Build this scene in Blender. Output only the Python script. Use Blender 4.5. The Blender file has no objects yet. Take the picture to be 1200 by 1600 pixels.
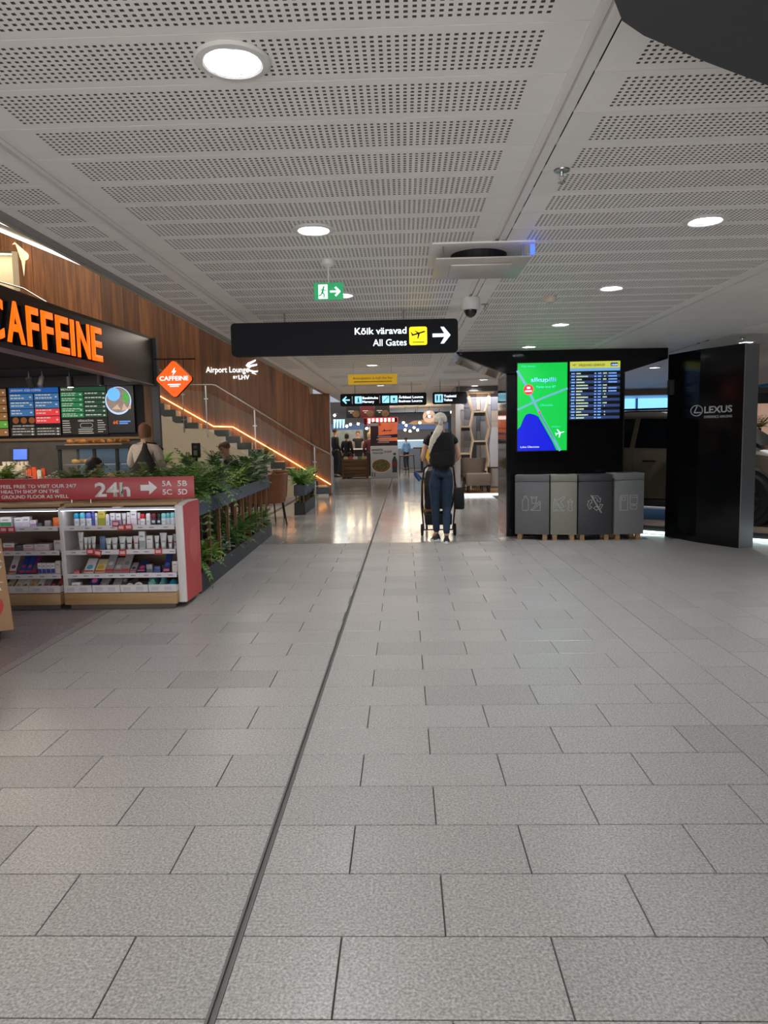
import bpy, bmesh, math, random
from mathutils import Matrix, Vector, Euler
R = math.radians
rnd = random.Random(7)
SC = bpy.context.scene
COL = SC.collection

# ------------------------------------------------------------------ camera, world, lights, exposure
cam_d = bpy.data.cameras.new('camera'); cam = bpy.data.objects.new('camera', cam_d); COL.objects.link(cam)
cam_d.lens = 1127.77 / 1600 * 36; cam_d.sensor_width = 36; cam_d.clip_end = 200
_r = Vector((0.99949421, 0.02635035, -0.017804)); _u = Vector((0.01499051, 0.10336473, 0.99453055)); _f = Vector((-0.02804654, 0.99429442, -0.10291744))
M = Matrix((_r, _u, -_f)).transposed().to_4x4(); M.translation = Vector((0, 0, 1.4312)); cam.matrix_world = M
SC.camera = cam
W = bpy.data.worlds.new('world'); SC.world = W; W.use_nodes = True
W.node_tree.nodes['Background'].inputs[0].default_value = (0.80, 0.87, 1.0, 1); W.node_tree.nodes['Background'].inputs[1].default_value = 0.30
SC.view_settings.view_transform = 'Standard'; SC.view_settings.look = 'None'; SC.view_settings.exposure = 0.72; SC.view_settings.gamma = 1.0
SC.view_settings.use_curve_mapping = False
HC = 2.59
LAMP = 30.0       # emission of the ceiling downlight lenses
LAMP_W = 13.0     # light given by each downlight

def area(name, loc, size, energy, col=(1, 1, 1), rot=(0, 0, 0), sy=None):
    d = bpy.data.lights.new(name, 'AREA'); d.energy = energy; d.color = col; d.size = size
    if sy: d.shape = 'RECTANGLE'; d.size_y = sy
    o = bpy.data.objects.new(name, d); o.location = loc; o.rotation_euler = rot; COL.objects.link(o); return o
# area lights simulating unseen luminaires of hall, stair void and rooms, plus added fill
area('hall_light', (0.5, -5, 2.55), 5.0, 110, (1, .97, .94), sy=5)
area('rear_fill', (-5.0, -12.6, 1.4), 15.0, 330, (.96, .98, 1), rot=(R(90), 0, 0), sy=2.2)  # added fill acting as daylight from behind; no window is built there
area('ceiling_fill', (-.6, -2.6, .5), 4.0, 85, (1, .98, .96), rot=(R(180 - 42), 0, 0), sy=2.5)  # added fill behind the camera, thrown upwards to brighten the ceiling
area('atrium_light', (-6.8, 13.0, 7.3), 3.0, 110, (1, .86, .68), sy=4)
area('atrium_light', (-8.5, 15.5, 7.3), 2.0, 70, (1, .84, .64), sy=2)
area('cafe_light', (-5.2, 8.6, 2.40), 1.4, 34, (1, .85, .68), sy=1.8)
area('seating_light', (-3.9, 13.8, 3.45), 1.6, 60, (1, .9, .78), sy=3.0)
area('food_light', (-0.8, 29.0, 2.56), 6.0, 190, (1, .88, .76), sy=9)
area('shop_light', (2.0, 18.7, 2.42), 1.3, 20, (1, .93, .86), sy=1.2)
area('showroom_light', (6.0, 14.5, 2.5), 3.0, 45, (.93, .96, 1), sy=5)

# ------------------------------------------------------------------ helpers
def lin(c):
    return tuple((x / 12.92 if x <= .04045 else ((x + .055) / 1.055) ** 2.4) for x in c)
def hx(s): return tuple(int(s[i:i + 2], 16) / 255 for i in (0, 2, 4))
MATS = {}
def mat(name, c, rough=.5, metal=0, emit=0, var=.0, scale=30, bump=0, coat=0, alpha=None, trans=0, island=.0, spec=.5, ecol=None):
    """procedural material: colour modulated by noise (var) and per piece (island)"""
    if name in MATS: return MATS[name]
    if isinstance(c, str): c = hx(c)
    m = bpy.data.materials.new(name); m.use_nodes = True; n = m.node_tree.nodes; l = m.node_tree.links
    b = n['Principled BSDF']; rgb = lin(c)
    b.inputs['Roughness'].default_value = rough; b.inputs['Metallic'].default_value = metal
    b.inputs['Specular IOR Level'].default_value = spec
    b.inputs['Coat Weight'].default_value = coat
    if coat: b.inputs['Coat Roughness'].default_value = .05
    tc = n.new('ShaderNodeTexCoord'); nz = n.new('ShaderNodeTexNoise'); nz.inputs['Scale'].default_value = scale; nz.inputs['Detail'].default_value = 4
    l.new(tc.outputs['Object'], nz.inputs['Vector'])
    mr = n.new('ShaderNodeMapRange'); mr.inputs[1].default_value = .25; mr.inputs[2].default_value = .75
    mr.inputs[3].default_value = 1 - max(var, .02); mr.inputs[4].default_value = 1 + max(var, .02); l.new(nz.outputs['Fac'], mr.inputs[0])
    sc = n.new('ShaderNodeVectorMath'); sc.operation = 'SCALE'; sc.inputs[0].default_value = rgb; l.new(mr.outputs[0], sc.inputs['Scale'])
    out = sc.outputs[0]
    if island:
        ge = n.new('ShaderNodeNewGeometry'); oi = n.new('ShaderNodeObjectInfo'); ad = n.new('ShaderNodeMath'); ad.operation = 'ADD'
        l.new(ge.outputs['Random Per Island'], ad.inputs[0]); l.new(oi.outputs['Random'], ad.inputs[1])
        fr = n.new('ShaderNodeMath'); fr.operation = 'FRACT'; l.new(ad.outputs[0], fr.inputs[0])
        m2 = n.new('ShaderNodeMapRange'); m2.inputs[3].default_value = 1 - island; m2.inputs[4].default_value = 1 + island; l.new(fr.outputs[0], m2.inputs[0])
        s2 = n.new('ShaderNodeVectorMath'); s2.operation = 'SCALE'; l.new(out, s2.inputs[0]); l.new(m2.outputs[0], s2.inputs['Scale']); out = s2.outputs[0]
    l.new(out, b.inputs['Base Color'])
    if bump:
        bp = n.new('ShaderNodeBump'); bp.inputs['Strength'].default_value = bump; bp.inputs['Distance'].default_value = .01
        l.new(nz.outputs['Fac'], bp.inputs['Height']); l.new(bp.outputs[0], b.inputs['Normal'])
    if emit:
        b.inputs['Emission Color'].default_value = (*(lin(hx(ecol)) if ecol else rgb), 1); b.inputs['Emission Strength'].default_value = emit
    if trans: b.inputs['Transmission Weight'].default_value = trans; b.inputs['IOR'].default_value = 1.3
    if alpha is not None: b.inputs['Alpha'].default_value = alpha
    MATS[name] = m; return m

def granite(name, c, rough, spots=(.55, 1.35), tone=.07, sc=150, spec=.5):
    m = bpy.data.materials.new(name); m.use_nodes = True; n = m.node_tree.nodes; l = m.node_tree.links; b = n['Principled BSDF']
    ge = n.new('ShaderNodeNewGeometry'); oi = n.new('ShaderNodeObjectInfo')
    v = n.new('ShaderNodeTexVoronoi'); v.inputs['Scale'].default_value = sc; l.new(ge.outputs['Position'], v.inputs['Vector'])
    nz = n.new('ShaderNodeTexNoise'); nz.inputs['Scale'].default_value = sc * .55; nz.inputs['Detail'].default_value = 5; l.new(ge.outputs['Position'], nz.inputs['Vector'])
    cr = n.new('ShaderNodeMapRange'); cr.inputs[1].default_value = .32; cr.inputs[2].default_value = .68; cr.inputs[3].default_value = spots[0]; cr.inputs[4].default_value = spots[1]
    l.new(nz.outputs['Fac'], cr.inputs[0])
    sp = n.new('ShaderNodeSeparateColor'); l.new(v.outputs['Color'], sp.inputs[0])
    vr = n.new('ShaderNodeMapRange'); vr.inputs[3].default_value = .86; vr.inputs[4].default_value = 1.14; l.new(sp.outputs[0], vr.inputs[0])
    mu = n.new('ShaderNodeMath'); mu.operation = 'MULTIPLY'; l.new(cr.outputs[0], mu.inputs[0]); l.new(vr.outputs[0], mu.inputs[1])
    ad = n.new('ShaderNodeMath'); ad.operation = 'ADD'; l.new(ge.outputs['Random Per Island'], ad.inputs[0]); l.new(oi.outputs['Random'], ad.inputs[1])
    fr = n.new('ShaderNodeMath'); fr.operation = 'FRACT'; l.new(ad.outputs[0], fr.inputs[0])
    pw = n.new('ShaderNodeMath'); pw.operation = 'POWER'; pw.inputs[1].default_value = 3.0; l.new(fr.outputs[0], pw.inputs[0])
    tr = n.new('ShaderNodeMapRange'); tr.inputs[3].default_value = 1 + tone; tr.inputs[4].default_value = 1 - tone * 2.2; l.new(pw.outputs[0], tr.inputs[0])
    m2 = n.new('ShaderNodeMath'); m2.operation = 'MULTIPLY'; l.new(mu.outputs[0], m2.inputs[0]); l.new(tr.outputs[0], m2.inputs[1])
    s = n.new('ShaderNodeVectorMath'); s.operation = 'SCALE'; s.inputs[0].default_value = lin(hx(c)); l.new(m2.outputs[0], s.inputs['Scale'])
    l.new(s.outputs[0], b.inputs['Base Color'])
    rr = n.new('ShaderNodeMapRange'); rr.inputs[3].default_value = rough * .85; rr.inputs[4].default_value = rough * 1.15; l.new(fr.outputs[0], rr.inputs[0]); l.new(rr.outputs[0], b.inputs['Roughness'])
    b.inputs['Specular IOR Level'].default_value = spec
    MATS[name] = m; return m

def woodm(name, c1, c2, rough=.45, scale=3.0, axis='Z', island=.18, coat=0):
    m = bpy.data.materials.new(name); m.use_nodes = True; n = m.node_tree.nodes; l = m.node_tree.links; b = n['Principled BSDF']
    tc = n.new('ShaderNodeTexCoord'); oi = n.new('ShaderNodeObjectInfo'); ge = n.new('ShaderNodeNewGeometry')
    mp = n.new('ShaderNodeMapping'); s = {'X': (.35, 9, 9), 'Y': (9, .35, 9), 'Z': (6, 6, .35)}[axis]; mp.inputs['Scale'].default_value = s
    l.new(tc.outputs['Object'], mp.inputs[0])
    ad = n.new('ShaderNodeMath'); ad.operation = 'ADD'; l.new(ge.outputs['Random Per Island'], ad.inputs[0]); l.new(oi.outputs['Random'], ad.inputs[1])
    of = n.new('ShaderNodeMath'); of.operation = 'MULTIPLY'; of.inputs[1].default_value = 37; l.new(ad.outputs[0], of.inputs[0])
    va = n.new('ShaderNodeVectorMath'); l.new(mp.outputs[0], va.inputs[0]); l.new(of.outputs[0], va.inputs[1])
    nz = n.new('ShaderNodeTexNoise'); nz.inputs['Scale'].default_value = scale; nz.inputs['Detail'].default_value = 6; nz.inputs['Distortion'].default_value = .6
    l.new(va.outputs[0], nz.inputs['Vector'])
    cr = n.new('ShaderNodeValToRGB'); cr.color_ramp.elements[0].position = .33; cr.color_ramp.elements[1].position = .68
    cr.color_ramp.elements[0].color = (*lin(hx(c1)), 1); cr.color_ramp.elements[1].color = (*lin(hx(c2)), 1); l.new(nz.outputs['Fac'], cr.inputs[0])
    fr = n.new('ShaderNodeMath'); fr.operation = 'FRACT'; l.new(ad.outputs[0], fr.inputs[0])
    mr = n.new('ShaderNodeMapRange'); mr.inputs[3].default_value = 1 - island; mr.inputs[4].default_value = 1 + island; l.new(fr.outputs[0], mr.inputs[0])
    sc = n.new('ShaderNodeVectorMath'); sc.operation = 'SCALE'; l.new(cr.outputs[0], sc.inputs[0]); l.new(mr.outputs[0], sc.inputs['Scale'])
    l.new(sc.outputs[0], b.inputs['Base Color']); b.inputs['Roughness'].default_value = rough; b.inputs['Coat Weight'].default_value = coat
    MATS[name] = m; return m

class MB:
    def __init__(s): s.v = []; s.f = []
    def add(s, vs, fs, M=None):
        o = len(s.v); s.v += [tuple(M @ Vector(v)) if M is not None else tuple(v) for v in vs]; s.f += [tuple(i + o for i in f) for f in fs]; return s
    def box(s, x0, x1, y0, y1, z0, z1, M=None):
        return s.add([(x0, y0, z0), (x1, y0, z0), (x1, y1, z0), (x0, y1, z0), (x0, y0, z1), (x1, y0, z1), (x1, y1, z1), (x0, y1, z1)],
                     [(0, 3, 2, 1), (4, 5, 6, 7), (0, 1, 5, 4), (1, 2, 6, 5), (2, 3, 7, 6), (3, 0, 4, 7)], M)
    def prism(s, poly, a, b, plane='XY', M=None):
        """polygon extruded between a and b along the axis normal to plane"""
        f = {'XY': lambda p, h: (p[0], p[1], h), 'XZ': lambda p, h: (p[0], h, p[1]), 'YZ': lambda p, h: (h, p[0], p[1])}[plane]
        n = len(poly); ar = sum(poly[i][0] * poly[(i + 1) % n][1] - poly[(i + 1) % n][0] * poly[i][1] for i in range(n))
        if (ar < 0) != (plane == 'XZ'): poly = poly[::-1]
        vs = [f(p, a) for p in poly] + [f(p, b) for p in poly]
        fs = [tuple(range(n))[::-1], tuple(range(n, 2 * n))] + [(i, (i + 1) % n, n + (i + 1) % n, n + i) for i in range(n)]
        return s.add(vs, fs, M)
    def cone(s, p0, p1, r0, r1, n=12, caps=True, M=None):
        p0 = Vector(p0); p1 = Vector(p1); d = (p1 - p0).normalized(); q = d.to_track_quat('Z', 'Y'); vs = []
        for p, r in ((p0, r0), (p1, r1)):
            for i in range(n):
                a = 2 * math.pi * i / n; vs.append(p + q @ Vector((r * math.cos(a), r * math.sin(a), 0)))
        fs = [(i, (i + 1) % n, n + (i + 1) % n, n + i) for i in range(n)]
        if caps: fs += [tuple(range(n))[::-1], tuple(range(n, 2 * n))]
        return s.add(vs, fs, M)
    def lathe(s, prof, n=20, M=None, cx=0, cy=0, caps=True):
        vs = []; fs = []; k = len(prof)
        for r, z in prof:
            for i in range(n):
                a = 2 * math.pi * i / n; vs.append((cx + max(r, 1e-4) * math.cos(a), cy + max(r, 1e-4) * math.sin(a), z))
        for j in range(k - 1):
            for i in range(n): fs.append((j * n + i, j * n + (i + 1) % n, (j + 1) * n + (i + 1) % n, (j + 1) * n + i))
        if caps: fs.append(tuple(range(n))[::-1]); fs.append(tuple(range((k - 1) * n, k * n)))
        return s.add(vs, fs, M)
    def tube(s, pts, r, n=8, M=None, flat=1.0):
        """tube through points; r number or list"""
        pts = [Vector(p) for p in pts]; k = len(pts); rs = r if isinstance(r, (list, tuple)) else [r] * k; vs = []; fs = []
        up = Vector((0, 0, 1))
        for j, p in enumerate(pts):
            d = (pts[min(j + 1, k - 1)] - pts[max(j - 1, 0)]).normalized()
            a = d.cross(up)
            if a.length < .05: a = d.cross(Vector((0, 1, 0)))
            a.normalize(); b = a.cross(d)
            for i in range(n):
                t = 2 * math.pi * i / n; vs.append(p + a * rs[j] * math.cos(t) + b * rs[j] * flat * math.sin(t))
        for j in range(k - 1):
            for i in range(n): fs.append((j * n + i, (j + 1) * n + i, (j + 1) * n + (i + 1) % n, j * n + (i + 1) % n))
        fs.append(tuple(range(n))); fs.append(tuple(range((k - 1) * n, k * n))[::-1])
        return s.add(vs, fs, M)
    def ball(s, c, r, n=12, m=8, M=None):
        c = Vector(c); rx, ry, rz = r if isinstance(r, (tuple, list)) else (r, r, r); vs = []; fs = []
        for j in range(1, m):
            t = math.pi * j / m
            for i in range(n):
                a = 2 * math.pi * i / n; vs.append(c + Vector((rx * math.sin(t) * math.cos(a), ry * math.sin(t) * math.sin(a), rz * math.cos(t))))
        top = len(vs); vs.append(c + Vector((0, 0, rz))); bot = top + 1; vs.append(c - Vector((0, 0, rz)))
        for j in range(m - 2):
            for i in range(n): fs.append((j * n + i, (j + 1) * n + i, (j + 1) * n + (i + 1) % n, j * n + (i + 1) % n))
        for i in range(n): fs.append((top, i, (i + 1) % n)); fs.append((bot, (m - 2) * n + (i + 1) % n, (m - 2) * n + i))
        return s.add(vs, fs, M)
    def mesh(s, name, smooth=False):
        me = bpy.data.meshes.new(name); me.from_pydata(s.v, [], s.f); me.update()
        if smooth:
            me.polygons.foreach_set('use_smooth', [True] * len(me.polygons)); 
        return me
    def build(s, name, m, parent=None, smooth=False, bevel=0, label=None, kind=None):
        me = s.mesh(name, smooth); me.materials.append(m)
        if bevel:
            bm = bmesh.new(); bm.from_mesh(me)
            es = [e for e in bm.edges if len(e.link_faces) == 2 and e.calc_face_angle(0) > R(35)]
            bmesh.ops.bevel(bm, geom=es, offset=bevel, segments=2, affect='EDGES', profile=.5, clamp_overlap=True); bm.to_mesh(me); bm.free()
        if smooth or bevel:
            me.polygons.foreach_set('use_smooth', [True] * len(me.polygons))
            try: me.set_sharp_from_angle(angle=R(38))
            except Exception: pass
        return link(name, me, parent, label, kind)
def link(name, me, parent=None, label=None, kind=None):
    o = bpy.data.objects.new(name, me); COL.objects.link(o)
    if parent is not None: o.parent = parent
    if label: o['label'] = label
    if kind: o['kind'] = kind
    return o
def thing(name, label, cat, loc=(0, 0, 0), rz=0, group=None):
    o = bpy.data.objects.new(name, None); COL.objects.link(o); o.location = loc; o.rotation_euler = (0, 0, rz); o.empty_display_size = .1
    o['label'] = label; o['category'] = cat
    if group: o['group'] = group
    return o
def tag(o, label, cat, group=None):
    o['label'] = label; o['category'] = cat
    if group: o['group'] = group
    return o
def struct(o): o['kind'] = 'structure'; return o
def copytree(o, parent=None, memo=None):
    c = o.copy(); COL.objects.link(c); c.parent = parent
    for ch in list(o.children): copytree(ch, c)
    return c
def text(s, m, parent, loc, rz=0, h=.05, w=None, align='LEFT', bold=0, depth=.002, name='lettering', flip=False, skew=0, label=None, pitch=90, valign=None):
    """flat lettering; h = cap height; w = total width when given"""
    cu = bpy.data.curves.new('t', 'FONT'); cu.body = s; cu.size = 1; cu.extrude = 0; cu.offset = bold; cu.resolution_u = 3; cu.shear = skew
    ob = bpy.data.objects.new('t', cu); COL.objects.link(ob)
    dg = bpy.context.evaluated_depsgraph_get(); me = bpy.data.meshes.new_from_object(ob.evaluated_get(dg)); bpy.data.objects.remove(ob)
    if not len(me.vertices): return None
    cap = .73; k = h / cap
    xs = [v.co.x for v in me.vertices]; x0, x1 = min(xs), max(xs); kx = (w / (x1 - x0)) if w else k
    ox = {'LEFT': x0, 'RIGHT': x1, 'CENTER': (x0 + x1) / 2}[align]
    for v in me.vertices: v.co = Vector(((v.co.x - ox) * kx, v.co.y * k, 0))
    bm = bmesh.new(); bm.from_mesh(me)
    if depth:
        r = bmesh.ops.extrude_face_region(bm, geom=bm.faces[:]); bmesh.ops.translate(bm, verts=[e for e in r['geom'] if isinstance(e, bmesh.types.BMVert)], vec=(0, 0, depth))
        bmesh.ops.recalc_face_normals(bm, faces=bm.faces[:])
    bm.to_mesh(me); bm.free()
    me.transform(Matrix.Translation(loc) @ Euler((R(pitch), 0, rz)).to_matrix().to_4x4())
    me.materials.clear(); me.materials.append(m); me.name = name
    return link(name, me, parent, label)
def stroke(mb, pts, w, M, t=.002, closed=False):
    """thin line of width w through 2D points on the XZ plane of M, thickness t towards -Y"""
    if closed: pts = pts + [pts[0]]
    for (a, b) in zip(pts, pts[1:]):
        a = Vector(a); b = Vector(b); d = b - a
        if d.length < 1e-6: continue
        d.normalize(); n = Vector((-d.y, d.x)) * w / 2; e = d * w * .3
        mb.prism([a - e + n, b + e + n, b + e - n, a - e - n], -t, 0, 'XZ', M)
    return mb
def circ(cx, cy, r, n=16, a0=0, a1=360, ry=None):
    k = n if a1 - a0 < 360 else n
    return [(cx + r * math.cos(R(a0 + (a1 - a0) * i / k)), cy + (ry or r) * math.sin(R(a0 + (a1 - a0) * i / k))) for i in range(k + (1 if a1 - a0 < 360 else 0))]
def rrect(x0, x1, y0, y1, r, n=5):
    p = []
    for cx, cy, a in ((x1 - r, y1 - r, 0), (x0 + r, y1 - r, 90), (x0 + r, y0 + r, 180), (x1 - r, y0 + r, 270)):
        p += [(cx + r * math.cos(R(a + 90 * i / n)), cy + r * math.sin(R(a + 90 * i / n))) for i in range(n + 1)]
    return p

# ------------------------------------------------------------------ materials
white_paint = mat('white_paint', 'dcdad6', .55, var=.03)
ceil_m = mat('ceiling_panel', 'f3f0ec', .5, var=.03, scale=8, island=.03)
hole_shade = mat('fleece_hole_shade', '57504b', .9, var=.05)  # fleece backing; also darkens the hole walls, painting the shade inside them
ceil_dark = mat('plenum_dark', '3a3836', .9)
cream = mat('cream_plaster', 'b9ad98', .8, var=.05, scale=5)
cream_l = mat('cream_light', 'd8cdb4', .8, var=.04)
charcoal = mat('charcoal_panel', '3c3d40', .6, var=.05)
blackg = mat('black_gloss', '0b0c0e', .12, var=.1, spec=.35)
blackm = mat('black_matte', '141416', .6, var=.1)
signblk = mat('sign_black', '12131a', .7, var=.04, spec=.3)
steel = mat('brushed_steel', 'b4b4b2', .3, 1, var=.05)
silver = mat('silver_panel', '8e9094', .35, .6, var=.04)
darkmir = mat('dark_mirror', '74767a', .06, .9, var=.05)
tile_m = granite('granite_tile', '9f9c99', .36, spots=(.6, 1.34), tone=.045, sc=215)
tile_p = granite('granite_polished', '9c9995', .14, spots=(.7, 1.2), tone=.04)
tile_d = granite('granite_dark', '8b8384', .3, spots=(.75, 1.2), tone=.06, sc=110)
grout = mat('grout', '55524f', .9, var=.1)
wood_wall = woodm('walnut_panel', '5c381f', '84552f', .42, 2.2, 'Z', .36)
wood_oak = woodm('oak_laminate', '9b7850', 'b8946a', .5, 2.5, 'X', .05)
wood_back = woodm('oak_back', '5a4534', '705743', .6, 2.5, 'X', .08)
wood_post = woodm('post_wood', '6b4523', '8f6238', .5, 3, 'Z', .15)
wood_crate = woodm('crate_wood', '50351f', '83603c', .7, 3, 'X', .25)
redm = mat('red_board', 'b33a40', .4, var=.04, scale=3)
redside = mat('red_side', 'c23237', .35, var=.05, scale=3)
white_l = mat('white_laminate', 'dad4d4', .4, var=.03)
led_w = mat('led_white', 'ffffff', .5, emit=1.6)
led_warm = mat('led_warm', 'ffc080', .5, emit=6, ecol='ffb060')
lampm = mat('lamp_lens', 'ffffff', .4, emit=LAMP, ecol='f4faff')
reflm = mat('lamp_reflector', '565b60', .35, .3, emit=.02, ecol='f4faff')
glow_w = mat('letter_white', 'ffffff', .5, emit=1.1, ecol='dff0ff')
flat_w = mat('print_white', 'f0eeee', .5, var=.02)
orange = mat('letter_orange', 'f05a10', .45, emit=.95, ecol='ff6208')
orange_s = mat('sign_orange', 'e84a10', .4, emit=.85, ecol='ff5008')
glassm = mat('clear_glass', 'a8b4b0', .03, alpha=.07, var=.01, spec=.3)
navy = mat('dark_blue_panel', '20293a', .4)
slate = mat('slate_planter', '4b535f', .55, var=.06)
dslate = mat('dark_planter', '35373c', .55, var=.08)
skin_m = mat('skin', 'c69a82', .5, var=.05, scale=15)
black_cloth = mat('black_cloth', '131315', .85, var=.2, scale=60, bump=.2)

# ------------------------------------------------------------------ floor
base = struct(MB().box(-14, 12, -13, 36, -.12, -.012).build('floor', grout))
X0, Y0 = .4014, 1.6447
def tx(y): return -.507 + .0045 * y
def tilepoly(x0, x1, y0, y1, g=.0022):
    """clips a tile at the drain channel; returns polygons"""
    x0 += g; x1 -= g; y0 += g; y1 -= g; w = .013
    a0, a1 = tx(y0), tx(y1); out = []
    if x1 < a0 - w or x0 > a1 + w: return [[(x0, y0), (x1, y0), (x1, y1), (x0, y1)]]
    if x0 < a0 - w - .002: out.append([(x0, y0), (a0 - w, y0), (a1 - w, y1), (x0, y1)])
    if x1 > a1 + w + .002: out.append([(a0 + w, y0), (x1, y0), (x1, y1), (a1 + w, y1)])
    return out
def tile_mesh(poly, h=0.0, d=.02, ch=.0018):
    mb = MB(); n = len(poly); cx = sum(p[0] for p in poly) / n; cy = sum(p[1] for p in poly) / n
    ins = [(p[0] + (ch if p[0] < cx else -ch), p[1] + (ch if p[1] < cy else -ch)) for p in poly]
    vs = [(x, y, h - d) for x, y in poly] + [(x, y, h - ch) for x, y in poly] + [(x, y, h) for x, y in ins]
    fs = [tuple(range(2 * n, 3 * n))]
    for j in (0, 1): fs += [(j * n + i, j * n + (i + 1) % n, (j + 1) * n + (i + 1) % n, (j + 1) * n + i) for i in range(n)]
    return mb.add(vs, fs)
tmesh = {}
def put_tile(poly, m, kind_key=None):
    x0 = min(p[0] for p in poly); y0 = min(p[1] for p in poly)
    if kind_key:
        if kind_key not in tmesh:
            me = tile_mesh([(x - x0, y - y0) for x, y in poly]).mesh('tile'); me.materials.append(m); tmesh[kind_key] = me
        o = link('tile', tmesh[kind_key], base); o.location = (x0, y0, 0)
    else: tile_mesh(poly).build('tile', m, base)
far_m, far_p = MB(), MB()
NEAR = 7.0
def lay(x0, x1, y0, y1, m, key):
    """one tile: an object when near and in view, otherwise part of the joined field"""
    c = (x0 + x1) / 2; yc = (y0 + y1) / 2
    for poly in tilepoly(x0, x1, y0, y1):
        full = len(tilepoly(x0, x1, y0, y1)) == 1 and abs((poly[1][0] - poly[0][0]) - (x1 - x0)) < .01
        px = [-.62 * yc - .7, .54 * yc + .7]
        if 1.2 < yc < NEAR and px[0] < c < px[1]: put_tile(poly, m, key if full else None)
        else: (far_p if yc > 9.85 else far_m).v; tgt = far_p if yc > 9.85 else far_m; t = tile_mesh(poly); tgt.add(t.v, t.f)
for r in range(-18, 90):
    y0 = Y0 + .3 * r; off = X0 + (.3 if r % 2 else 0)
    xl = -2.525 if y0 < 21 else -2.525
    for i in range(-8, 4):
        a = off + .6 * i; b = a + .6
        a2, b2 = max(a, xl), min(b, 1.5)
        if b2 - a2 < .03: continue
        lay(a2, b2, y0, y0 + .3, tile_m, 'full' if b2 - a2 > .59 else 'cut%d' % round((b2 - a2) * 100))
for c in range(0, 26):          # right zone: tiles run along the hall
    x0 = 1.5 + .3 * c
    for r in range(-9, 30):
        y0 = Y0 + .6 * r + (.3 if c % 2 else 0)
        if y0 > 10.4 and x0 > 1.8: continue
        lay(x0, x0 + .3, y0, y0 + .6, tile_m, 'long')
far_m.build('tile_field', tile_m, base, kind='stuff'); far_p.build('polished_tile_field', tile_p, base, kind='stuff')
# metal slot drain
mb = MB()
for o0, o1, z in ((-.0125, -.0060, .0012), (.0060, .0125, .0012), (-.0125, .0125, -.0115)):
    mb.prism([(tx(-5) + o0, -5), (tx(-5) + o1, -5), (tx(20) + o1, 20), (tx(20) + o0, 20)], -.012, z)
mb.build('slot_drain', mat('drain_steel', '6e6c6a', .45, .6), base)
# strip and darker slabs on the shop side
MB().box(-2.600, -2.529, -5, 6.9, -.012, .0005).build('edge_strip', granite('granite_strip', 'a39c9b', .35), base)
fd = MB()
for r in range(-8, 40):
    for c in range(0, 18):
        x1 = -2.604 - .6 * c; y0 = 1.9 + .6 * r - (.3 if c % 2 else 0)
        t = tile_mesh([(x1 - .5965, y0), (x1 - .0015, y0), (x1 - .0015, y0 + .597), (x1 - .5965, y0 + .597)])
        if 3.6 < y0 < 6.6 and c < 3: t.build('dark_tile', tile_d, base)
        else: fd.add(t.v, t.f)
fd.build('dark_tile_field', tile_d, base, kind='stuff')

# ------------------------------------------------------------------ ceiling
ceil = struct(MB().box(-2.05, 12, -13, 36, HC + .30, HC + .40).build('ceiling', ceil_dark))
HOLES = []
def holed(x0, x1, d=.294, p=.0247, hs=.0116, marg=.105, cut=None, plain=False):
    mb = MB(); nx = int((x1 - x0 - 2 * marg) / p); ox = ((x1 - x0) - nx * p) / 2; ny = 9; oy = (d - .006 - ny * p) / 2 + .003
    xs = [0]; ys = [.0025]
    for i in range(nx): xs += [ox + i * p + (p - hs) / 2, ox + i * p + (p + hs) / 2]
    xs.append(x1 - x0)
    if cut: ys += [.0145, .0265]
    for j in range(ny): ys += [oy + j * p + (p - hs) / 2, oy + j * p + (p + hs) / 2]
    if cut: ys += [d - .0265, d - .0145]
    ys.append(d - .0025); k0 = 2 if cut else 0; nX, nY = len(xs), len(ys)
    vs = [(x, y, 0) for y in ys for x in xs] ; fs = []
    for j in range(nY - 1):
        for i in range(nX - 1):
            if not plain and i % 2 == 1 and (j - k0) % 2 == 1 and k0 < j < nY - 1 - k0: continue
            if cut and min(math.hypot(min(max(cut[0], xs[i]), xs[i + 1]) - cut[0], min(max(cut[1], ys[j]), ys[j + 1]) - cut[1]), 9) < .088: continue
            fs.append((j * nX + i, (j + 1) * nX + i, (j + 1) * nX + i + 1, j * nX + i + 1))
    mb.add(vs, fs)
    HOLES.clear()
    t = .012
    for j in range(1 + k0, nY - 1 - k0, 2):
        for i in range(1, nX - 1, 2):
            a, b, c, e = xs[i], xs[i + 1], ys[j], ys[j + 1]
            if plain or (cut and math.hypot((a + b) / 2 - cut[0], (c + e) / 2 - cut[1]) < .11): continue
            mb.add([(a, c, 0), (b, c, 0), (b, e, 0), (a, e, 0), (a, c, t), (b, c, t), (b, e, t), (a, e, t)], [(0, 1, 5, 4), (1, 2, 6, 5), (2, 3, 7, 6), (3, 0, 4, 7), (4, 5, 6, 7)]); HOLES.extend(range(len(mb.f) - 5, len(mb.f)))
    W_ = x1 - x0
    mb.add([(0, .0025, 0), (W_, .0025, 0), (W_, .0025, .03), (0, .0025, .03)], [(0, 1, 2, 3)]); mb.add([(0, d - .0025, 0), (W_, d - .0025, 0), (W_, d - .0025, .03), (0, d - .0025, .03)], [(3, 2, 1, 0)])
    return mb
BAYS = [(-1.988, -1.575, True), (-1.488, .548, True), (.635, 2.635, True), (2.665, 3.90, False), (3.94, 6.3, False), (6.34, 9.0, False)]
def panel_mesh(mb):
    me = mb.mesh('ceiling_panel'); me.materials.append(ceil_m); me.materials.append(hole_shade)
    for i in HOLES: me.polygons[i].material_index = 1
    return me
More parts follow.
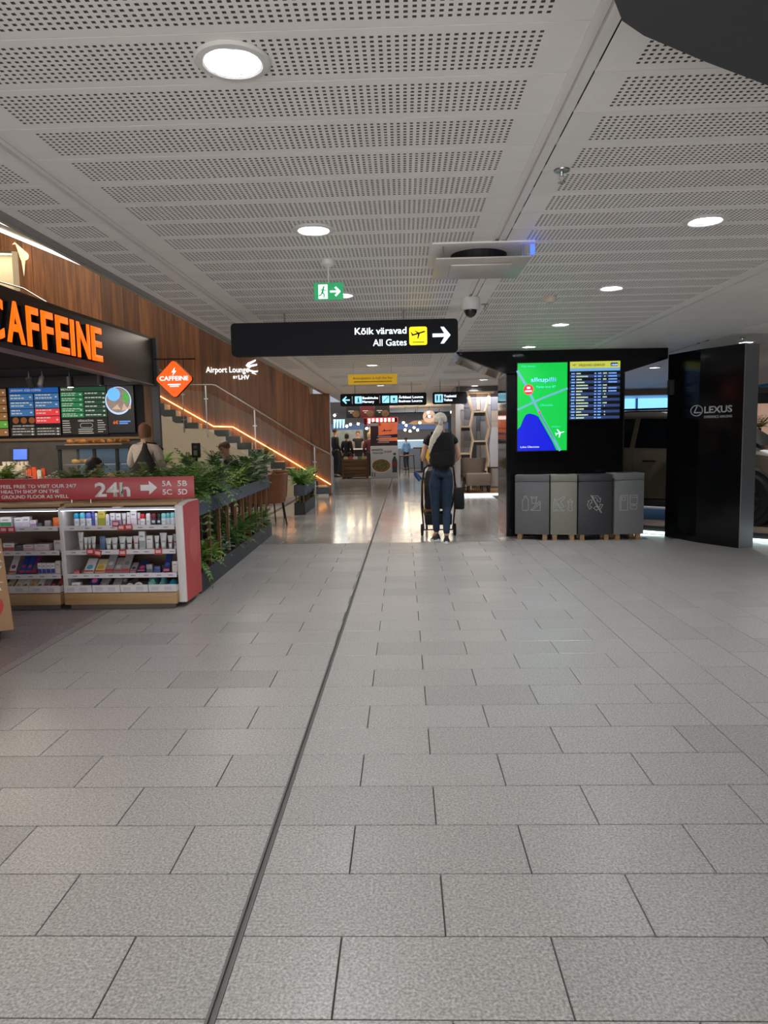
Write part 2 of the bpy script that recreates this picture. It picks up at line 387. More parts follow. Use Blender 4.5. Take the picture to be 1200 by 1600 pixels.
LL = [(-.505, 2.33)] + [(-.48, y) for y in (4.14, 6.0, 7.85, 9.75, 11.72, 13.9, 16.3, .4, -1.5)] + [(1.68, y) for y in (4.16, 5.97, 7.84, 9.74, 13.4, 15.2, 17.0)] + [(4.51, 9.75), (4.5, 6.0), (4.5, 2.4), (4.5, 13.2), (6.8, 11.5), (7.2, 16.5), (1.7, -2.0)]
def light_in(a, b, y):
    for lx, ly in LL:
        if a < lx < b and y - .1 < ly < y + .394: return (lx - a, ly - y)
def panel_rows(k0, k1):
    for k in range(k0, k1): yield k, 2.182 + .294 * k
farc = MB(); farh = MB()
for bi, (a, b, hol) in enumerate(BAYS):
    hm = panel_mesh(holed(a, b, marg=.06 if bi == 0 else .105)) if hol else None
    for k, y in panel_rows(-50, 110):
        if bi == 2 and -14 <= k < 0: continue            # opened up over the dark canopy
        lc = light_in(a, b, y)
        if lc:
            me = panel_mesh(holed(a, b, marg=.06 if bi == 0 else .105, cut=lc, plain=not hol))
            o = link('ceiling_panel', me, ceil); o.location = (a, y, HC)
        elif hol and -5 <= k < 34:
            o = link('ceiling_panel', hm, ceil); o.location = (a, y, HC)
        elif not hol and 6 <= k < 26 and bi < 5:
            MB().box(a, b, y + .002, y + .292, HC, HC + .02).build('ceiling_panel', ceil_m, ceil)
        else: farc.box(a, b, y + .0025, y + .2915, HC, HC + .02)
farc.build('ceiling_panel_field', ceil_m, ceil, kind='stuff')
track_m = mat('track_white', 'efece8', .4, var=.02)
for i, xc in enumerate((-1.531, .592)):
    mb = MB(); y0, y1 = -13, 34
    for u0, u1, z0 in ((-.044, -.026, -.004), (-.024, -.004, .012), (-.002, .016, -.002), (.018, .040, .004)): mb.box(xc + u0, xc + u1, y0, y1, HC + z0, HC + .03)
    mb.build('ceiling_track', track_m, ceil)
for xc in (2.65, 3.92, 6.32): MB().box(xc - .012, xc + .012, -13, 34, HC + .012, HC + .03).build('ceiling_track', track_m, ceil)
mb = MB().box(-2.05, -1.99, -13, 19.0, HC - .002, HC + .05); mb.box(-2.062, -2.05, -13, 19.0, HC - .010, HC + .3); mb.build('ceiling_edge_trim', mat('edge_grey', 'a8a6a4', .4, .2), ceil)
# rolled edge where the panels stop in front of the canopy
mb = MB(); mb.tube([(.64, 2.165, HC + .012), (2.63, 2.165, HC + .012)], .018, 8); mb.box(.64, 2.63, 2.06, 2.15, HC + .05, HC + .10); mb.build('panel_end_trim', track_m, ceil)
# dark canopy hung in the opening, upper right
cn = thing('dark_canopy', 'large charcoal hanging canopy panel cut off by the upper right corner', 'canopy', (.55, 1.0, 2.35))
P = [(.35, -.2), (.462, 1.656), (.505, 1.74), (.574, 1.804), (.766, 1.932), (.993, 2.072), (1.35, 2.2), (2.2, 2.3), (2.6, 2.2), (2.6, -.2)]
MB().prism([(x - .55, y - 1.0) for x, y in P], 0, .03, 'XY').build('canopy_board', charcoal, cn, bevel=.004)
for a, b in ((.2, .9), (1.2, .9), (.6, .0)): MB().cone((a, b - .3, .03), (a, b - .3, .53), .006, .006, 8).build('hanger_rod', steel, cn)

# upper ceiling slab over the stair void with its LED lines, void walls and roof
slab = struct(MB().prism([(-2.10, -13), (-2.10, 17.4), (-2.83, 17.4), (-3.833, 9.162), (-4.042, 7.449), (-6.5, -12.6)], 3.6, 3.8).build('ceiling_upper', cream_l))
def along(off, y0, y1):
    f = lambda y: -4.042 + (y - 7.449) * .122 + off
    return [(f(y0), y0), (f(y1), y1), (f(y1) + .03, y1), (f(y0) + .03, y0)]
MB().prism(along(-.025, 1.0, 17.3), 3.575, 3.6).build('led_line', led_w, slab)
MB().prism(along(.16, 1.0, 17.3), 3.58, 3.6).build('led_line', led_w, slab)
struct(MB().box(-2.10, -2.065, -13, 18.9, HC - .0, 3.8).build('trim_1', cream))
struct(MB().box(-14, -2.1, -13, 22, 8.0, 8.1).build('ceiling_void', mat('void_dark', '4a423a', .9)))
struct(MB().box(-14.1, -14, -13, 24, -.1, 8.1).build('wall_left', mat('void_wall', '6a5e50', .9)))
struct(MB().box(-14, 12, -13.1, -13, -.1, 8.1).build('wall_rear', mat('rear_wall', '8b8986', .8)))
struct(MB().box(12, 12.1, -13, 36, -.1, 3.1).build('wall_right', mat('right_wall', '7a7a7c', .8)))
struct(MB().box(-14, 12, 36, 36.1, -.1, 3.2).build('wall_far', mat('far_wall', '908884', .8)))

# ------------------------------------------------------------------ downlights
def downlight(label, x, y):
    t = thing('ceiling_downlight', label, 'downlight', (x, y, HC), 0, 'round downlights in the perforated ceiling')
    MB().lathe([(.086, -.001), (.116, -.001), (.118, -.006), (.112, -.012), (.092, -.014), (.086, -.010)], 32, caps=False).build('flange', white_paint, t, smooth=True)
    mb = MB(); n = 36; rings = [(.088, -.009), (.085, .015), (.078, .040), (.066, .062), (.050, .074)]
    vs = []; fs = []
    for j, (r, z) in enumerate(rings):
        for i in range(n * 2):
            a = math.pi * i / n; rr = r + (.0022 if i % 2 else 0); vs.append((rr * math.cos(a), rr * math.sin(a), z))
    for j in range(len(rings) - 1):
        for i in range(2 * n): fs.append((j * 2 * n + i, (j + 1) * 2 * n + i, (j + 1) * 2 * n + (i + 1) % (2 * n), j * 2 * n + (i + 1) % (2 * n)))
    mb.add(vs, fs).build('reflector', reflm, t)
    MB().lathe([(.001, .070), (.046, .070), (.046, .076), (.001, .076)], 24).build('lens', lampm, t)
    return t
def lamp_light(x, y): area('downlight_lamp', (x, y, HC + .062), .10, LAMP_W, (.97, .985, 1)).data.shape = 'DISK'
lamp_light(-.505, 2.33)
ords = ['nearest', 'second', 'third', 'fourth', 'fifth', 'sixth', 'seventh', 'eighth', 'ninth', 'tenth']
dl0 = downlight('large glowing ceiling downlight nearest the camera, upper left of the frame', -.505, 2.33)
def dl(x, y, lab, vis=True):
    o = copytree(dl0); o.location = (x, y, HC); o['label'] = lab; lamp_light(x, y); return o
for y, lab in ((4.14, 'second downlight of the left row, above the green exit sign'), (6.0, 'third downlight of the left row, just behind the green exit sign'), (7.85, 'downlight of the left row hidden behind the black All Gates sign'),
               (9.75, 'downlight of the left row beyond the All Gates sign, nearer one'), (11.72, 'downlight of the left row just above the yellow hanging banner'),
               (13.9, 'downlight of the left row behind the yellow hanging banner'), (16.3, 'farthest downlight of the left row above the restroom direction sign'),
               (.4, 'downlight of the left row above the camera, out of frame'), (-1.5, 'downlight of the left row behind the camera')): dl(-.48, y, lab)
for y, lab in ((4.16, 'nearest right row downlight, by the right frame edge'), (5.97, 'second right row downlight, left of the ceiling seam'), (7.84, 'third right row downlight, above the departures screen'),
               (9.74, 'fourth right row downlight, just above the green map screen'), (13.4, 'right row downlight beyond the black facade, nearest of its row of three'), (15.2, 'right row downlight beyond the black facade, middle of its row of three'), (17.0, 'right row downlight beyond the black facade, farthest of its row of three')): dl(1.68, y, lab)
for x, y, lab in ((4.51, 9.75, 'downlight above the black car brand panel'), (4.5, 6.0, 'downlight over the right aisle, outside the frame'), (4.5, 2.4, 'downlight far right behind the canopy'), (4.5, 13.2, 'downlight above the parked car'),
                  (6.8, 11.5, 'downlight right of the parked car'), (7.2, 16.5, 'downlight at the showroom end'), (1.7, -2, 'downlight behind the camera on the right')): dl(x, y, lab)

# ------------------------------------------------------------------ ceiling equipment
t = thing('air_diffuser', 'square white ceiling air cassette with a perforated lower plate', 'air unit', (.50, 4.78, HC))
MB().box(-.31, .31, -.30, .30, -.012, .0).build('frame', track_m, t, bevel=.004)
mb = MB(); mb.lathe([(.18, -.012), (.16, -.055), (.05, -.06)], 24); mb.build('fan_inlet', blackm, t)
plate = MB(); plate.box(-.29, .29, -.30, .28, -.100, -.090); plate.prism([(-.19, -.17), (.19, -.17), (.19, .15), (-.19, .15)], -.112, -.100); plate.build('lower_plate', mat('plate_grey', 'c4bdb6', .35, .2), t, bevel=.008)
for x, y in ((-.24, -.24), (.24, -.24), (-.24, .24), (.24, .24)): MB().cone((x, y, -.092), (x, y, -.01), .006, .006, 8).build('strut', steel, t)
MB().box(.278, .302, -.315, -.295, -.085, -.03).build('status_light', mat('blue_light', '3a50ff', .4, emit=2.5, ecol='3048ff'), t)
t = thing('dome_camera', 'white dome security camera hanging below the ceiling', 'camera', (.585, 6.26, HC))
MB().lathe([(.002, -.001), (.075, -.001), (.08, -.02), (.082, -.085), (.076, -.1), (.05, -.105), (.002, -.106)], 24).build('housing', white_paint, t, smooth=True)
MB().lathe([(.056, -.100), (.052, -.125), (.036, -.15), (.014, -.163), (.002, -.165)], 20).build('dome', mat('smoked_dome', '2a2c30', .08), t, smooth=True)
def sprinkler(x, y, lab):
    t = thing('fire_sprinkler', lab, 'sprinkler', (x, y, HC), 0, 'sprinklers in the ceiling')
    MB().lathe([(.001, -.001), (.036, -.001), (.034, -.006), (.016, -.009), (.001, -.009)], 16).build('escutcheon', steel, t, smooth=True)
    mb = MB(); mb.cone((0, 0, -.008), (0, 0, -.028), .009, .006, 8)
    for s in (-1, 1): mb.tube([(s * .008, 0, -.026), (s * .012, 0, -.038), (0, 0, -.052)], .0025, 6)
    mb.build('nozzle', steel, t)
    MB().lathe([(.001, -.052), (.018, -.053), (.018, -.055), (.001, -.056)], 12).build('deflector', steel, t)
sprinkler(.717, 3.34, 'metal fire sprinkler nearest the camera, upper right of the ceiling')
sprinkler(.744, 6.58, 'metal fire sprinkler just right of the dome camera')
sprinkler(.80, 10.0, 'metal fire sprinkler right of the end of the All Gates sign')
sprinkler(4.25, 9.3, 'metal fire sprinkler above the black car brand panel')
t = thing('smoke_detector', 'round white smoke detector between two right row downlights', 'detector', (1.26, 6.29, HC))
MB().lathe([(.001, -.001), (.055, -.001), (.056, -.02), (.04, -.035), (.036, -.05), (.001, -.052)], 20).build('cover', mat('beige_plastic', 'cfc2b4', .5), t, smooth=True)

# emergency exit sign
t = thing('exit_sign', 'green emergency exit sign with running figure and arrow hanging from the ceiling', 'sign', (-.473, 4.85, 0))
MB().lathe([(.001, HC - .001), (.045, HC - .001), (.045, HC - .03), (.02, HC - .045), (.006, HC - .05), (.005, 2.445), (.001, 2.445)], 16).build('ceiling_mount', white_paint, t, smooth=True)
MB().box(-.097, .097, -.004, .004, 2.335, 2.445).build('sign_plate', mat('exit_green', '0f9a5a', .35, emit=.35), t)
wp = mat('exit_white', 'e9fff2', .4, emit=.9); Mx = Matrix.Translation((0, -.0042, 2.335))
mb = MB(); mb.prism([(-.068, .008), (-.008, .008), (-.008, .098), (-.068, .098)], -.001, 0, 'XZ', Mx); mb.build('door_panel', wp, t)
mb = MB(); gk = MATS['exit_green']; Mg = Matrix.Translation((0, -.0054, 2.335))
mb.prism(circ(-.033, .082, .007, 8), -.001, 0, 'XZ', Mg)
stroke(mb, [(-.036, .072), (-.043, .045)], .013, Mg, .001); stroke(mb, [(-.043, .046), (-.03, .036), (-.033, .018)], .008, Mg, .001); stroke(mb, [(-.043, .046), (-.053, .032), (-.064, .028)], .008, Mg, .001)
stroke(mb, [(-.036, .07), (-.024, .058), (-.014, .064)], .005, Mg, .001); stroke(mb, [(-.037, .07), (-.05, .064), (-.055, .052)], .005, Mg, .001); mb.build('running_figure', gk, t)
mb = MB(); stroke(mb, [(.012, .053), (.062, .053)], .012, Mx, .001); stroke(mb, [(.045, .078), (.070, .053), (.045, .028)], .012, Mx, .001); mb.build('arrow', wp, t)

# ------------------------------------------------------------------ hanging direction signs
def plane_icon(mb, cx, cz, s, Mx, t=.002):
    stroke(mb, [(cx - s * .42, cz - s * .02), (cx + s * .45, cz + s * .22)], s * .11, Mx, t)
    mb.prism([(cx - s * .02, cz + s * .06), (cx + s * .14, cz + s * .12), (cx + s * .02, cz - s * .26), (cx - s * .07, cz - s * .28)], -t, 0, 'XZ', Mx)
    mb.prism([(cx - s * .05, cz + s * .10), (cx + s * .08, cz + s * .14), (cx - s * .20, cz + s * .30), (cx - s * .26, cz + s * .28)], -t, 0, 'XZ', Mx)
    mb.prism([(cx - s * .45, cz + s * .02), (cx - s * .33, cz + s * .03), (cx - s * .46, cz + s * .2), (cx - s * .53, cz + s * .19)], -t, 0, 'XZ', Mx)
def hang_sign(label, x0, x1, Y, z0, z1, rods):
    t = thing('hanging_sign', label, 'sign', ((x0 + x1) / 2, Y, 0)); w = (x1 - x0) / 2
    MB().prism(rrect(-w, w, z0, z1, .035), -.045, .045, 'XZ').build('sign_box', signblk, t)
    for r in rods: MB().cone((r, 0, z1 - .002), (r, 0, HC + .01), .008, .008, 8).build('hanger_rod', steel, t)
    return t
t = hang_sign('long black All Gates direction sign with yellow departure pictogram and right arrow', -1.575, .516, 6.8, 2.20, 2.50, (-.55, .55))
Ms = Matrix.Translation((0, -.0455, 0)); g = .53
text('Kõik väravad', glow_w, t, (.575, -.0455, 2.375), h=.062, w=.475, align='RIGHT', bold=.012)
text('All Gates', glow_w, t, (.575, -.0455, 2.268), h=.062, w=.31, align='RIGHT', bold=.006)
yel = mat('pictogram_yellow', 'ffe010', .4, emit=.95, ecol='ffe400')
MB().prism(rrect(.600, .762, 2.268, 2.432, .018), -.002, 0, 'XZ', Ms).build('pictogram', yel, t)
mb = MB(); My = Matrix.Translation((0, -.0478, 0)); plane_icon(mb, .681, 2.36, .13, My, .001); stroke(mb, [(.63, 2.293), (.735, 2.293)], .008, My, .001); mb.build('plane_symbol', blackm, t)
mb = MB(); stroke(mb, [(.822, 2.352), (.945, 2.352)], .032, Ms); mb.prism([(.885, 2.427), (.917, 2.427), (.978, 2.352), (.917, 2.277), (.885, 2.277), (.93, 2.352)], -.002, 0, 'XZ', Ms); mb.build('arrow', mat('arrow_blue', 'c4dcff', .4, emit=.9), t)

cyan = mat('pictogram_cyan', 'a8ecff', .4, emit=.6, ecol='96e4ff')
t = hang_sign('black hanging sign with left arrow for nursery and business lounge', -1.32, .505, 15.5, 2.10, 2.36, (-.6, .6))
mb = MB(); stroke(mb, [(-.85, 2.23), (-.72, 2.23)], .03, Ms); stroke(mb, [(-.79, 2.295), (-.855, 2.23), (-.79, 2.165)], .03, Ms); mb.build('arrow', cyan, t)
for x in (-.66, -.075): MB().prism([(x - .008, 2.15), (x + .008, 2.15), (x + .008, 2.31), (x - .008, 2.31)], -.002, 0, 'XZ', Ms).build('divider', flat_w, t)
for x in (-.53, .05, .225): MB().prism(rrect(x - .075, x + .075, 2.155, 2.305, .012), -.002, 0, 'XZ', Ms).build('pictogram', cyan, t)
mb = MB(); mb.prism(circ(-.53, 2.265, .014, 10), -.001, 0, 'XZ', My); stroke(mb, [(-.53, 2.24), (-.53, 2.20)], .03, My, .001); stroke(mb, [(-.56, 2.185), (-.5, 2.185)], .012, My, .001)
stroke(mb, [(.0, 2.18), (.10, 2.28)], .012, My, .001); mb.prism(circ(.225, 2.235, .025, 10), -.001, 0, 'XZ', My); stroke(mb, [(.2, 2.19), (.25, 2.19)], .014, My, .001); mb.build('symbol', navy, t)
text('Beebituba', glow_w, t, (-.44, -.0455, 2.245), h=.05, w=.33, bold=.02); text('Nursery', glow_w, t, (-.44, -.0455, 2.165), h=.05, w=.245, bold=.02)
text('Äriklassi Lounge', glow_w, t, (.325, -.0455, 2.245), h=.052, w=.52, bold=.02); text('Business Lounge', glow_w, t, (.325, -.0455, 2.165), h=.05, w=.50, bold=.02)
t = hang_sign('short black hanging toilets sign with restroom pictogram', .638, 1.356, 15.5, 2.11, 2.36, (-.2, .2))
MB().prism(rrect(-.315, -.145, 2.145, 2.315, .012), -.002, 0, 'XZ', Ms).build('pictogram', cyan, t)
mb = MB()
for x in (-.265, -.195): mb.prism(circ(x, 2.285, .013, 10), -.001, 0, 'XZ', My); stroke(mb, [(x, 2.265), (x, 2.21)], .03, My, .001); stroke(mb, [(x - .008, 2.21), (x - .008, 2.165)], .01, My, .001); stroke(mb, [(x + .008, 2.21), (x + .008, 2.165)], .01, My, .001)
mb.build('symbol', navy, t)
text('Tualetid', glow_w, t, (-.125, -.0455, 2.25), h=.052, w=.26, bold=.02); text('Toilets', glow_w, t, (-.125, -.0455, 2.17), h=.05, w=.18, bold=.02)
t = thing('hanging_banner', 'small yellow hanging banner under the ceiling reading Anticipation is half the fun', 'sign', (-.467, 11.5, 0))
MB().box(-.385, .385, -.006, .006, 2.262, 2.422).build('board', mat('banner_yellow', 'e0b01c', .5, emit=.22), t)
text('Anticipation is half the fun', blackm, t, (0, -.0065, 2.345), h=.036, w=.62, align='CENTER')
mb = MB(); stroke(mb, [(-.29, 2.305), (.30, 2.305)], .012, Matrix.Translation((0, -.0065, 0)), .001); mb.build('small_print', mat('ochre', '6e5310', .6), t)
for x in (-.3, .3): MB().cone((x, 0, 2.42), (x, 0, HC), .003, .003, 6).build('hanger_wire', steel, t)

# ------------------------------------------------------------------ staircase and panelled wall
ST = thing('staircase', 'staircase with dark stepped ends, cream side wall and warm strip light', 'staircase', (-1.73, 17.96, 0), R(10.02))
stone = mat('step_stone', 'c9c3b6', .5, var=.08, scale=25); stepdark = mat('step_dark', '101113', .6, var=.1)
steps = [(-.148 - .265 * (10 - k), .213 + .163 * (10 - k)) for k in range(10, 0, -1)]
ups = [(-3.252 - .257 * j, 1.86 + .157 * j) for j in range(0, 16)]
for i, (s, z) in enumerate(steps + ups):
    run = .265 if i < 10 else .257; low = (i == 0)
    zb = 0 if low else z - .163 * 2
    MB().box(s - run, s, .022, .98, max(zb, 0), z).build('step', stone, ST, bevel=.004)
    MB().box(s - run - .085, s, 0, .02, max(z - .158, 0), z + .004).build('step_end', stepdark if i else navy, ST)
    MB().box(s - run, s + .0, .003, .02, max(z - .34, 0), z - .160).build('step_end_stone', stone, ST)
MB().box(-3.252, -2.533, .003, .98, 1.53, 1.69).build('landing', stone, ST, bevel=.004)
MB().box(-.148, -.128, .02, .98, 0, .213).build('first_riser', navy, ST)
poly = [(-.42, 0), (-.42, .02), (-2.031, .996), (-3.071, 1.712), (-3.551, 1.727), (-4.245, 2.14), (-7.2, 3.92), (-7.2, 0)]
MB().prism(poly, -.012, .0, 'XZ').build('side_wall', cream, ST)
MB().prism([(-.5, 0), (-2.5, 1.2), (-3.0, 1.5), (-3.6, 1.5), (-7.2, 3.7), (-7.2, 0)], .03, .97, 'XZ').build('core', cream, ST)
mb = MB(); mb.tube([(-.03, -.03, 0), (-.03, -.03, .97), (-.05, -.03, 1.01), (-.09, -.03, 1.04), (-.448, -.03, 1.235), (-2.80, -.03, 2.748), (-2.87, -.03, 2.765), (-3.49, -.03, 2.765), (-3.56, -.03, 2.80), (-7.0, -.03, 4.96), (-8.6, -.03, 5.42), (-9.2, -.03, 5.45)], .021, 10)
mb.build('handrail', steel, ST, smooth=True)
posts = [(-.477, .12), (-1.905, 1.03), (-3.04, 1.69), (-3.58, 1.80), (-4.95, 2.6), (-6.2, 3.35)]
def rail_z(s): 
    pts = [(-.448, 1.235), (-2.80, 2.748), (-3.49, 2.765), (-7.0, 4.96), (-9.2, 5.45)]
    for (a, za), (b, zb) in zip(pts, pts[1:]):
        if b <= s <= a: return za + (zb - za) * (a - s) / (a - b)
    return 1.2
for s, z in posts:
    p = MB().box(s - .014, s + .014, -.036, -.022, max(z - .15, .02), rail_z(s) - .012).build('rail_post', steel, ST)
    MB().box(s - .05, s + .05, -.042, -.036, z + .72, z + .75).build('glass_clamp', steel, p)
    MB().box(s - .05, s + .05, -.042, -.036, z + .12, z + .15).build('glass_clamp', steel, p)
for (a, za), (b, zb) in zip([(-.06, .12)] + posts[:-1], posts):
    MB().prism([(a - .03, za - .04), (b + .03, zb - .04), (b + .03, rail_z(b) - .17), (a - .03, min(rail_z(a), 1.24) - .17 if a > -.3 else rail_z(a) - .17)], -.034, -.026, 'XZ').build('glass_panel', glassm, ST)
pl = [(-.03, .225), (-1.184, .955), (-2.49, 1.766), (-2.97, 1.785), (-4.44, 2.673), (-7.4, 4.47)]
mb = MB()
for (a, b) in zip(pl, pl[1:]): mb.prism([(a[0], a[1] - .010), (b[0], b[1] - .010), (b[0], b[1] + .010), (a[0], a[1] + .010)], .94, .985, 'XZ')
mb.build('strip_light', led_warm, ST)

WL = struct(MB().box(-7.55, -.0, 1.03, 1.30, 0, 2.58).build('wall_stair', cream)); WL.location = (-1.73, 17.96, 0); WL.rotation_euler = (0, 0, R(10.02))
MB().box(-7.55, -.42, 1.03, 1.30, 2.58, 7.9).build('upper_core', cream, WL)
MB().box(-13, -7.55, 1.03, 1.30, 0, 5.1).build('lower_core', cream, WL); MB().box(-13, -7.55, 1.03, 1.30, 6.05, 7.9).build('lintel_core', cream, WL)
s = -.005; wr = random.Random(11)
while s > -12.2:
    w = wr.choice((.12, .16, .2, .26, .3, .36)); d = wr.choice((0, .004, .009, .014)); a = s - w + .003; top = 2.585 if s > -.42 else 7.9
    if s <= -7.4 and a < -7.55:
        a = max(a, a); MB().box(a, s, 1.03 - .022 - d, 1.03, 6.05, 7.9).build('wood_panel', wood_wall, WL); MB().box(a, s, 1.03 - .022 - d, 1.03, 3.9, 5.1).build('wood_panel', wood_wall, WL)
    else: MB().box(a, s, 1.03 - .022 - d, 1.03, 0.0, top).build('wood_panel', wood_wall, WL)
    s -= w
MB().box(-.004, .02, .99, 1.31, 0, 2.58).build('corner_trim', steel, WL)
# lit room seen through the upper opening
up = struct(MB().box(-13, -7.4, 2.6, 2.7, 4.2, 7).build('wall_upper_room', cream_l)); up.location = WL.location; up.rotation_euler = WL.rotation_euler
MB().box(-13, -7.6, 1.5, 2.5, 6.3, 6.32).build('cove_light', mat('cove', 'fff0d0', .5, emit=3), up)

# lit lettering on the wood wall
t = thing('lounge_sign', 'white glowing Airport Lounge lettering with bird emblem on the wood wall', 'sign', (-1.73, 17.96, 0), R(10.02))
gl = mat('halo_letter', 'f4faff', .5, emit=1.1, ecol='e6f4ff')
text('Airport Lounge', gl, t, (-3.10, .99, 3.14), h=.15, w=1.06, bold=.0, depth=.02); text('BY', gl, t, (-2.43, .99, 2.985), h=.07, w=.11, bold=.0, depth=.02); text('LHV', gl, t, (-2.30, .99, 2.965), h=.11, w=.27, bold=.015, depth=.02)
mb = MB(); Mb = Matrix.Translation((0, .99, 0))
for poly in ([(-2.11, 3.31), (-2.05, 3.38), (-1.85, 3.46), (-1.86, 3.42), (-2.0, 3.34), (-2.06, 3.27)], [(-2.06, 3.29), (-1.95, 3.33), (-1.82, 3.35), (-1.83, 3.31), (-1.97, 3.28), (-2.03, 3.24)], [(-2.07, 3.25), (-2.0, 3.20), (-1.9, 3.175), (-1.80, 3.18), (-1.82, 3.15), (-1.93, 3.14), (-2.03, 3.17), (-2.09, 3.22)], [(-1.95, 3.15), (-1.86, 3.10), (-1.85, 3.08), (-1.97, 3.12)]):
    mb.prism(poly, -.03, 0, 'XZ', Mb)
mb.build('bird_emblem', gl, t)
# bird shaped wall lamp
t = thing('wall_lamp', 'small folded bird shaped wall lamp glowing on the wood wall', 'lamp', (-1.73, 17.96, 0), R(10.02))
Ml = Matrix.Translation((-7.25, .99, 5.92)); bl = mat('lamp_glow', 'ffd8a0', .5, emit=1.2)
MB().cone((0, 0, 0), (0, -.05, 0), .10, .10, 20, M=Ml).build('glow_disc', bl, t)
mb = MB(); mb.add([(-.17, -.09, .30), (.09, -.09, .06), (.05, -.16, -.05), (-.05, -.12, -.12), (.0, -.07, .02)], [(0, 2, 1), (0, 3, 2), (0, 4, 3), (0, 1, 4), (1, 2, 4), (2, 3, 4)], Ml)
mb.add([(-.05, -.12, -.05), (.06, -.12, -.06), (-.01, -.09, -.5), (.0, -.16, -.05)], [(0, 2, 3), (3, 2, 1), (0, 1, 2), (0, 3, 1)], Ml); mb.add([(-.17, -.09, .30), (-.24, -.09, .24), (-.15, -.1, .25)], [(0, 1, 2), (0, 2, 1)], Ml)
mb.build('folded_bird', mat('paper_gold', 'f0dcb0', .5, emit=.5), t)

# ------------------------------------------------------------------ cafe
cafeang = math.atan2(.07, 1)
CF = thing('cafe_canopy', 'dark cafe fascia with big glowing orange CAFFEINE letters', 'fascia', (-3.70, 10.78, 0), -cafeang)
fas = mat('fascia_grey', '4e4a49', .42, .3, var=.03, scale=4)
# local y runs back along the fascia (negative towards the camera)
MB().prism([(-5.2, 2.42), (0, 2.27), (0, 2.925), (-5.2, 3.03)], -.10, 0.0, 'YZ').build('fascia_board', fas, CF, bevel=.004)
MB().prism([(-5.2, 2.405), (0, 2.255), (0, 2.275), (-5.2, 2.425)], -.105, .012, 'YZ').build('bottom_trim', mat('trim_grey', '9b9594', .4, .4), CF)
MB().box(-4.6, -.10, -5.2, -.02, 2.43, 2.50).build('soffit', mat('soffit_black', '17161a', .8), CF)
MB().box(-4.6, .0, -5.2, 0, 2.93, 2.97).build('roof_board', fas, CF)
o = MB().box(-.06, .045, .055, .125, 0, 2.96).build('steel_post', mat('post_steel', '55575c', .45, .3)); o.location = CF.location; o.rotation_euler = CF.rotation_euler; tag(o, 'dark grey steel post at the right corner of the cafe', 'post')
MB().box(-4.6, -.06, .0, .05, 2.28, 2.93).build('rear_fascia', fas, CF)
spans = [(-4.02, -3.63), (-3.58, -3.27), (-3.225, -3.0), (-2.945, -2.71), (-2.655, -2.38), (-2.335, -2.245), (-2.19, -1.885), (-1.84, -1.57)]
for ch, (a, b) in zip('CAFFEINE', spans):
    k_ = -.15 + .035 * (-1.57 - a); a += k_; b += k_
    zc = 2.437 - .004 * (a + 1.7)
    o = text(ch, orange, CF, (.085, a, zc), rz=R(90), h=.412, w=b - a - .015, bold=.02, depth=.012, name='letter')
    text(ch, blackm, o, (.0, a, zc), rz=R(90), h=.412, w=b - a - .015, bold=.02, depth=.085, name='letter_side')

# blade sign
t = thing('blade_sign', 'orange diamond CAFFEINE sign hanging from a black bracket', 'sign', (-3.165, 10.1, 0))
MB().tube([(-.515, .80, 2.56), (-.28, 0, 2.565), (.30, 0, 2.56)], .011, 6).build('bracket', blackm, t)
for x in (-.13, .13): MB().cone((x, 0, 2.56), (x, 0, 2.40), .006, .006, 6).build('hanger_rod', blackm, t)
c = .262; P = []
for k in range(4):
    a0 = 90 * k; cx, cz = (c - .062) * math.cos(R(a0)), (c - .062) * math.sin(R(a0)); P += [(cx + .044 * math.cos(R(a0 - 45 + 18 * i)), cz + .044 * math.sin(R(a0 - 45 + 18 * i))) for i in range(6)]
Mz = Matrix.Translation((0, 0, 2.288)); MB().prism([(x * 1.03, z * 1.03) for x, z in P], -.005, .045, 'XZ', Mz).build('backplate', blackm, t)
MB().prism(P, -.03, -.005, 'XZ', Mz).build('face', orange_s, t)
text('CAFFEINE', glow_w, t, (0, -.031, 2.268), h=.062, w=.40, align='CENTER', bold=.012)
mb = MB(); Mf = Matrix.Translation((0, -.031, 2.288)); mb.prism([(.02, .16), (-.03, .09), (-.002, .09), (-.02, .045), (.035, .11), (.008, .11)], -.002, 0, 'XZ', Mf)
stroke(mb, [(-.085, -.075), (.085, -.075)], .013, Mf); stroke(mb, [(-.058, -.10), (.058, -.10)], .012, Mf); mb.build('symbols', glow_w, t, kind='stuff')

# back wall with menu boards, facing the camera
BK = struct(MB().box(-8.5, -3.80, 11.0, 11.1, 0, 2.9).build('wall_cafe', mat('cafe_dark', '232124', .7)))
MB().box(-8.5, -3.86, 10.95, 11.0, 2.31, 2.345).build('wood_trim', wood_oak, BK); MB().box(-8.5, -3.86, 10.92, 11.0, 1.475, 1.51).build('wood_trim', wood_oak, BK)
MB().box(-3.905, -3.80, 10.93, 11.0, 0, 2.35).build('wood_post', wood_post, BK)
MB().box(-8.5, -3.95, 10.98, 11.0, 0.9, 1.47).build('backsplash', mat('stone_grey', '6c665f', .5, var=.15, scale=6), BK)
def menu(label, x0, x1, cells, hdr=None, zr=(1.55, 2.295)):
    t = thing('menu_board', label, 'menu board', ((x0 + x1) / 2, 10.99, 0), 0, 'menu boards over the cafe counter'); cx = (x0 + x1) / 2
    MB().box(x0 - cx, x1 - cx, -.03, 0, zr[0], zr[1]).build('frame', blackm, t)
    return t, cx
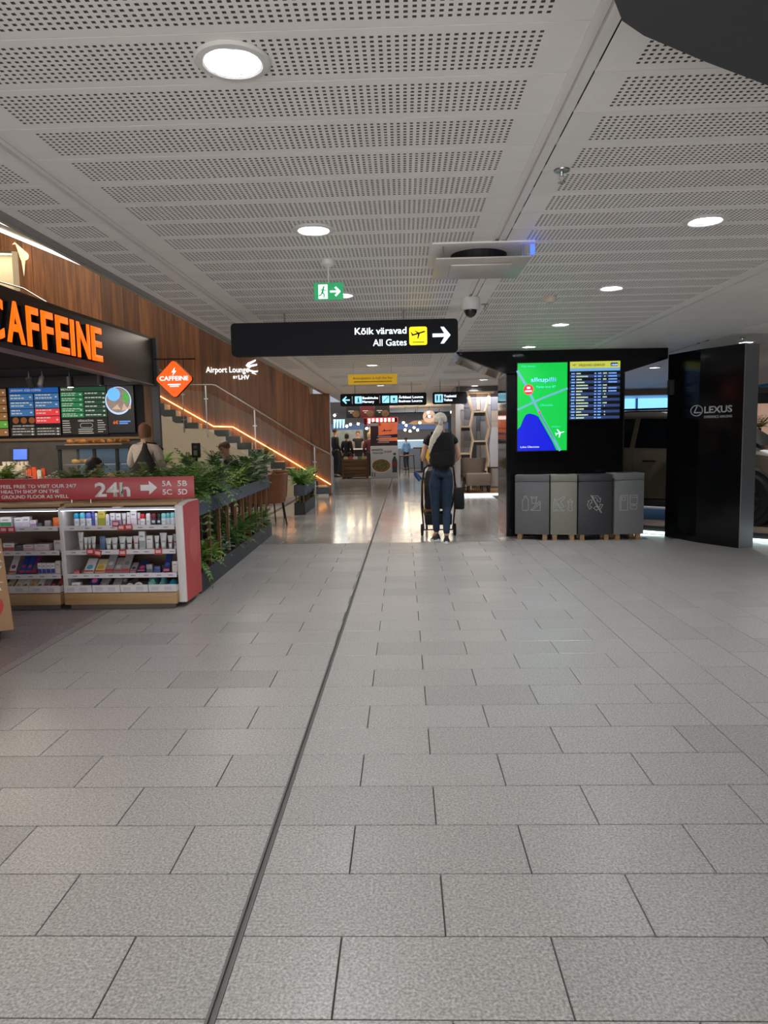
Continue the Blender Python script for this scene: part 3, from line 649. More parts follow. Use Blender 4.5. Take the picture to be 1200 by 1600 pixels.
def panel(t, x0, x1, z0, z1, m, bars=2, seed=0, tl=.75):
    MB().box(x0 + .006, x1 - .006, -.035, -.03, z0 + .006, z1 - .006).build('menu_panel', m, t)
    if bars:
        mb = MB(); r = random.Random(seed); h = (z1 - z0) / (bars + .6)
        for k in range(bars):
            z = z1 - h * (k + .8); L = (x1 - x0) * (tl - .35 * r.random())
            x = x0 + .025
            while x < x0 + L:
                w = .02 + .045 * r.random(); mb.box(x, x + w, -.037, -.035, z, z + min(h * .42, .026)); x += w + .012
        mb.box(x1 - .06, x1 - .03, -.037, -.035, (z0 + z1) / 2 - .01, (z0 + z1) / 2 + .012)
        mb.build('menu_print', menu_white, t, kind='stuff')
menu_white = mat('menu_white', 'd0d0c8', .5, emit=.25)
mb_blue = mat('menu_blue', '3a70a8', .5, emit=.35); mb_blue2 = mat('menu_blue_dark', '1456a4', .5, emit=.4); mb_red = mat('menu_red', 'd2343c', .5, emit=.5); mb_grey = mat('menu_grey', '5e5a57', .5, emit=.2)
mb_green = mat('menu_green', '187a48', .5, emit=.4); mb_green2 = mat('menu_green_dark', '1d5238', .5, emit=.25); mb_black = mat('menu_black', '2c2826', .6, emit=.1); mb_wood = mat('menu_tan', '94683f', .5, emit=.3)
t, cx = menu('cafe menu board with tan panels at the left frame edge', -6.75, -6.03, 0)
for k in range(6): panel(t, -.36, .36, 2.15 - .12 * k, 2.27 - .12 * k, mb_wood if k != 4 else mat('menu_lime', '5c9a38', .5, emit=.4), 1, k)
t, cx = menu('cafe menu board with blue and red drink panels', -5.99, -5.22, 0); x0 = -.385; x1 = .385
panel(t, x0, x1, 2.19, 2.28, mb_blue2, 0); text('JÄÄKOHV. ICED COFFEE', menu_white, t, (x0 + .03, -.036, 2.222), h=.032, w=.47, bold=.01)
for k in range(3): panel(t, x0, -.01, 2.19 - .115 * (k + 1), 2.19 - .115 * k, mb_blue, 2, k)
for k in range(4): panel(t, .0, x1, 2.19 - .115 * (k + 1), 2.19 - .115 * k, mb_blue if k < 2 else mb_red, 2, 7 + k)
for k in range(3): MB().cone((x0 + .08 + .125 * k, -.03, 1.785), (x0 + .08 + .125 * k, -.036, 1.785), .048, .048, 16).build('badge', mat('badge_brown', '8a4f28', .5, emit=.3), t)
text('JOOGID. BEVERAGES', menu_white, t, (x0 + .03, -.034, 1.69), h=.026, w=.33)
for k in range(3): panel(t, x0, -.01, 1.675 - .042 * (k + 1), 1.675 - .042 * k, mb_grey, 1, 20 + k); panel(t, .0, x1, 1.675 - .042 * (k + 1), 1.675 - .042 * k, mb_grey, 1, 30 + k)
t, cx = menu('cafe menu board with green food panels above a black chalk panel', -5.20, -4.49, 0); x0 = -.355; x1 = .355
panel(t, x0, x1, 2.20, 2.28, mb_green2, 0); text('MENÜÜ', menu_white, t, (x0 + .02, -.036, 2.222), h=.034, w=.17, bold=.015)
for k in range(5): panel(t, x0, .0, 2.20 - .078 * (k + 1), 2.20 - .078 * k, mb_green, 2, 40 + k)
for k in range(6): panel(t, .0, x1, 2.20 - .065 * (k + 1), 2.20 - .065 * k, mb_green2, 1, 50 + k)
panel(t, x0, x1, 1.56, 1.80, mb_black, 0); text('NÄDALALÕUNA', menu_white, t, (.02, -.036, 1.75), h=.03, w=.24, align='CENTER', bold=.01)
mb = MB(); Mc = Matrix.Translation((0, -.036, 0)); stroke(mb, rrect(-.07, .12, 1.66, 1.725, .03, 3), .005, Mc, .001, True)
r = random.Random(5)
for cx_, n_ in ((-.30, 6), (.24, 6)):
    for k in range(n_): stroke(mb, [(cx_ - .04, 1.765 - .034 * k), (cx_ + .03 + .05 * r.random(), 1.765 - .034 * k)], .010, Mc, .001)
for k in range(3): stroke(mb, [(-.1, 1.635 - .03 * k), (.1 + .05 * r.random(), 1.635 - .03 * k)], .010, Mc, .001)
mb.build('chalk_writing', menu_white, t, kind='stuff')
# food screen
t = thing('menu_screen', 'dark cafe screen showing a bowl of food, at the right end of the menus', 'screen', (-4.24, 10.97, 0))
MB().box(-.235, .17, -.03, .01, 1.575, 2.29).build('screen_panel', mat('screen_black', '121016', .3, emit=.02), t)
Mc = Matrix.Translation((0, -.031, 0))
MB().prism(circ(-.065, 2.055, .20, 28, ry=.21), -.001, 0, 'XZ', Mc).build('bowl', mat('bowl_white', 'a9c0e6', .5, emit=.7), t)
MB().prism([(x, z + .02) for x, z in circ(-.065, 2.045, .182, 28, ry=.19)], -.002, -.001, 'XZ', Mc).build('salad', mat('salad_tan', '8c7a74', .5, emit=.5, var=.5, scale=22), t)
MB().prism(circ(-.13, 2.15, .10, 20), -.003, -.002, 'XZ', Mc).build('dip', mat('dip_blue', '5fa0e4', .5, emit=.8, var=.25, scale=60), t)
MB().prism([(.02, 2.2), (.09, 2.16), (.12, 2.08), (.06, 2.0), (.0, 2.08)], -.003, -.002, 'XZ', Mc).build('leaf', mat('leaf_green_screen', '4f9a48', .5, emit=.6, var=.3, scale=40), t)
for k, p in enumerate(([(-.17, 1.93), (-.08, 2.0), (-.03, 1.92)], [(-.02, 1.9), (.02, 2.02), (.07, 1.93)], [(.04, 1.92), (.13, 2.0), (.12, 1.93)])): MB().prism(p, -.004, -.003, 'XZ', Mc).build('bread_wedge', mat('bread', 'c9a890', .5, emit=.5), t)
mb = MB(); stroke(mb, [(-.06, 1.742), (.10, 1.742)], .02, Mc, .001); stroke(mb, [(-.06, 1.712), (.06, 1.712)], .02, Mc, .001); mb.build('caption_lines', mat('caption_blue', '5b86c8', .5, emit=.6), t)
text('6€', mat('price_orange', 'd06a34', .5, emit=.6), t, (-.16, -.0312, 1.705), h=.05, w=.08, bold=.02)

# spotlights on a ceiling rail
def spot(x, y, z, tilt, lab, lit):
    t = thing('track_spotlight', lab, 'spotlight', (x, y, z), 0, 'black spotlights under the cafe ceiling')
    MB().cone((0, 0, .0), (0, 0, .12), .012, .012, 8).build('stem', blackm, t)
    Mt = Euler((R(tilt), 0, 0)).to_matrix().to_4x4()
    MB().cone((0, 0, .02), (0, 0, -.12), .042, .045, 16, M=Mt).build('head', blackm, t)
    MB().cone((0, 0, -.118), (0, 0, -.124), .036, .036, 16, M=Mt).build('lens', mat('spot_lens', 'ffffff', .4, emit=8) if lit else steel, t)
MB_r = MB().box(-6.8, -4.0, 9.62, 9.66, 2.41, 2.43).build('lighting_rail', blackm); tag(MB_r, 'black lighting rail under the cafe ceiling carrying the spotlights', 'lighting rail')
spot(-4.98, 9.64, 2.29, 35, 'tilted black spotlight left of the green menu heading', False); spot(-4.80, 9.64, 2.29, -30, 'black spotlight turned sideways over the green menu', False)
spot(-4.43, 9.64, 2.29, 4, 'lit black spotlight over the right end of the green menu', True); spot(-4.02, 9.64, 2.31, 4, 'black spotlight above the food screen', False)
spot(-5.4, 8.9, 2.31, 4, 'black spotlight over the blue menu board, nearer the camera', False); spot(-5.75, 8.6, 2.31, 50, 'black spotlight by the left frame edge', False)

# counter, pastry case and what stands on them
ct = thing('cafe_counter', 'wood topped dark cafe counter behind the planter', 'counter', (-6.0, 9.9, 0))
MB().box(-2.4, 1.10, -.3, .35, 0, .90).build('body', mat('counter_dark', '2b2624', .6), ct)
MB().box(-2.45, 1.12, -.34, .38, .90, .94).build('worktop', wood_oak, ct, bevel=.003)
ps = thing('pastry_case', 'black framed glass pastry display case', 'display case', (-4.30, 10.3, 0))
MB().box(-.52, .52, -.3, .3, 0, .72).build('base', blackm, ps)
for x in (-.51, -.02, .30, .49): MB().box(x - .02, x + .02, -.30, -.26, .72, 1.36).build('frame_post', blackm, ps)
for x in (-.50, .50): MB().box(x - .02, x + .02, .26, .30, .72, 1.36).build('frame_post', blackm, ps)
MB().box(-.54, .54, -.32, .32, 1.34, 1.40).build('top', blackm, ps); MB().box(-.5, .5, .27, .29, .72, 1.36).build('back_panel', mat('case_blue', '5f7fa0', .4, emit=.12), ps)
MB().box(-.5, .5, -.292, -.286, .74, 1.34).build('front_glass', glassm, ps)
for z in (.92, 1.12): MB().box(-.49, .49, -.25, .26, z, z + .012).build('shelf', steel, ps)
pastry = mat('pastry', 'b5793a', .6, var=.35, scale=40); pie = mat('pie', 'd9a850', .6, var=.3, scale=40)
def pastry_at(x, y, z, lab, m, grp, s=1.0, sd=0):
    r = random.Random(sd); mb = MB(); n = 9; P = []
    for k in range(n): a = math.pi * k / (n - 1); P.append((math.cos(a) * .05 * s, math.sin(a) * .03 * s, .02 * s + .012 * s * math.sin(a)))
    mb.tube(P, [.010 * s + .014 * s * math.sin(math.pi * k / (n - 1)) for k in range(n)], 8)
    o = mb.build('croissant' if m is pastry else 'pastry', m, None, smooth=True); o.location = (x, y, z); o.rotation_euler = (0, 0, r.random() * 3); tag(o, lab, 'pastry', grp)
pw = ['first', 'second', 'third', 'fourth', 'fifth', 'sixth', 'seventh', 'eighth', 'ninth', 'tenth']
for k in range(9): pastry_at(-4.66 + .095 * k, 10.08 + .02 * (k % 2), 1.415, f'brown croissant, {pw[k]} from the left in the row on top of the pastry case', pastry, 'croissants on the pastry case', 1.25, k)
for k in range(4): pastry_at(-4.62 + .09 * k, 10.12, 1.132, f'golden pastry, {pw[k]} from the left on the upper shelf inside the case', pie, 'pastries inside the case', 1.3, 20 + k)
for k in range(4): pastry_at(-4.22 + .1 * k, 10.12, .932, f'golden pastry, {pw[k]} from the left on the lower shelf inside the case', pie, 'pastries inside the case', 1.3, 30 + k)
o = MB().box(-4.72, -3.92, 9.99, 10.30, 1.40, 1.412).build('serving_tray', wood_oak); tag(o, 'thin wooden serving tray under the croissants', 'tray')
# till screen
t = thing('till_screen', 'black till with a lit blue screen on the counter', 'till', (-5.35, 9.95, .94))
MB().box(-.09, .09, -.07, .09, 0, .02).build('base', blackm, t, bevel=.004); MB().box(-.02, .02, .0, .03, .02, .22).build('stand', blackm, t)
Mt = Matrix.Translation((0, -.01, .33)) @ Euler((R(-12), 0, R(8))).to_matrix().to_4x4()
MB().box(-.13, .13, -.012, .012, -.09, .10, Mt).build('screen_case', blackm, t); MB().box(-.07, .11, -.015, -.012, -.06, .085, Mt).build('display', mat('till_blue', '3a58c8', .3, emit=1.0), t)
t = thing('coffee_machine', 'cream coloured espresso machine with stacked cups on the counter', 'coffee machine', (-5.30, 9.72, .94))
MB().box(-.17, .17, -.12, .12, .02, .20).build('body', mat('machine_cream', 'c9bea6', .4), t, bevel=.02)
for x in (-.13, .13): MB().cone((x, 0, 0), (x, 0, .02), .02, .02, 10).build('foot', blackm, t)
for x in (-.08, .0, .08): MB().tube([(x, -.11, .12), (x, -.18, .11), (x, -.24, .10)], .012, 8).build('filter_handle', blackm, t)
MB().box(-.15, .15, -.2, -.1, .02, .03).build('drip_tray', steel, t)
cupm = mat('cup_white', 'e0d8cc', .4)
for k in range(6):
    o = MB().lathe([(.001, 0), (.022, 0), (.03, .05), (.028, .05), (.02, .006), (.001, .006)], 14).build('cup', cupm, None, smooth=True); o.location = (-5.43 + .062 * k, 9.70, 1.142); tag(o, f'white cup, {pw[k]} from the left on the espresso machine', 'cup', 'cups on the espresso machine')
orp = mat('orange_pack', 'd8582e', .5, var=.2, scale=30)
for k in range(8):
    h = .13 + .02 * (k % 3); z = .94 if k < 5 else .94
    mb = MB(); mb.prism([(-.025, 0), (.025, 0), (.03, h * .85), (.022, h), (-.022, h), (-.03, h * .85)], -.018, .018, 'XZ')
    o = mb.build('snack_bag', orp if k % 3 else mat('white_pack', 'd8d0c8', .5, var=.1), None); o.location = (-5.15 + .066 * (k % 4), 9.70 + .11 * (k // 4), .94); tag(o, f'{"orange" if k % 3 else "white"} snack bag, {pw[k % 4]} from the left in the {("front", "rear")[k // 4]} row beside the till', 'snack', 'snack bags on the counter')
t = thing('card_reader_stand', 'black pole mounted payment device in the cafe seating', 'payment device', (-3.31, 11.5, 0))
MB().lathe([(.001, 0), (.16, 0), (.15, .02), (.001, .025)], 20).build('base', blackm, t); MB().cone((0, 0, .02), (0, 0, 1.17), .018, .018, 10).build('pole', blackm, t)
MB().box(-.065, .065, -.05, .04, 1.16, 1.40).build('housing', blackm, t, bevel=.02); MB().box(-.03, .03, -.055, -.05, 1.20, 1.28).build('screen', mat('lcd', '7b8078', .4), t); MB().box(-.03, .03, -.055, -.05, 1.31, 1.35).build('window', mat('lcd2', '4a4c4e', .4), t)
t = thing('syrup_bottle', 'white pump bottle at the left end of the cafe counter', 'bottle', (-5.55, 9.75, .94))
MB().lathe([(.001, 0), (.03, 0), (.032, .10), (.012, .14), (.010, .17), (.001, .175)], 14).build('bottle', cupm, t, smooth=True); MB().tube([(0, 0, .17), (0, 0, .20), (0, -.04, .20)], .006, 6).build('pump', cupm, t)

# ------------------------------------------------------------------ health shop shelving
def shelf_unit(label, x0, x1, left_panel):
    t = thing('display_shelf', label, 'shelf', ((x0 + x1) / 2, 6.1, 0)); c = (x0 + x1) / 2; a, b = x0 - c, x1 - c
    MB().box(a, b, .40, .43, .13, .90).build('back_panel', wood_back, t); MB().box(a, b, .02, .44, .885, .91).build('top_board', wood_oak, t)
    MB().box(a, b, -.06, .0, .858, .876).build('light_rail', mat('rail_grey', 'aeb0b6', .3, .5), t); MB().box(a, b, -.05, -.01, .852, .858).build('rail_lamp', mat('rail_lamp', 'f2f4ff', .4, emit=1.6), t)
    MB().box((a + b) / 2 - .035, (a + b) / 2 + .035, -.065, 0, .876, .885).build('rail_bracket', white_l, t)
    for z in (.70, .49, .285):
        s = MB().box(a + .01, b - .01, -.02, .40, z, z + .014).build('shelf_board', white_l, t); MB().box(a + .01, b - .01, -.032, -.02, z - .018, z + .022).build('price_rail', mat('price_rail', 'd8d2d8', .35), s)
        r = random.Random(int(z * 100)); x = a + .06
        while x < b - .06:
            MB().box(x, x + .04, -.0335, -.032, z - .003, z + .006).build('price_print', mat('print_mauve', '9a90a4', .6), s) ; x += .09 + .05 * r.random()
    MB().box(a, b, .0, .40, .13, .150).build('bottom_board', white_l, t)
    mb = MB().box(a - .0, b, -.08, .39, .045, .145); mb.build('base_drawer', wood_oak, t, bevel=.004); MB().box(a + .03, b - .03, -.03, .38, 0, .044).build('plinth', mat('plinth', '5c5450', .6), t)
    k = 4; w = (b - a) / k
    for i in range(k):
        u, v = a + i * w + .003, a + (i + 1) * w - .003
        mb = MB().box(u, v, -.075, .34, .150, .155); mb.prism([(-.075, .155), (-.082, .215), (-.077, .215), (-.070, .155)], u, v, 'YZ'); mb.box(u, u + .004, -.07, .34, .155, .205); mb.box(v - .004, v, -.07, .34, .155, .205)
        tr = mb.build('tray', white_l, t)
        for q in (.25, .7): MB().box(u + w * q - .035, u + w * q + .025, -.085, -.081, .165, .195).build('price_card', mat('card_mauve', 'c6bccb', .5), tr)
    return t
sr = shelf_unit('right health shop shelf unit with white frame, four shelves and oak base', -2.93, -1.955, True)
for (u0, u1) in ((-2.955, -2.90),):
    P = [(6.085, .05), (6.55, .05), (6.55, .90), (6.22, .90), (6.06, .878)]
    MB().prism([(y - 6.1, z) for y, z in P], u0 + 2.4425 - .005, u1 + 2.4425 - .02, 'YZ').build('side_panel', white_l, sr, bevel=.004)
pr = MB().prism([(-.02, .045), (.42, .045), (.44, .905), (.12, .905), (-.04, .885)], .488, .555, 'YZ').build('side_panel', white_l, sr, bevel=.005)
rp = MB().prism([(.0, .05), (.425, .05), (.44, .90), (.12, .90), (-.02, .88)], .556, .562, 'YZ').build('red_side_graphic', redside, sr)
mb = MB(); cpts = [(.22 + .13 * math.cos(R(a)), .52 + .16 * math.sin(R(a))) for a in range(0, 360, 20)]; mb.prism(cpts, .5622, .563, 'YZ'); mb.build('heart_print', mat('red_print', 'cc4a44', .35), rp)
sl = shelf_unit('left health shop shelf unit, partly cut by the left frame edge', -4.05, -2.965, False)
for x in (-4.02, -2.2): pass
# price flags clipped to the shelf fronts
flagred = mat('flag_red', 'c02030', .4)
def flag(px, z, rot, lab):
    t = thing('price_flag', lab, 'price tag', (px, 6.062, z), 0, 'red price flags on the shelves'); Mr = Euler((0, R(rot), 0)).to_matrix().to_4x4()
    MB().box(-.031, .031, -.004, 0, -.026, .026, Mr).build('card', flagred, t); MB().box(-.022, .022, -.0055, -.004, -.012, .014, Mr).build('price_field', mat('flag_pink', 'e0b4b8', .5), t)
for px, z, rot, lab in ((-2.465, .737, 2, 'upper red price flag in the middle of the top shelf of the right unit'), (-2.42, .705, 0, 'red price flag, left one of the lower pair, top shelf, right unit'), (-2.355, .708, -2, 'red price flag, right one of the pair on the top shelf of the right unit'),
        (-2.70, .50, 0, 'red price flag at left of the second shelf of the right unit'), (-2.635, .487, 14, 'tilted red price flag on the second shelf of the right unit'), (-2.42, .487, 0, 'red price flag in the middle of the second shelf of the right unit'), (-2.11, .492, 0, 'red price flag at right of the second shelf of the right unit'),
        (-3.44, .70, 0, 'left red price flag on the top shelf of the left unit'), (-3.375, .70, 0, 'right red price flag on the top shelf of the left unit')): flag(px, z, rot, lab)

# goods
def pm(c): return mat('goods_' + c, c, .42, var=.08, scale=25)
def product(kind, px, z, w, h, c1, c2, lab, cat, y=6.13, d=None, lean=0, grp=None):
    d = d or w * .8; t = thing({'can': 'deodorant', 'box': 'carton', 'tube': 'cream_tube', 'pack': 'blister_pack', 'bag': 'soft_bag', 'disc': 'tape_pack'}[kind], lab, cat, (px, y, z + .0005), 0, grp)
    Mr = Euler((R(-lean), 0, 0)).to_matrix().to_4x4() if lean else None; hw = w / 2
    if kind == 'can':
        MB().lathe([(.001, 0), (hw * .92, 0), (hw, .006), (hw, h * .55), (hw * .9, h * .6), (.001, h * .6)], 16).build('bottle', pm(c1), t, smooth=True)
        MB().lathe([(hw * .92, h * .58), (hw * 1.0, h * .62), (hw * .98, h * .88), (hw * .7, h), (.001, h)], 16).build('cap', pm(c2), t, smooth=True)
        MB().box(-hw * .6, hw * .6, -hw * 1.03, -hw * .8, h * .22, h * .42).build('label_print', pm('b8c0cc'), t)
    elif kind == 'box':
        MB().box(-hw, hw, 0, d, 0, h, Mr).build('carton_body', pm(c1), t, bevel=.0015)
        MB().box(-hw * .96, hw * .96, -.0012, 0, h * .08, h * .48, Mr).build('printed_band', pm(c2), t); MB().box(-hw * .6, hw * .5, -.0014, 0, h * .68, h * .76, Mr).build('printed_line', pm('8e8896'), t)
    elif kind == 'tube':
        mb = MB(); n = 14; vs = []; fs = []; rings = [(hw * .62, hw * .62, .0), (hw * .66, hw * .62, h * .18), (hw * .8, hw * .5, h * .55), (hw, hw * .12, h * .97), (hw, .002, h)]
        for (rx, ry, zz) in rings:
            for i in range(n): a = 2 * math.pi * i / n; vs.append((rx * math.cos(a), ry * math.sin(a) + hw * .6, zz))
        for j in range(len(rings) - 1):
            for i in range(n): fs.append((j * n + i, j * n + (i + 1) % n, (j + 1) * n + (i + 1) % n, (j + 1) * n + i))
        fs.append(tuple(range(n))[::-1]); fs.append(tuple(range((len(rings) - 1) * n, len(rings) * n))); mb.add(vs, fs, Mr).build('tube_body', pm(c1), t, smooth=True)
        MB().lathe([(.001, 0), (hw * .66, 0), (hw * .66, h * .16), (.001, h * .16)], 14, M=Matrix.Translation((0, hw * .6, 0))).build('cap', pm('cdc9c6'), t)
        MB().box(-hw * .6, hw * .6, -.004, .006, h * .42, h * .52, Mr).build('printed_band', pm(c2), t)
    elif kind == 'pack':
        L = h; Mq = Euler((R(90 - (lean or 35)), 0, 0)).to_matrix().to_4x4(); Mq = Matrix.Translation((0, 0, .004)) @ Euler((R(lean or 35), 0, 0)).to_matrix().to_4x4()
        MB().box(-hw, hw, 0, L, 0, .018, Mq).build('carton_body', pm(c1), t, bevel=.002); MB().cone((0, L * .35, .018), (0, L * .35, .0195), hw * .62, hw * .62, 14, M=Mq).build('round_print', pm(c2), t); MB().box(-hw * .95, hw * .95, .002, L * .12, .018, .0192, Mq).build('printed_band', pm('c84848' if c1 != '29356e' else 'e46a86'), t)
    elif kind == 'bag':
        r = random.Random(int(px * 1000)); mb = MB(); nx = 8; vs = []; fs = []
        for j in range(6):
            for i in range(nx): u = i / (nx - 1) * 2 - 1; v = j / 5; vs.append((u * hw * (1 - .1 * v), .02 + v * d, h * (1 - u * u) * (.35 + .65 * math.sin(math.pi * min(v + .15, 1))) * (.8 + .4 * r.random()) + .01))
        for j in range(6):
            for i in range(nx): u = i / (nx - 1) * 2 - 1; v = j / 5; vs.append((u * hw, .02 + v * d, .0))
        q = 6 * nx
        for j in range(5):
            for i in range(nx - 1): fs.append((j * nx + i, j * nx + i + 1, (j + 1) * nx + i + 1, (j + 1) * nx + i)); fs.append((q + j * nx + i, q + (j + 1) * nx + i, q + (j + 1) * nx + i + 1, q + j * nx + i + 1))
        for i in range(nx - 1): fs.append((i, q + i, q + i + 1, i + 1)); fs.append((5 * nx + i, 5 * nx + i + 1, q + 5 * nx + i + 1, q + 5 * nx + i))
        for j in range(5): fs.append((j * nx, (j + 1) * nx, q + (j + 1) * nx, q + j * nx)); fs.append((j * nx + nx - 1, q + j * nx + nx - 1, q + (j + 1) * nx + nx - 1, (j + 1) * nx + nx - 1))
        mb.add(vs, fs).build('bag_body', mat('foil_' + c1, c1, .25, .3, var=.2, scale=20), t, smooth=True); MB().box(-hw * .4, hw * .4, .012, .018, .004, h * .5).build('tag', pm(c2), t)
    else:
        Mq = Matrix.Translation((0, .02, hw * .6)) @ Euler((R(60), 0, 0)).to_matrix().to_4x4()
        MB().cone((0, 0, -.012), (0, 0, .012), hw, hw, 20, M=Mq).build('case', pm(c1), t, bevel=.002); MB().cone((0, 0, .012), (0, 0, .0135), hw * .6, hw * .6, 18, M=Mq).build('round_print', pm(c2), t)
    return t
def X(px): return -3.485 + .005565 * px
ON = ['first', 'second', 'third', 'fourth', 'fifth', 'sixth', 'seventh', 'eighth', 'ninth', 'tenth', 'eleventh', 'twelfth', 'thirteenth', 'fourteenth', 'fifteenth', 'sixteenth', 'seventeenth', 'eighteenth', 'nineteenth', 'twentieth']
CN = {'d5d5dc': 'white', 'e2dfe2': 'white', 'c9b52e': 'yellow green', 'd8d6dc': 'pale', 'dcd4d8': 'pinkish white', '8b2030': 'dark red', '2c3434': 'black', 'd8dadc': 'white', '5a789c': 'blue', '9a9496': 'grey', '29356e': 'navy', 'b8c4cc': 'pale grey', 'c0b8b4': 'grey white', '4a8488': 'teal', '5a9c98': 'sea green', '2aa4c0': 'bright turquoise', 'b44a50': 'red', 'e8e4e6': 'white', '3c3c40': 'dark', 'f07a28': 'orange', 'e8356c': 'pink', 'f0b020': 'yellow', '44484a': 'dark grey', 'd6c8c4': 'cream', '3550a8': 'blue', '8a4478': 'purple', 'dcb8c4': 'pink', 'd8c8a0': 'cream'}
KN = {'can': ('deodorant bottle', 'bottle'), 'box': ('cardboard carton', 'box'), 'tube': ('cream tube', 'tube'), 'pack': ('leaning flat pack', 'package'), 'bag': ('soft foil bag', 'bag'), 'disc': ('round pack', 'package')}
def row(unit, sname, z, items, y=6.13):
    for i, it in enumerate(items):
        kind, px, w, h, c1, c2 = it[:6]; cap = f', {it[6]}' if len(it) > 6 else ''
        product(kind, X(px), z, w, h, c1, c2, f'{CN.get(c1, "white")} {KN[kind][0]}{cap}, {ON[i]} from left, {sname}, {unit} unit', KN[kind][1], y=y, lean=0, grp=f'goods on the {sname} of the {unit} unit')
z1, z2, z3, z4 = .714, .504, .299, .157
row('right', 'top shelf', z1, [('can', 117.5, .045, .112, 'd5d5dc', '1e9cc8', 'sky blue cap'), ('can', 127, .048, .116, 'd5d5dc', '5cc0dc', 'light blue cap'), ('can', 136.5, .046, .114, 'd5d5dc', '6a78d0', 'violet cap'), ('box', 143.2, .02, .128, '5060b8', '4456a8', 'violet blue print'), ('box', 148, .022, .11, 'e2dfe2', 'c4b8cc', 'grey print'), ('box', 156.5, .062, .138, 'c9b52e', '8f9430', 'green print'),
    ('can', 165.8, .032, .10, 'd5d5dc', 'dcd8dc', 'white cap'), ('box', 173.5, .042, .108, 'e2dfe2', '9ab0dc', 'light blue lower half'), ('box', 182.5, .042, .105, 'e2dfe2', '8a9ccc', 'blue lower half'), ('tube', 191, .04, .105, 'd8d6dc', 'a8a0a8', 'grey band'), ('box', 198.6, .03, .112, 'dcd4d8', 'd8c8d0', 'faint pink print'), ('box', 206.5, .052, .128, 'e2dfe2', 'd0c8d4', 'blue lettering, the tallest white one'),
    ('tube', 214.5, .026, .108, 'd8d6dc', 'c04858', 'red print'), ('can', 221, .044, .098, 'e8e4e6', 'c42028', 'red cap'), ('can', 229.8, .04, .102, 'e8e4e6', 'd8d4d8', 'white slanted cap'), ('can', 238.6, .046, .10, '3c3c40', '6a1420', 'dark red cap'), ('can', 246.8, .036, .096, '2c3434', '1c2424', 'black cap'), ('can', 254, .042, .10, 'd5d5dc', '78c0c4', 'aqua cap, left one'), ('can', 261, .036, .102, 'b8c4cc', '58a8b0', 'teal cap'), ('can', 268, .04, .105, 'd5d5dc', '84c4c8', 'aqua cap, right one')])
row('right', 'second shelf', z2, [('tube', 121, .05, .155, 'd8dadc', 'c0b8bc', 'long narrow shape'), ('tube', 128.6, .034, .11, 'd8dadc', 'b8b0b4', 'grey print'), ('tube', 134.6, .03, .112, 'd8dadc', '9c9498', 'slim shape'), ('tube', 141, .04, .116, 'd8dadc', 'b0a8ac', 'leaning top'), ('box', 155.5, .045, .118, '5a789c', '4a688c', 'plain blue face'), ('tube', 164, .054, .10, 'd8dadc', '9a949c', 'wide flat end'), ('tube', 173.8, .056, .104, 'd8dadc', 'a29ca2', 'wide flat end, grey print'),
    ('tube', 186, .062, .112, 'd8dadc', '8a848c', 'broad crimped end'), ('tube', 197, .056, .11, 'd8dadc', '5a5458', 'dark bands'), ('tube', 207.6, .05, .115, 'dcd4d8', 'c86a68', 'red print'), ('box', 218, .054, .155, 'e2dfe2', '9aa4a8', 'teal line, the tallest one'), ('box', 229.5, .052, .118, 'e2dfe2', 'd4cccc', 'blue square mark'), ('tube', 240.6, .042, .115, 'd8dadc', '7884a4', 'blue mark'), ('tube', 250.6, .062, .138, 'd8dadc', 'b0aab0', 'large crimped end'),
    ('tube', 261.5, .044, .115, 'd8dadc', '8a2c3c', 'dark red band'), ('tube', 269.3, .038, .128, '9a9496', '7a2c3c', 'red band')])
def prow(unit, sname, z, items, y=6.1):
    for i, it in enumerate(items):
        kind, px, w, h, c1, c2, lean = it[:7]; cap = f', {it[7]}' if len(it) > 7 else ''
        product(kind, X(px), z, w, h, c1, c2, f'{CN.get(c1, "white")} {KN[kind][0]}{cap}, {ON[i]} from left, {sname}, {unit} unit', KN[kind][1], y=y, lean=lean, grp=f'goods on the {sname} of the {unit} unit', d=.12 if kind == 'bag' else None)
prow('right', 'third shelf', z3, [('box', 114.5, .05, .035, 'b44a50', 'd89aa0', 0, 'pink print'), ('pack', 133.5, .085, .16, 'e2dfe2', '5ab0c8', 38, 'blue round print'), ('pack', 151, .085, .15, 'd8c8a0', 'e0b030', 38, 'yellow print'), ('pack', 165.5, .07, .26, '9a9496', 'c8c4c8', 42, 'steep grey top'), ('pack', 178.4, .068, .17, '9a9496', 'c8c4c8', 36, 'white print'), ('pack', 191, .07, .27, '9a9496', '787478', 42, 'long grey back'),
    ('pack', 203, .052, .12, '9a9496', '3a4470', 30, 'navy print'), ('pack', 216, .07, .15, '29356e', 'e04a60', 30, 'red dot'), ('box', 229, .05, .075, '9a9496', '5a5c74', 0, 'grey print'), ('box', 241, .058, .06, '29356e', '3a4a8c', 0, 'blue print'), ('pack', 256, .055, .2, '29356e', '4a60b0', 50, 'pale print'), ('box', 269, .045, .10, 'd6c8c4', 'c8c0c0', 0, 'plain face')])
prow('right', 'bottom tray', z4, [('box', 116, .07, .075, 'e2dfe2', '7aa8dc', 0, 'light blue print'), ('pack', 141, .08, .28, '29356e', 'e070a0', 38, 'pink dot'), ('pack', 157, .075, .14, '9a9496', 'b0acb0', 30, 'clear window'), ('pack', 178, .085, .14, '9a9496', 'a8a4a8', 30, 'grey print'), ('pack', 190, .05, .26, '3c3c40', '787878', 45, 'long dark back'), ('disc', 199, .075, .06, 'e8e4e6', '9ab0a8', 0, 'green print'), ('disc', 213, .085, .06, 'e8e4e6', '6a8078', 0, 'dark print')], y=6.05)
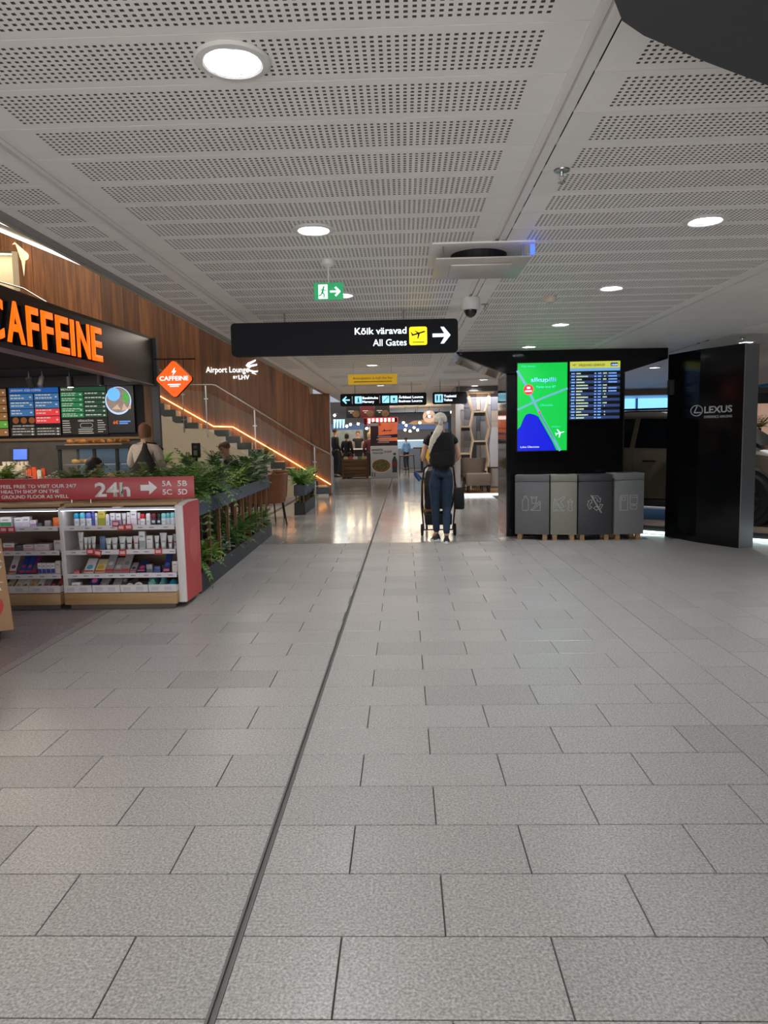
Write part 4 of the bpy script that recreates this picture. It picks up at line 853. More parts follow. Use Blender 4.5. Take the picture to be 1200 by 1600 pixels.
for i, (px, w, h, c, c2, s) in enumerate(((233, .11, .12, '5a9c98', '8ab8b4', 'large crumpled sea green foil bag'), (249, .10, .10, '4a8488', '6aa49c', 'crumpled dark teal foil bag'), (264, .09, .07, '2aa4c0', '4ab8cc', 'flat bright turquoise foil bag'))): product('bag', X(px), z4, w, h, c, c2, f'{s} in the bottom tray of the right unit', 'bag', y=6.06, d=.16)
row('left', 'top shelf', z1, [('box', 4, .10, .085, 'e8e4e6', '3a8a5c', 'green oval print'), ('box', 24, .07, .08, 'e8e4e6', 'c8c0d8', 'lilac print'), ('box', 36, .065, .085, 'e8e4e6', 'd0c8dc', 'pale print'), ('box', 47, .05, .055, 'e8e4e6', 'b48ac0', 'violet print'), ('box', 57, .045, .03, '44484a', '5a5e60', 'dark face'), ('box', 70, .05, .05, '9a9496', '8a8488', 'grey face'), ('box', 83.5, .05, .075, 'f07a28', 'e86a20', 'orange face'), ('box', 93, .035, .095, 'f0b020', 'e09a18', 'yellow face')], y=6.14)
row('left', 'second shelf', z2, [('box', 8, .10, .07, 'e8e4e6', 'b44a50', 'red print'), ('box', 24, .08, .055, '3c3c40', '50544e', 'dark face'), ('box', 39, .09, .055, 'dcd4d8', 'd8b0b8', 'pink print'), ('box', 60, .13, .058, 'dcd4d8', 'e0c0cc', 'pink left part'), ('box', 86, .07, .09, 'd6c8c4', 'd0c8c8', 'grey print')], y=6.12)
prow('left', 'third shelf', z3, [('pack', 12, .06, .18, 'dcd4d8', '8a4478', 50, 'magenta print'), ('pack', 27, .055, .2, '3550a8', 'c84858', 42, 'red tip'), ('pack', 37, .05, .2, '3550a8', 'd06878', 42, 'white tip'), ('pack', 46, .045, .18, '8a4478', '3a8a4a', 42, 'green tip'), ('box', 55.5, .034, .098, 'e8e4e6', '3848a0', 0, 'red dot over blue half'), ('box', 62.5, .034, .098, 'e8e4e6', '3848a0', 0, 'dark red dot over blue half'), ('box', 69.5, .034, .098, 'e8e4e6', '3848a0', 0, 'green dot over blue half'), ('box', 76.5, .034, .098, 'e8e4e6', '3848a0', 0, 'orange dot over blue half'), ('box', 84.5, .042, .115, 'd6c8c4', 'dcd0cc', 0, 'orange mark'), ('box', 92.5, .02, .105, 'dcd4d8', 'c0a8b0', 0, 'pink edge')], y=6.11)
prow('left', 'bottom tray', z4, [('pack', 8, .06, .16, 'd8c8a0', '9aa46a', 30, 'green print'), ('pack', 22, .06, .17, 'e8e4e6', 'd8b040', 32, 'yellow tip'), ('pack', 33, .055, .17, 'e8e4e6', '6a9a6a', 32, 'green tip'), ('pack', 44, .06, .18, 'd8c8a0', 'e09a30', 32, 'orange tip'), ('pack', 56, .055, .16, 'e8e4e6', '9a5a60', 32, 'brown tip'), ('pack', 67, .055, .16, '9a9496', 'b44a50', 32, 'red tip'), ('pack', 78, .05, .17, '3c3c40', 'c85860', 34, 'red stripe'), ('pack', 88, .05, .16, 'b44a50', '3c5a50', 32, 'green stripe')], y=6.05)
# stacked pink and yellow boxes at the end of the top left shelf are represented singly above
# red advertising board on top
t = thing('shop_banner', 'long red board above the shelves reading 24h with a white arrow and gate numbers', 'sign', (-3.2, 6.16, 0))
MB().box(-1.3, 1.392, .0, .018, .94, 1.128).build('board', redm, t, bevel=.002)
for px in (108, 138, 282): MB().cone((X(px) + 3.2, .01, .91), (X(px) + 3.2, .01, .945), .006, .006, 8).build('board_clip', steel, t)
TY = -.001
for s_, z in (('FEEL FREE TO VISIT OUR 24/7', 1.048), ('HEALTH SHOP ON THE', 1.003), ('GROUND FLOOR AS WELL', .958)):
    text(s_, flat_w, t, (X(0) + 3.2 - .01, TY, z), h=.031, w={'F': .665, 'H': .51, 'G': .59}[s_[0]], bold=.015)
text('24h', flat_w, t, (X(146) + 3.2, TY, .966), h=.122, w=.31, bold=.03)
for s_, px, z in (('5A', 252, 1.046), ('5B', 276, 1.046), ('5C', 252, .973), ('5D', 276, .973)): text(s_, flat_w, t, (X(px) + 3.2, TY, z), h=.048, w=.083, bold=.02)
a = X(218) + 3.2; MB().prism([(a, 1.06), (a + .075, 1.06), (a + .075, 1.095), (a + .145, 1.035), (a + .075, .975), (a + .075, 1.01), (a, 1.01)], -.002, 0, 'XZ').build('arrow', flat_w, t)
# cardboard dump bin at the left frame edge
t = thing('cardboard_display', 'brown cardboard display box with a red heart at the left frame edge', 'display box', (-3.125, 4.97, 0), R(30))
card = mat('cardboard', 'b08a66', .75, var=.05, scale=12)
MB().prism([(-.29, .075), (.285, .075), (.245, .72), (-.25, .72)], 0, .30, 'XZ').build('carton', card, t, bevel=.004)
MB().box(-.23, .22, .02, .28, .72, .722).build('inner_lid', card, t)
for x in (-.19, .18):
    for y in (.05, .25): MB().cone((x - .012, y, .03), (x + .012, y, .03), .03, .03, 14).build('caster', blackm, t); MB().box(x - .02, x + .02, y - .02, y + .02, .045, .076).build('caster_plate', blackm, t)
Mt = Matrix.Translation((0, -.001, 0))
text('MAX', flat_w, t, (.245, -.001, .585), h=.075, w=.26, align='RIGHT', bold=.03); text('ONLY', flat_w, t, (.238, -.001, .47), h=.085, w=.30, align='RIGHT', bold=.03)
mb = MB(); stroke(mb, [(-.15, .435), (.235, .435)], .004, Mt); mb.build('rule', flat_w, t); text('sa', flat_w, t, (.225, -.001, .375), h=.035, w=.07, align='RIGHT')
hp = [(.17 * (math.sin(a) ** 3) * 1.05, (.13 * math.cos(a) - .05 * math.cos(2 * a) - .02 * math.cos(3 * a) - .01 * math.cos(4 * a)) * 1.15) for a in [2 * math.pi * k / 40 for k in range(40)]]
MB().prism([(x + .05, z + .22) for x, z in hp], -.003, 0, 'XZ').build('heart', redside, t)
for k, (c, w) in enumerate((('d8d0e0', .09), ('c04c58', .10), ('e6e2ea', .08))):
    o = MB().box(-w, w, 0, .05, 0, .10).build('carton', pm(c), None, bevel=.002); o.location = (-3.03 - .05 * k, 5.07 + .065 * k, .723); o.rotation_euler = (0, 0, R(30 + 2 * k)); tag(o, f'{("lilac", "red", "white")[k]} carton standing in the brown cardboard display, {("front", "middle", "rear")[k]}', 'box', 'cartons in the cardboard display')

# ------------------------------------------------------------------ plants
def green(name, c, var=.35): 
    m = mat(name, c, .5, var=.12, island=var, scale=8); return m
G1, G2, G3, G4 = green('fern_green', '5b8236'), green('dark_fern', '3c5f34'), green('grey_green', '7f9c86', .2), green('lime_leaf', '86a544')
def fern(seed, n=16, L=.35, droop=.5, up=.9, ll=.05, lw=.014, k=13, spread=1.0, side=None):
    r = random.Random(seed); mb = MB()
    for f in range(n):
        a = 2 * math.pi * f / n + r.uniform(-.3, .3)
        if side is not None and r.random() < .5: a = side + r.uniform(-1.1, 1.1)
        l = L * r.uniform(.7, 1.15); e = up * r.uniform(.55, 1.2); dr = droop * r.uniform(.7, 1.4); pts = []
        for j in range(k + 1):
            s = j / k; h = l * s * spread; z = l * (e * s - dr * s * s) * 1.1; pts.append(Vector((math.cos(a) * h, math.sin(a) * h, z)))
        mb.tube(pts, [.004 * (1 - .8 * j / k) for j in range(k + 1)], 3)
        for j in range(1, k + 1):
            d = (pts[j] - pts[j - 1]).normalized(); sd = d.cross(Vector((0, 0, 1))).normalized(); nm = sd.cross(d); w = ll * math.sin(math.pi * (.12 + .86 * (1 - j / (k + 1)))) + .012
            for sg in (-1, 1):
                b = pts[j]; tip = b + sd * sg * w + d * w * .45 - nm * .15 * w; q = d * lw
                mb.add([b - q * .5, b + q * .5 + sd * sg * w * .1, (b + tip) / 2 + q * .8 + nm * .006, tip, (b + tip) / 2 - q * .8 + nm * .006], [(0, 1, 2, 4), (4, 2, 3)])
    return mb
def leafy(seed, n=22, L=.3, size=.035, droop=.3, up=.9):
    r = random.Random(seed); mb = MB()
    for f in range(n):
        a = r.uniform(0, 6.28); l = L * r.uniform(.5, 1.1); e = up * r.uniform(.4, 1.3); k = 7; pts = [Vector((math.cos(a) * l * j / k, math.sin(a) * l * j / k, l * (e * j / k - droop * (j / k) ** 2))) for j in range(k + 1)]
        mb.tube(pts, .003, 3)
        for j in range(2, k + 1):
            for sg in (-1, 1):
                d = (pts[j] - pts[j - 1]).normalized(); sd = d.cross(Vector((0, 0, 1))).normalized(); s = size * r.uniform(.7, 1.2); c = pts[j] + sd * sg * s * .8 + Vector((0, 0, r.uniform(-.01, .01))); ax = (sd * sg + d * .5).normalized(); ay = ax.cross(Vector((r.uniform(-.4, .4), r.uniform(-.4, .4), 1))).normalized()
                mb.add([c - ax * s * .8, c - ay * s * .5, c + ax * s * .2 - ay * s * .42, c + ax * s, c + ax * s * .2 + ay * s * .42, c + ay * s * .5], [(0, 1, 2, 3, 4, 5)])
    return mb
VAR = []
for i in range(4): VAR.append(('fern', fern(i, 46, .33, .75, 1.55, .052, .015, 12, .85).mesh('fern'), (G1, G2, G1, G4)[i]))
VAR.append(('fern', fern(9, 36, .40, 1.35, 1.5, .05, .015, 14).mesh('fern'), G1))
VAR.append(('leafy_plant', leafy(3, 60, .29, .030, .4, 1.3).mesh('leafy'), G4)); VAR.append(('leafy_plant', leafy(5, 44, .30, .038, .7, 1.3).mesh('leafy'), G3))
for _, me, m in VAR: me.materials.append(m); me.polygons.foreach_set('use_smooth', [False] * len(me.polygons))
def plant(v, loc, s, lab, grp, rz=0, sq=1.0):
    nm, me, m = VAR[v]; t = thing('potted_' + nm, lab, 'plant', loc, rz, grp)
    o = link('foliage', me, t, kind='stuff'); o.scale = (s, s, s * sq)
    MB().lathe([(.001, -.10), (.05, -.10), (.06, .0), (.055, .0), (.05, -.01), (.001, -.01)], 12).build('root_pot', blackm, t)
    return t
PA = math.atan2(.078, 4.28)
def trough(label, loc, rz, L, Wd, z0, z1, m, cat='planter'):
    t = thing('planter_trough', label, cat, loc, rz); mb = MB(); 
    mb.box(-Wd, 0, 0, L, z0, z0 + .02); mb.box(-.012, 0, 0, L, z0 + .02, z1); mb.box(-Wd, -Wd + .012, 0, L, z0 + .02, z1); mb.box(-Wd, 0, 0, .012, z0 + .02, z1); mb.box(-Wd, 0, L - .012, L, z0 + .02, z1)
    mb.build('trough', m, t); MB().box(-Wd + .014, -.014, .014, L - .014, z1 - .05, z1 - .035).build('soil', mat('soil', '2c241d', .95, var=.3), t); return t
pt = trough('long two tier planter screen with wooden posts between shelf unit and seating', (-1.918, 6.62, 0), PA, 4.10, .34, 0, .19, dslate)
mb = MB(); z0, z1, L, Wd = .73, .875, 4.02, .32
mb.box(-Wd, 0, 0, L, z0, z0 + .015); mb.box(-.012, 0, 0, L, z0 + .015, z1); mb.box(-Wd, -Wd + .012, 0, L, z0 + .015, z1); mb.box(-Wd, 0, 0, .012, z0 + .015, z1); mb.box(-Wd, 0, L - .012, L, z0 + .015, z1); mb.build('upper_trough', slate, pt)
MB().box(-Wd + .014, -.014, .014, L - .014, z1 - .05, z1 - .035).build('soil', MATS['soil'], pt)
for k in range(10): MB().box(-.06, -.03, .12 + .42 * k, .16 + .42 * k, .14, z0).build('post', wood_post, pt)
for k in range(10): MB().box(-.30, -.27, .30 + .41 * k, .34 + .41 * k, .14, z0).build('post', wood_post, pt)
def ppos(l, o): return (-1.918 - math.sin(PA) * l + o, 6.62 + l)
tops = [(0, .25, 1.0, 'feathery fern at the near end of the upper trough'), (4, .62, 1.05, 'arching light green fern, second in the upper trough'), (1, .98, 1.0, 'dark feathery fern, third in the upper trough'), (6, 1.3, .75, 'grey green broad leaved plant, fourth in the upper trough'), (5, 1.7, .78, 'bright lime leaved plant in the middle of the upper trough'), (3, 2.1, .78, 'yellow green fern, sixth in the upper trough'),
        (2, 2.5, .8, 'mid green fern, seventh in the upper trough'), (1, 2.9, 1.0, 'dark fern, eighth in the upper trough'), (6, 3.3, .9, 'silvery leaved plant near the far end of the upper trough'), (0, 3.72, 1.0, 'fern at the far end of the upper trough')]
for i, (v, l, s, lab) in enumerate(tops): x, y = ppos(l, -.16); plant(v, (x, y, z1 - .03), s, lab, 'plants in the upper trough', i * 1.3)
lows = [(4, .25, .8, 'light green fern spilling over the near end of the lower trough'), (3, .75, .8, 'lime fern, second in the lower trough'), (6, 1.2, .9, 'grey eucalyptus like plant hanging over the lower trough edge'), (1, 1.65, .95, 'dark fern, fourth in the lower trough'), (2, 2.15, 1.0, 'dense fern in the middle of the lower trough'), (0, 2.7, 1.05, 'wide fern, sixth in the lower trough'), (6, 3.2, .9, 'grey green plant, seventh in the lower trough'), (2, 3.7, .95, 'fern at the far end of the lower trough')]
for i, (v, l, s, lab) in enumerate(lows): x, y = ppos(l, -.14); plant(v, (x, y, .17), s * .85, lab, 'plants in the lower trough', i * 2.1 + 1)
# planter behind the red board
bt = trough('low dark planter box standing behind the red advertising board', (-2.0, 6.60, 0), R(90), 2.6, .28, 0, .98, dslate)
bt.location = (-2.28, 6.90, 0)
for i, (v, x, s, lab) in enumerate(((6, -4.55, .5, 'grey green plant behind the red board at the left frame edge'), (1, -4.15, .5, 'small fern behind the word FEEL on the red board'), (3, -3.8, .5, 'small lime fern behind the red board, above the word VISIT'), (6, -3.45, .5, 'bluish leaved plant behind the red board'), (2, -3.1, .45, 'low fern behind the red board near the seated person'), (4, -2.85, .5, 'drooping fern hanging over the red board near 24h'), (5, -2.6, .5, 'lime leaved plant above the white arrow of the red board'), (4, -2.4, .5, 'arching fern above the gate numbers of the red board'))):
    plant(v, (x, 6.76, 1.0), s * 1.5, lab, 'plants behind the red board', i * 1.7, .8)
# second planter with wooden posts
p2 = trough('small two tier planter with wooden posts by the stairs', (-1.87, 13.5, 0), R(1.0), 1.85, .2, 0, .23, dslate)
mb = MB(); mb.box(-.2, 0, 0, 1.85, .36, .375); mb.box(-.01, 0, 0, 1.85, .375, .56); mb.box(-.2, -.19, 0, 1.85, .375, .56); mb.box(-.2, 0, 0, .01, .375, .56); mb.box(-.2, 0, 1.84, 1.85, .375, .56); mb.build('upper_trough', slate, p2)
for o in p2.children:
    pass
for x, y in ((-.03, .05), (-.17, .05), (-.1, .05), (-.03, .9), (-.03, 1.75), (-.17, 1.75), (-.03, .5)): MB().box(x - .014, x + .014, y, y + .03, .2, .362).build('post', wood_post, p2)
for i, (v, y, s, z, lab) in enumerate(((0, 13.75, .95, .53, 'fern in the near end of the upper box of the small planter'), (5, 14.3, .9, .53, 'lime leaved plant in the upper box of the small planter'), (2, 14.9, .9, .53, 'fern in the far end of the upper box of the small planter'))): plant(v, (-1.99, y, z), s, lab, 'plants of the small planter', i)
for i, (y, lab) in enumerate(((14.0, 'low fern in the near lower box of the small planter'), (14.9, 'low fern in the far lower box of the small planter'))): plant(1, (-1.97, y, .2), .5, lab, 'plants of the small planter', i + 3)
# planter row at the back of the seating
b2 = trough('dark planter box behind the seating in front of the stair side wall', (-2.95, 15.6, 0), R(90), 3.4, .3, 0, .85, dslate)
for i, (v, x, lab) in enumerate(((1, -5.9, 'dark fern at the left end of the planter below the stairs'), (0, -5.3, 'fern below the stairs right of the woman in the pale coat'), (2, -4.7, 'fern under the payment device below the stairs'), (1, -4.1, 'dark fern behind the man with glasses'), (6, -3.6, 'grey green plant right of the man with glasses'), (1, -3.1, 'dark fern under the lowest visible steps'))): plant(v, (x, 15.75, .82), 1.0, lab, 'plants in the planter below the stairs', i)

# ------------------------------------------------------------------ people
def skinned(nodes, edges, name, m, parent, sub=2, root=0):
    """one continuous surface grown around connected joints; nodes = [(point, radius or (rx, ry))]"""
    me = bpy.data.meshes.new(name); me.from_pydata([tuple(n[0]) for n in nodes], edges, [])
    bm = bmesh.new(); bm.from_mesh(me); sl = bm.verts.layers.skin.verify()
    for i, v in enumerate(bm.verts):
        r = nodes[i][1]; v[sl].radius = r if isinstance(r, tuple) else (r, r); v[sl].use_root = (i == root)
    bm.to_mesh(me); bm.free(); o = bpy.data.objects.new(name, me); COL.objects.link(o)
    md = o.modifiers.new('skin', 'SKIN'); md.use_smooth_shade = True; md.branch_smoothing = .4; sb = o.modifiers.new('sub', 'SUBSURF'); sb.levels = sub; sb.render_levels = sub
    bpy.context.view_layer.update(); dg = bpy.context.evaluated_depsgraph_get(); ne = bpy.data.meshes.new_from_object(o.evaluated_get(dg)); bpy.data.objects.remove(o)
    ne.materials.clear(); ne.materials.append(m); ne.polygons.foreach_set('use_smooth', [True] * len(ne.polygons)); ne.name = name
    return link(name, ne, parent)
def person(label, loc, rz, H=1.7, pose=None, top='1a1a1c', bottom='20242c', hair='3a2a20', skin='c89a80', sleeve=1.0, hairstyle='short', build=1.0, shoes='202022', sub=2, group=None, topname='jacket', tmat=None, bmat=None, coat=0):
    s = H / 1.70; t = thing('person', label, 'person', loc, rz, group); V = Vector
    J = dict(pelvis=(0, 0, .93), waist=(0, .0, 1.05), chest=(0, .0, 1.25), neckb=(0, -.01, 1.41), neck=(0, .0, 1.49), head=(0, .02, 1.585), crown=(0, .01, 1.645),
             shl=(-.17, 0, 1.385), ell=(-.225, -.01, 1.12), wrl=(-.225, .12, .90), shr=(.17, 0, 1.385), elr=(.225, -.01, 1.12), wrr=(.225, .12, .90),
             hipl=(-.09, 0, .88), knl=(-.095, .03, .49), anl=(-.095, -.02, .09), tol=(-.10, .13, .035), hipr=(.09, 0, .88), knr=(.095, .03, .49), anr=(.095, -.02, .09), tor=(.10, .13, .035))
    J.update(pose or {}); P = {k: V(v) * s for k, v in J.items()}; b = build * s
    sk = mat('skin_' + skin, skin, .5, var=.05, scale=15)
    def ml(a, c, f): return P[a].lerp(P[c], f)
    nodes = []; edges = []; idx = {}
    def nd(k, p, r): idx[k] = len(nodes); nodes.append((p, r)); return idx[k]
    nd('pelvis', P['pelvis'], (.08 * b, .06 * b)); nd('waist', P['waist'], (.11 * b, .085 * b)); nd('chest', P['chest'], (.115 * b, .08 * b)); nd('neckb', P['neckb'], (.075 * b, .06 * b)); nd('neck', P['neck'], .052 * s); nd('head', P['head'], (.084 * s, .098 * s)); nd('crown', P['crown'], (.072 * s, .088 * s))
    for a, c in (('pelvis', 'waist'), ('waist', 'chest'), ('chest', 'neckb'), ('neckb', 'neck'), ('neck', 'head'), ('head', 'crown')): edges.append((idx[a], idx[c]))
    for q in 'lr':
        nd('sh' + q, P['sh' + q], .040 * b); nd('el' + q, P['el' + q], .038 * b); nd('wr' + q, P['wr' + q], .026 * s)
        d = (P['wr' + q] - P['el' + q]).normalized(); side = d.cross(V((0, 0, 1))); side = side.normalized() if side.length > .1 else V((1, 0, 0))
        palm = P['wr' + q] + d * .055 * s; nd('pa' + q, palm, (.032 * s, .016 * s))
        edges.extend([(idx['chest'], idx['sh' + q]), (idx['sh' + q], idx['el' + q]), (idx['el' + q], idx['wr' + q]), (idx['wr' + q], idx['pa' + q])])
        up = side.cross(d)
        for fi, (o, L) in enumerate(((-.024, .068), (-.008, .078), (.009, .073), (.024, .058))):
            a = nd('f%d%s' % (fi, q), palm + side * o * s + d * .035 * s, .0085 * s); c2 = nd('g%d%s' % (fi, q), palm + side * o * 1.1 * s + d * (.035 + L * .55) * s - up * .012 * s, .008 * s); e = nd('h%d%s' % (fi, q), palm + side * o * 1.1 * s + d * (.03 + L * .85) * s - up * .035 * s, .0065 * s)
            edges.extend([(idx['pa' + q], a), (a, c2), (c2, e)])
        sg = 1 if q == 'l' else -1; a = nd('t0' + q, palm + side * sg * .038 * s - d * .005 * s, .010 * s); c2 = nd('t1' + q, palm + side * sg * .052 * s + d * .035 * s - up * .01 * s, .008 * s); edges.extend([(idx['pa' + q], a), (a, c2)])
        nd('hip' + q, P['hip' + q], .052 * b); nd('kn' + q, P['kn' + q], .052 * b); nd('cf' + q, ml('kn' + q, 'an' + q, .3), .05 * b); nd('an' + q, P['an' + q], .034 * s); nd('to' + q, P['to' + q], .028 * s)
        edges.extend([(idx['pelvis'], idx['hip' + q]), (idx['hip' + q], idx['kn' + q]), (idx['kn' + q], idx['cf' + q]), (idx['cf' + q], idx['an' + q]), (idx['an' + q], idx['to' + q])])
    skinned(nodes, edges, 'body', sk, t, sub)
    tm = tmat or mat('cloth_' + top, top, .85, var=.12, scale=40, bump=.15); bm_ = bmat or mat('cloth_' + bottom, bottom, .85, var=.12, scale=40, bump=.15)
    g = .014 * s
    # trousers: one surface, hips to ankles
    n = [(P['waist'].lerp(P['pelvis'], .3), (.118 * b + g, .092 * b + g)), (P['pelvis'], (.130 * b + g, .105 * b + g)), (P['hipl'].lerp(P['hipr'], .5) + V((0, 0, -.035 * s)), .108 * b + g)]; e = [(0, 1), (1, 2)]
    for q in 'lr':
        k = len(n); n += [(P['hip' + q], .096 * b + g), (ml('hip' + q, 'kn' + q, .5), .072 * b + g * .8), (P['kn' + q], .054 * b + g * .7), (ml('kn' + q, 'an' + q, .3), .052 * b + g * .7), (ml('kn' + q, 'an' + q, .985), .040 * s + g * .4)]; e += [(1, k), (k, k + 1), (k + 1, k + 2), (k + 2, k + 3), (k + 3, k + 4)]
    skinned(n, e, 'trousers', bm_, t, 2)
    # top
    lowz = P['pelvis'].lerp(P['waist'], -.25) if not coat else P['pelvis'] - V((0, 0, coat * s))
    n = [(lowz, ((.13 + .02 * bool(coat)) * b + g * 1.5, (.10 + .02 * bool(coat)) * b + g * 1.5)), (P['waist'], (.116 * b + g * 1.4, .092 * b + g * 1.4)), (P['chest'], (.138 * b + g, .10 * b + g)), (P['neckb'], (.082 * b + g, .068 * b + g * .6)), (P['neckb'].lerp(P['neck'], .35), .055 * s)]; e = [(0, 1), (1, 2), (2, 3), (3, 4)]
    for q in 'lr':
        k = len(n); n.append((P['sh' + q], .056 * b + g)); e.append((2, k))
        if sleeve > .5: n += [(P['el' + q], .042 * b + g), (ml('el' + q, 'wr' + q, sleeve * .93), .032 * s + g * .7)]; e += [(k, k + 1), (k + 1, k + 2)]
        else: n.append((ml('sh' + q, 'el' + q, sleeve), .054 * b + g)); e.append((k, k + 1))
    skinned(n, e, topname, tm, t, 2, root=1)
    # shoes
    for q in 'lr':
        a, c = P['an' + q], P['to' + q]; d = (c - a); d.z = 0; d.normalize(); y = V((0, 0, 1)).cross(d); Ms_ = Matrix((d, y, V((0, 0, 1)))).transposed().to_4x4(); Ms_.translation = V((a.x, a.y, min(a.z, c.z) - .035 * s))
        pitch = math.atan2(c.z - a.z + .055 * s, .15); Ms_ = Ms_ @ Euler((0, -pitch * .9, 0)).to_matrix().to_4x4()
        mb = MB(); vs = []; fs = []; pr_ = [(-.075, .030, .05), (-.06, .036, .085), (0, .038, .075), (.06, .043, .055), (.13, .042, .038), (.175, .028, .028)]
        for x, w, h in pr_:
            for k in range(8): a2 = math.pi * k / 7; vs.append((x * s, math.cos(a2) * w * s, (.022 + math.sin(a2) * h) * s))
        for j in range(len(pr_) - 1):
            for k in range(7): fs.append((j * 8 + k, j * 8 + k + 1, (j + 1) * 8 + k + 1, (j + 1) * 8 + k))
            fs.append((j * 8 + 7, j * 8, (j + 1) * 8, (j + 1) * 8 + 7))
        fs.append(tuple(range(8))); fs.append(tuple(range(40, 48))[::-1]); sh = mb.add(vs, fs, Ms_).build('shoe', mat('shoe_' + shoes, shoes, .6), t, smooth=True)
        sp = [(-.08, .0), (-.07, .034), (0, .036), (.07, .046), (.14, .044), (.185, .02), (.185, -.02), (.14, -.044), (.07, -.046), (0, -.036), (-.07, -.034)]
        MB().prism([(x * s, y_ * s) for x, y_ in sp], 0, .034 * s, 'XY', Ms_).build('sole', mat('sole_white' if shoes == '1b1b1d' else 'sole_dark', 'd8d8d8' if shoes == '1b1b1d' else '18181a', .6), sh)
    # face and hair
    h = P['head']; c = P['crown']; hc = h.lerp(c, .5); hf = V((0, 1, 0)); 
    look = pose.get('look', (0, 1, 0)) if pose else (0, 1, 0); lk = V(look).normalized(); rtv = lk.cross(V((0, 0, 1))).normalized(); upv = rtv.cross(lk); Mh = Matrix((rtv, lk, upv)).transposed().to_4x4(); Mh.translation = hc
    fm = MB(); fm.ball((0, .088 * s, -.045 * s), (.013 * s, .017 * s, .022 * s), 8, 6, Mh); fm.tube([(0, .080 * s, -.0 * s), (0, .094 * s, -.038 * s)], [.006 * s, .011 * s], 6, Mh)
    for sg in (-1, 1): fm.ball((sg * .073 * s, 0, -.02 * s), (.010 * s, .018 * s, .03 * s), 8, 6, Mh)
    fm.build('nose_and_ears', sk, t, smooth=True, kind='stuff')
    for sg in (-1, 1):
        ey = MB().ball((sg * .030 * s, .072 * s, -.008 * s), .012 * s, 8, 6, Mh).build('eye', mat('eye_white', 'e8e4de', .2), t, smooth=True); MB().ball((sg * .030 * s, .081 * s, -.008 * s), .006 * s, 6, 5, Mh).build('iris', mat('iris', '2c2a2c', .2), ey)
    MB().tube([(-.022 * s, .079 * s, -.072 * s), (0, .086 * s, -.072 * s), (.022 * s, .079 * s, -.072 * s)], [.003 * s, .006 * s, .003 * s], 6, Mh).build('mouth', mat('lips', 'a8645c', .5), t, smooth=True)
    if hairstyle != 'bald':
        hb = MB(); n_, m_ = 18, 12; vs = []; fs = []; r = random.Random(3)
        fringe = {'short': .25, 'long': .3, 'pony': .2, 'bob': .3}[hairstyle]; low = {'short': -.045, 'long': -.16, 'pony': -.045, 'bob': -.10}[hairstyle]
        rad = (.084, .098, .094) if hairstyle != 'pony' else (.086, .100, .094)
        for j in range(m_ + 1):
            for i in range(n_):
                a = 2 * math.pi * i / n_; front = max(0, math.sin(a)); th = (math.pi * .62 - front * front * .85) * j / m_; x = rad[0] * math.sin(th) * math.cos(a); y = rad[1] * math.sin(th) * math.sin(a) - .006; z = rad[2] * math.cos(th) + .002; w = 1 + .025 * math.sin(9 * a)
                if hairstyle in ('long', 'bob') and j >= m_ - 3 and front < .5: z += (low + .02) * (j - (m_ - 4)) / 4 ; 
                vs.append((x * w * s, y * w * s, z * s))
        for j in range(m_):
            for i in range(n_): fs.append((j * n_ + i, (j + 1) * n_ + i, (j + 1) * n_ + (i + 1) % n_, j * n_ + (i + 1) % n_))
        ho = hb.add(vs, fs, Mh).build('hair', mat('hair_' + hair, hair, .6, var=.18, scale=60, bump=.4), t, smooth=True)
    return t, P, Mh, s

walk = dict(pelvis=(0, 0, .95), waist=(0, .01, 1.06), chest=(0, .02, 1.26), shl=(-.175, .02, 1.375), ell=(-.235, -.01, 1.13), wrl=(-.19, .20, 1.06), shr=(.175, .02, 1.375), elr=(.235, -.01, 1.13), wrr=(.19, .20, 1.06), hipl=(-.08, 0, .88), knl=(-.075, .05, .50), anl=(-.07, -.0, .13), tol=(-.08, .13, .035), hipr=(.08, 0, .88), knr=(.075, .03, .49), anr=(.055, -.06, .10), tor=(.06, .09, .03))
walk['anl'] = (-.06, .09, .11); walk['tol'] = (-.10, .22, .035); walk['anr'] = (.06, -.1, .10); walk['tor'] = (.07, .05, .035)
jeans = mat('blue_jeans', '1e3048', .85, var=.22, scale=14, bump=.2)
wm, WP, WH, ws = person('blonde woman in black top and blue jeans pushing a black stroller away from camera', (.50, 9.72, 0), 0, 1.74, walk, '161618', '1f3048', 'e2dac8', 'c89c86', .42, 'pony', .98, '1b1b1d', topname='black_top', bmat=jeans)
hm_ = MATS['hair_e2dac8']
bun = MB(); bun.ball(tuple(Vector((0, -.085, .005)) * ws), (.042 * ws, .035 * ws, .045 * ws), 12, 8, WH)
bun.build('hair_bun', hm_, wm, smooth=True)
MB().tube([(-.0, -.10 * ws, -.02), (0, -.13, -.05), (-.01, -.15, -.08)], [.03, .034, .028], 10, WH).build('hair_tie', mat('hair_tie', 'b8b4b4', .5), wm, smooth=True)
mb = MB()
for k in range(5):
    o = (k - 2) * .012; mb.tube([(o * .5, -.125, -.05), (-.02 + o, -.165, -.12), (-.06 + o, -.20, -.19), (-.105 + o * .8, -.21, -.26), (-.125 + o, -.205, -.38), (-.12 + o, -.19, -.50), (-.118 + o * .4, -.185, -.56)], [.016, .026, .026, .024, .021, .016, .006], 8, WH)
mb.build('ponytail', hm_, wm, smooth=True, kind='stuff')
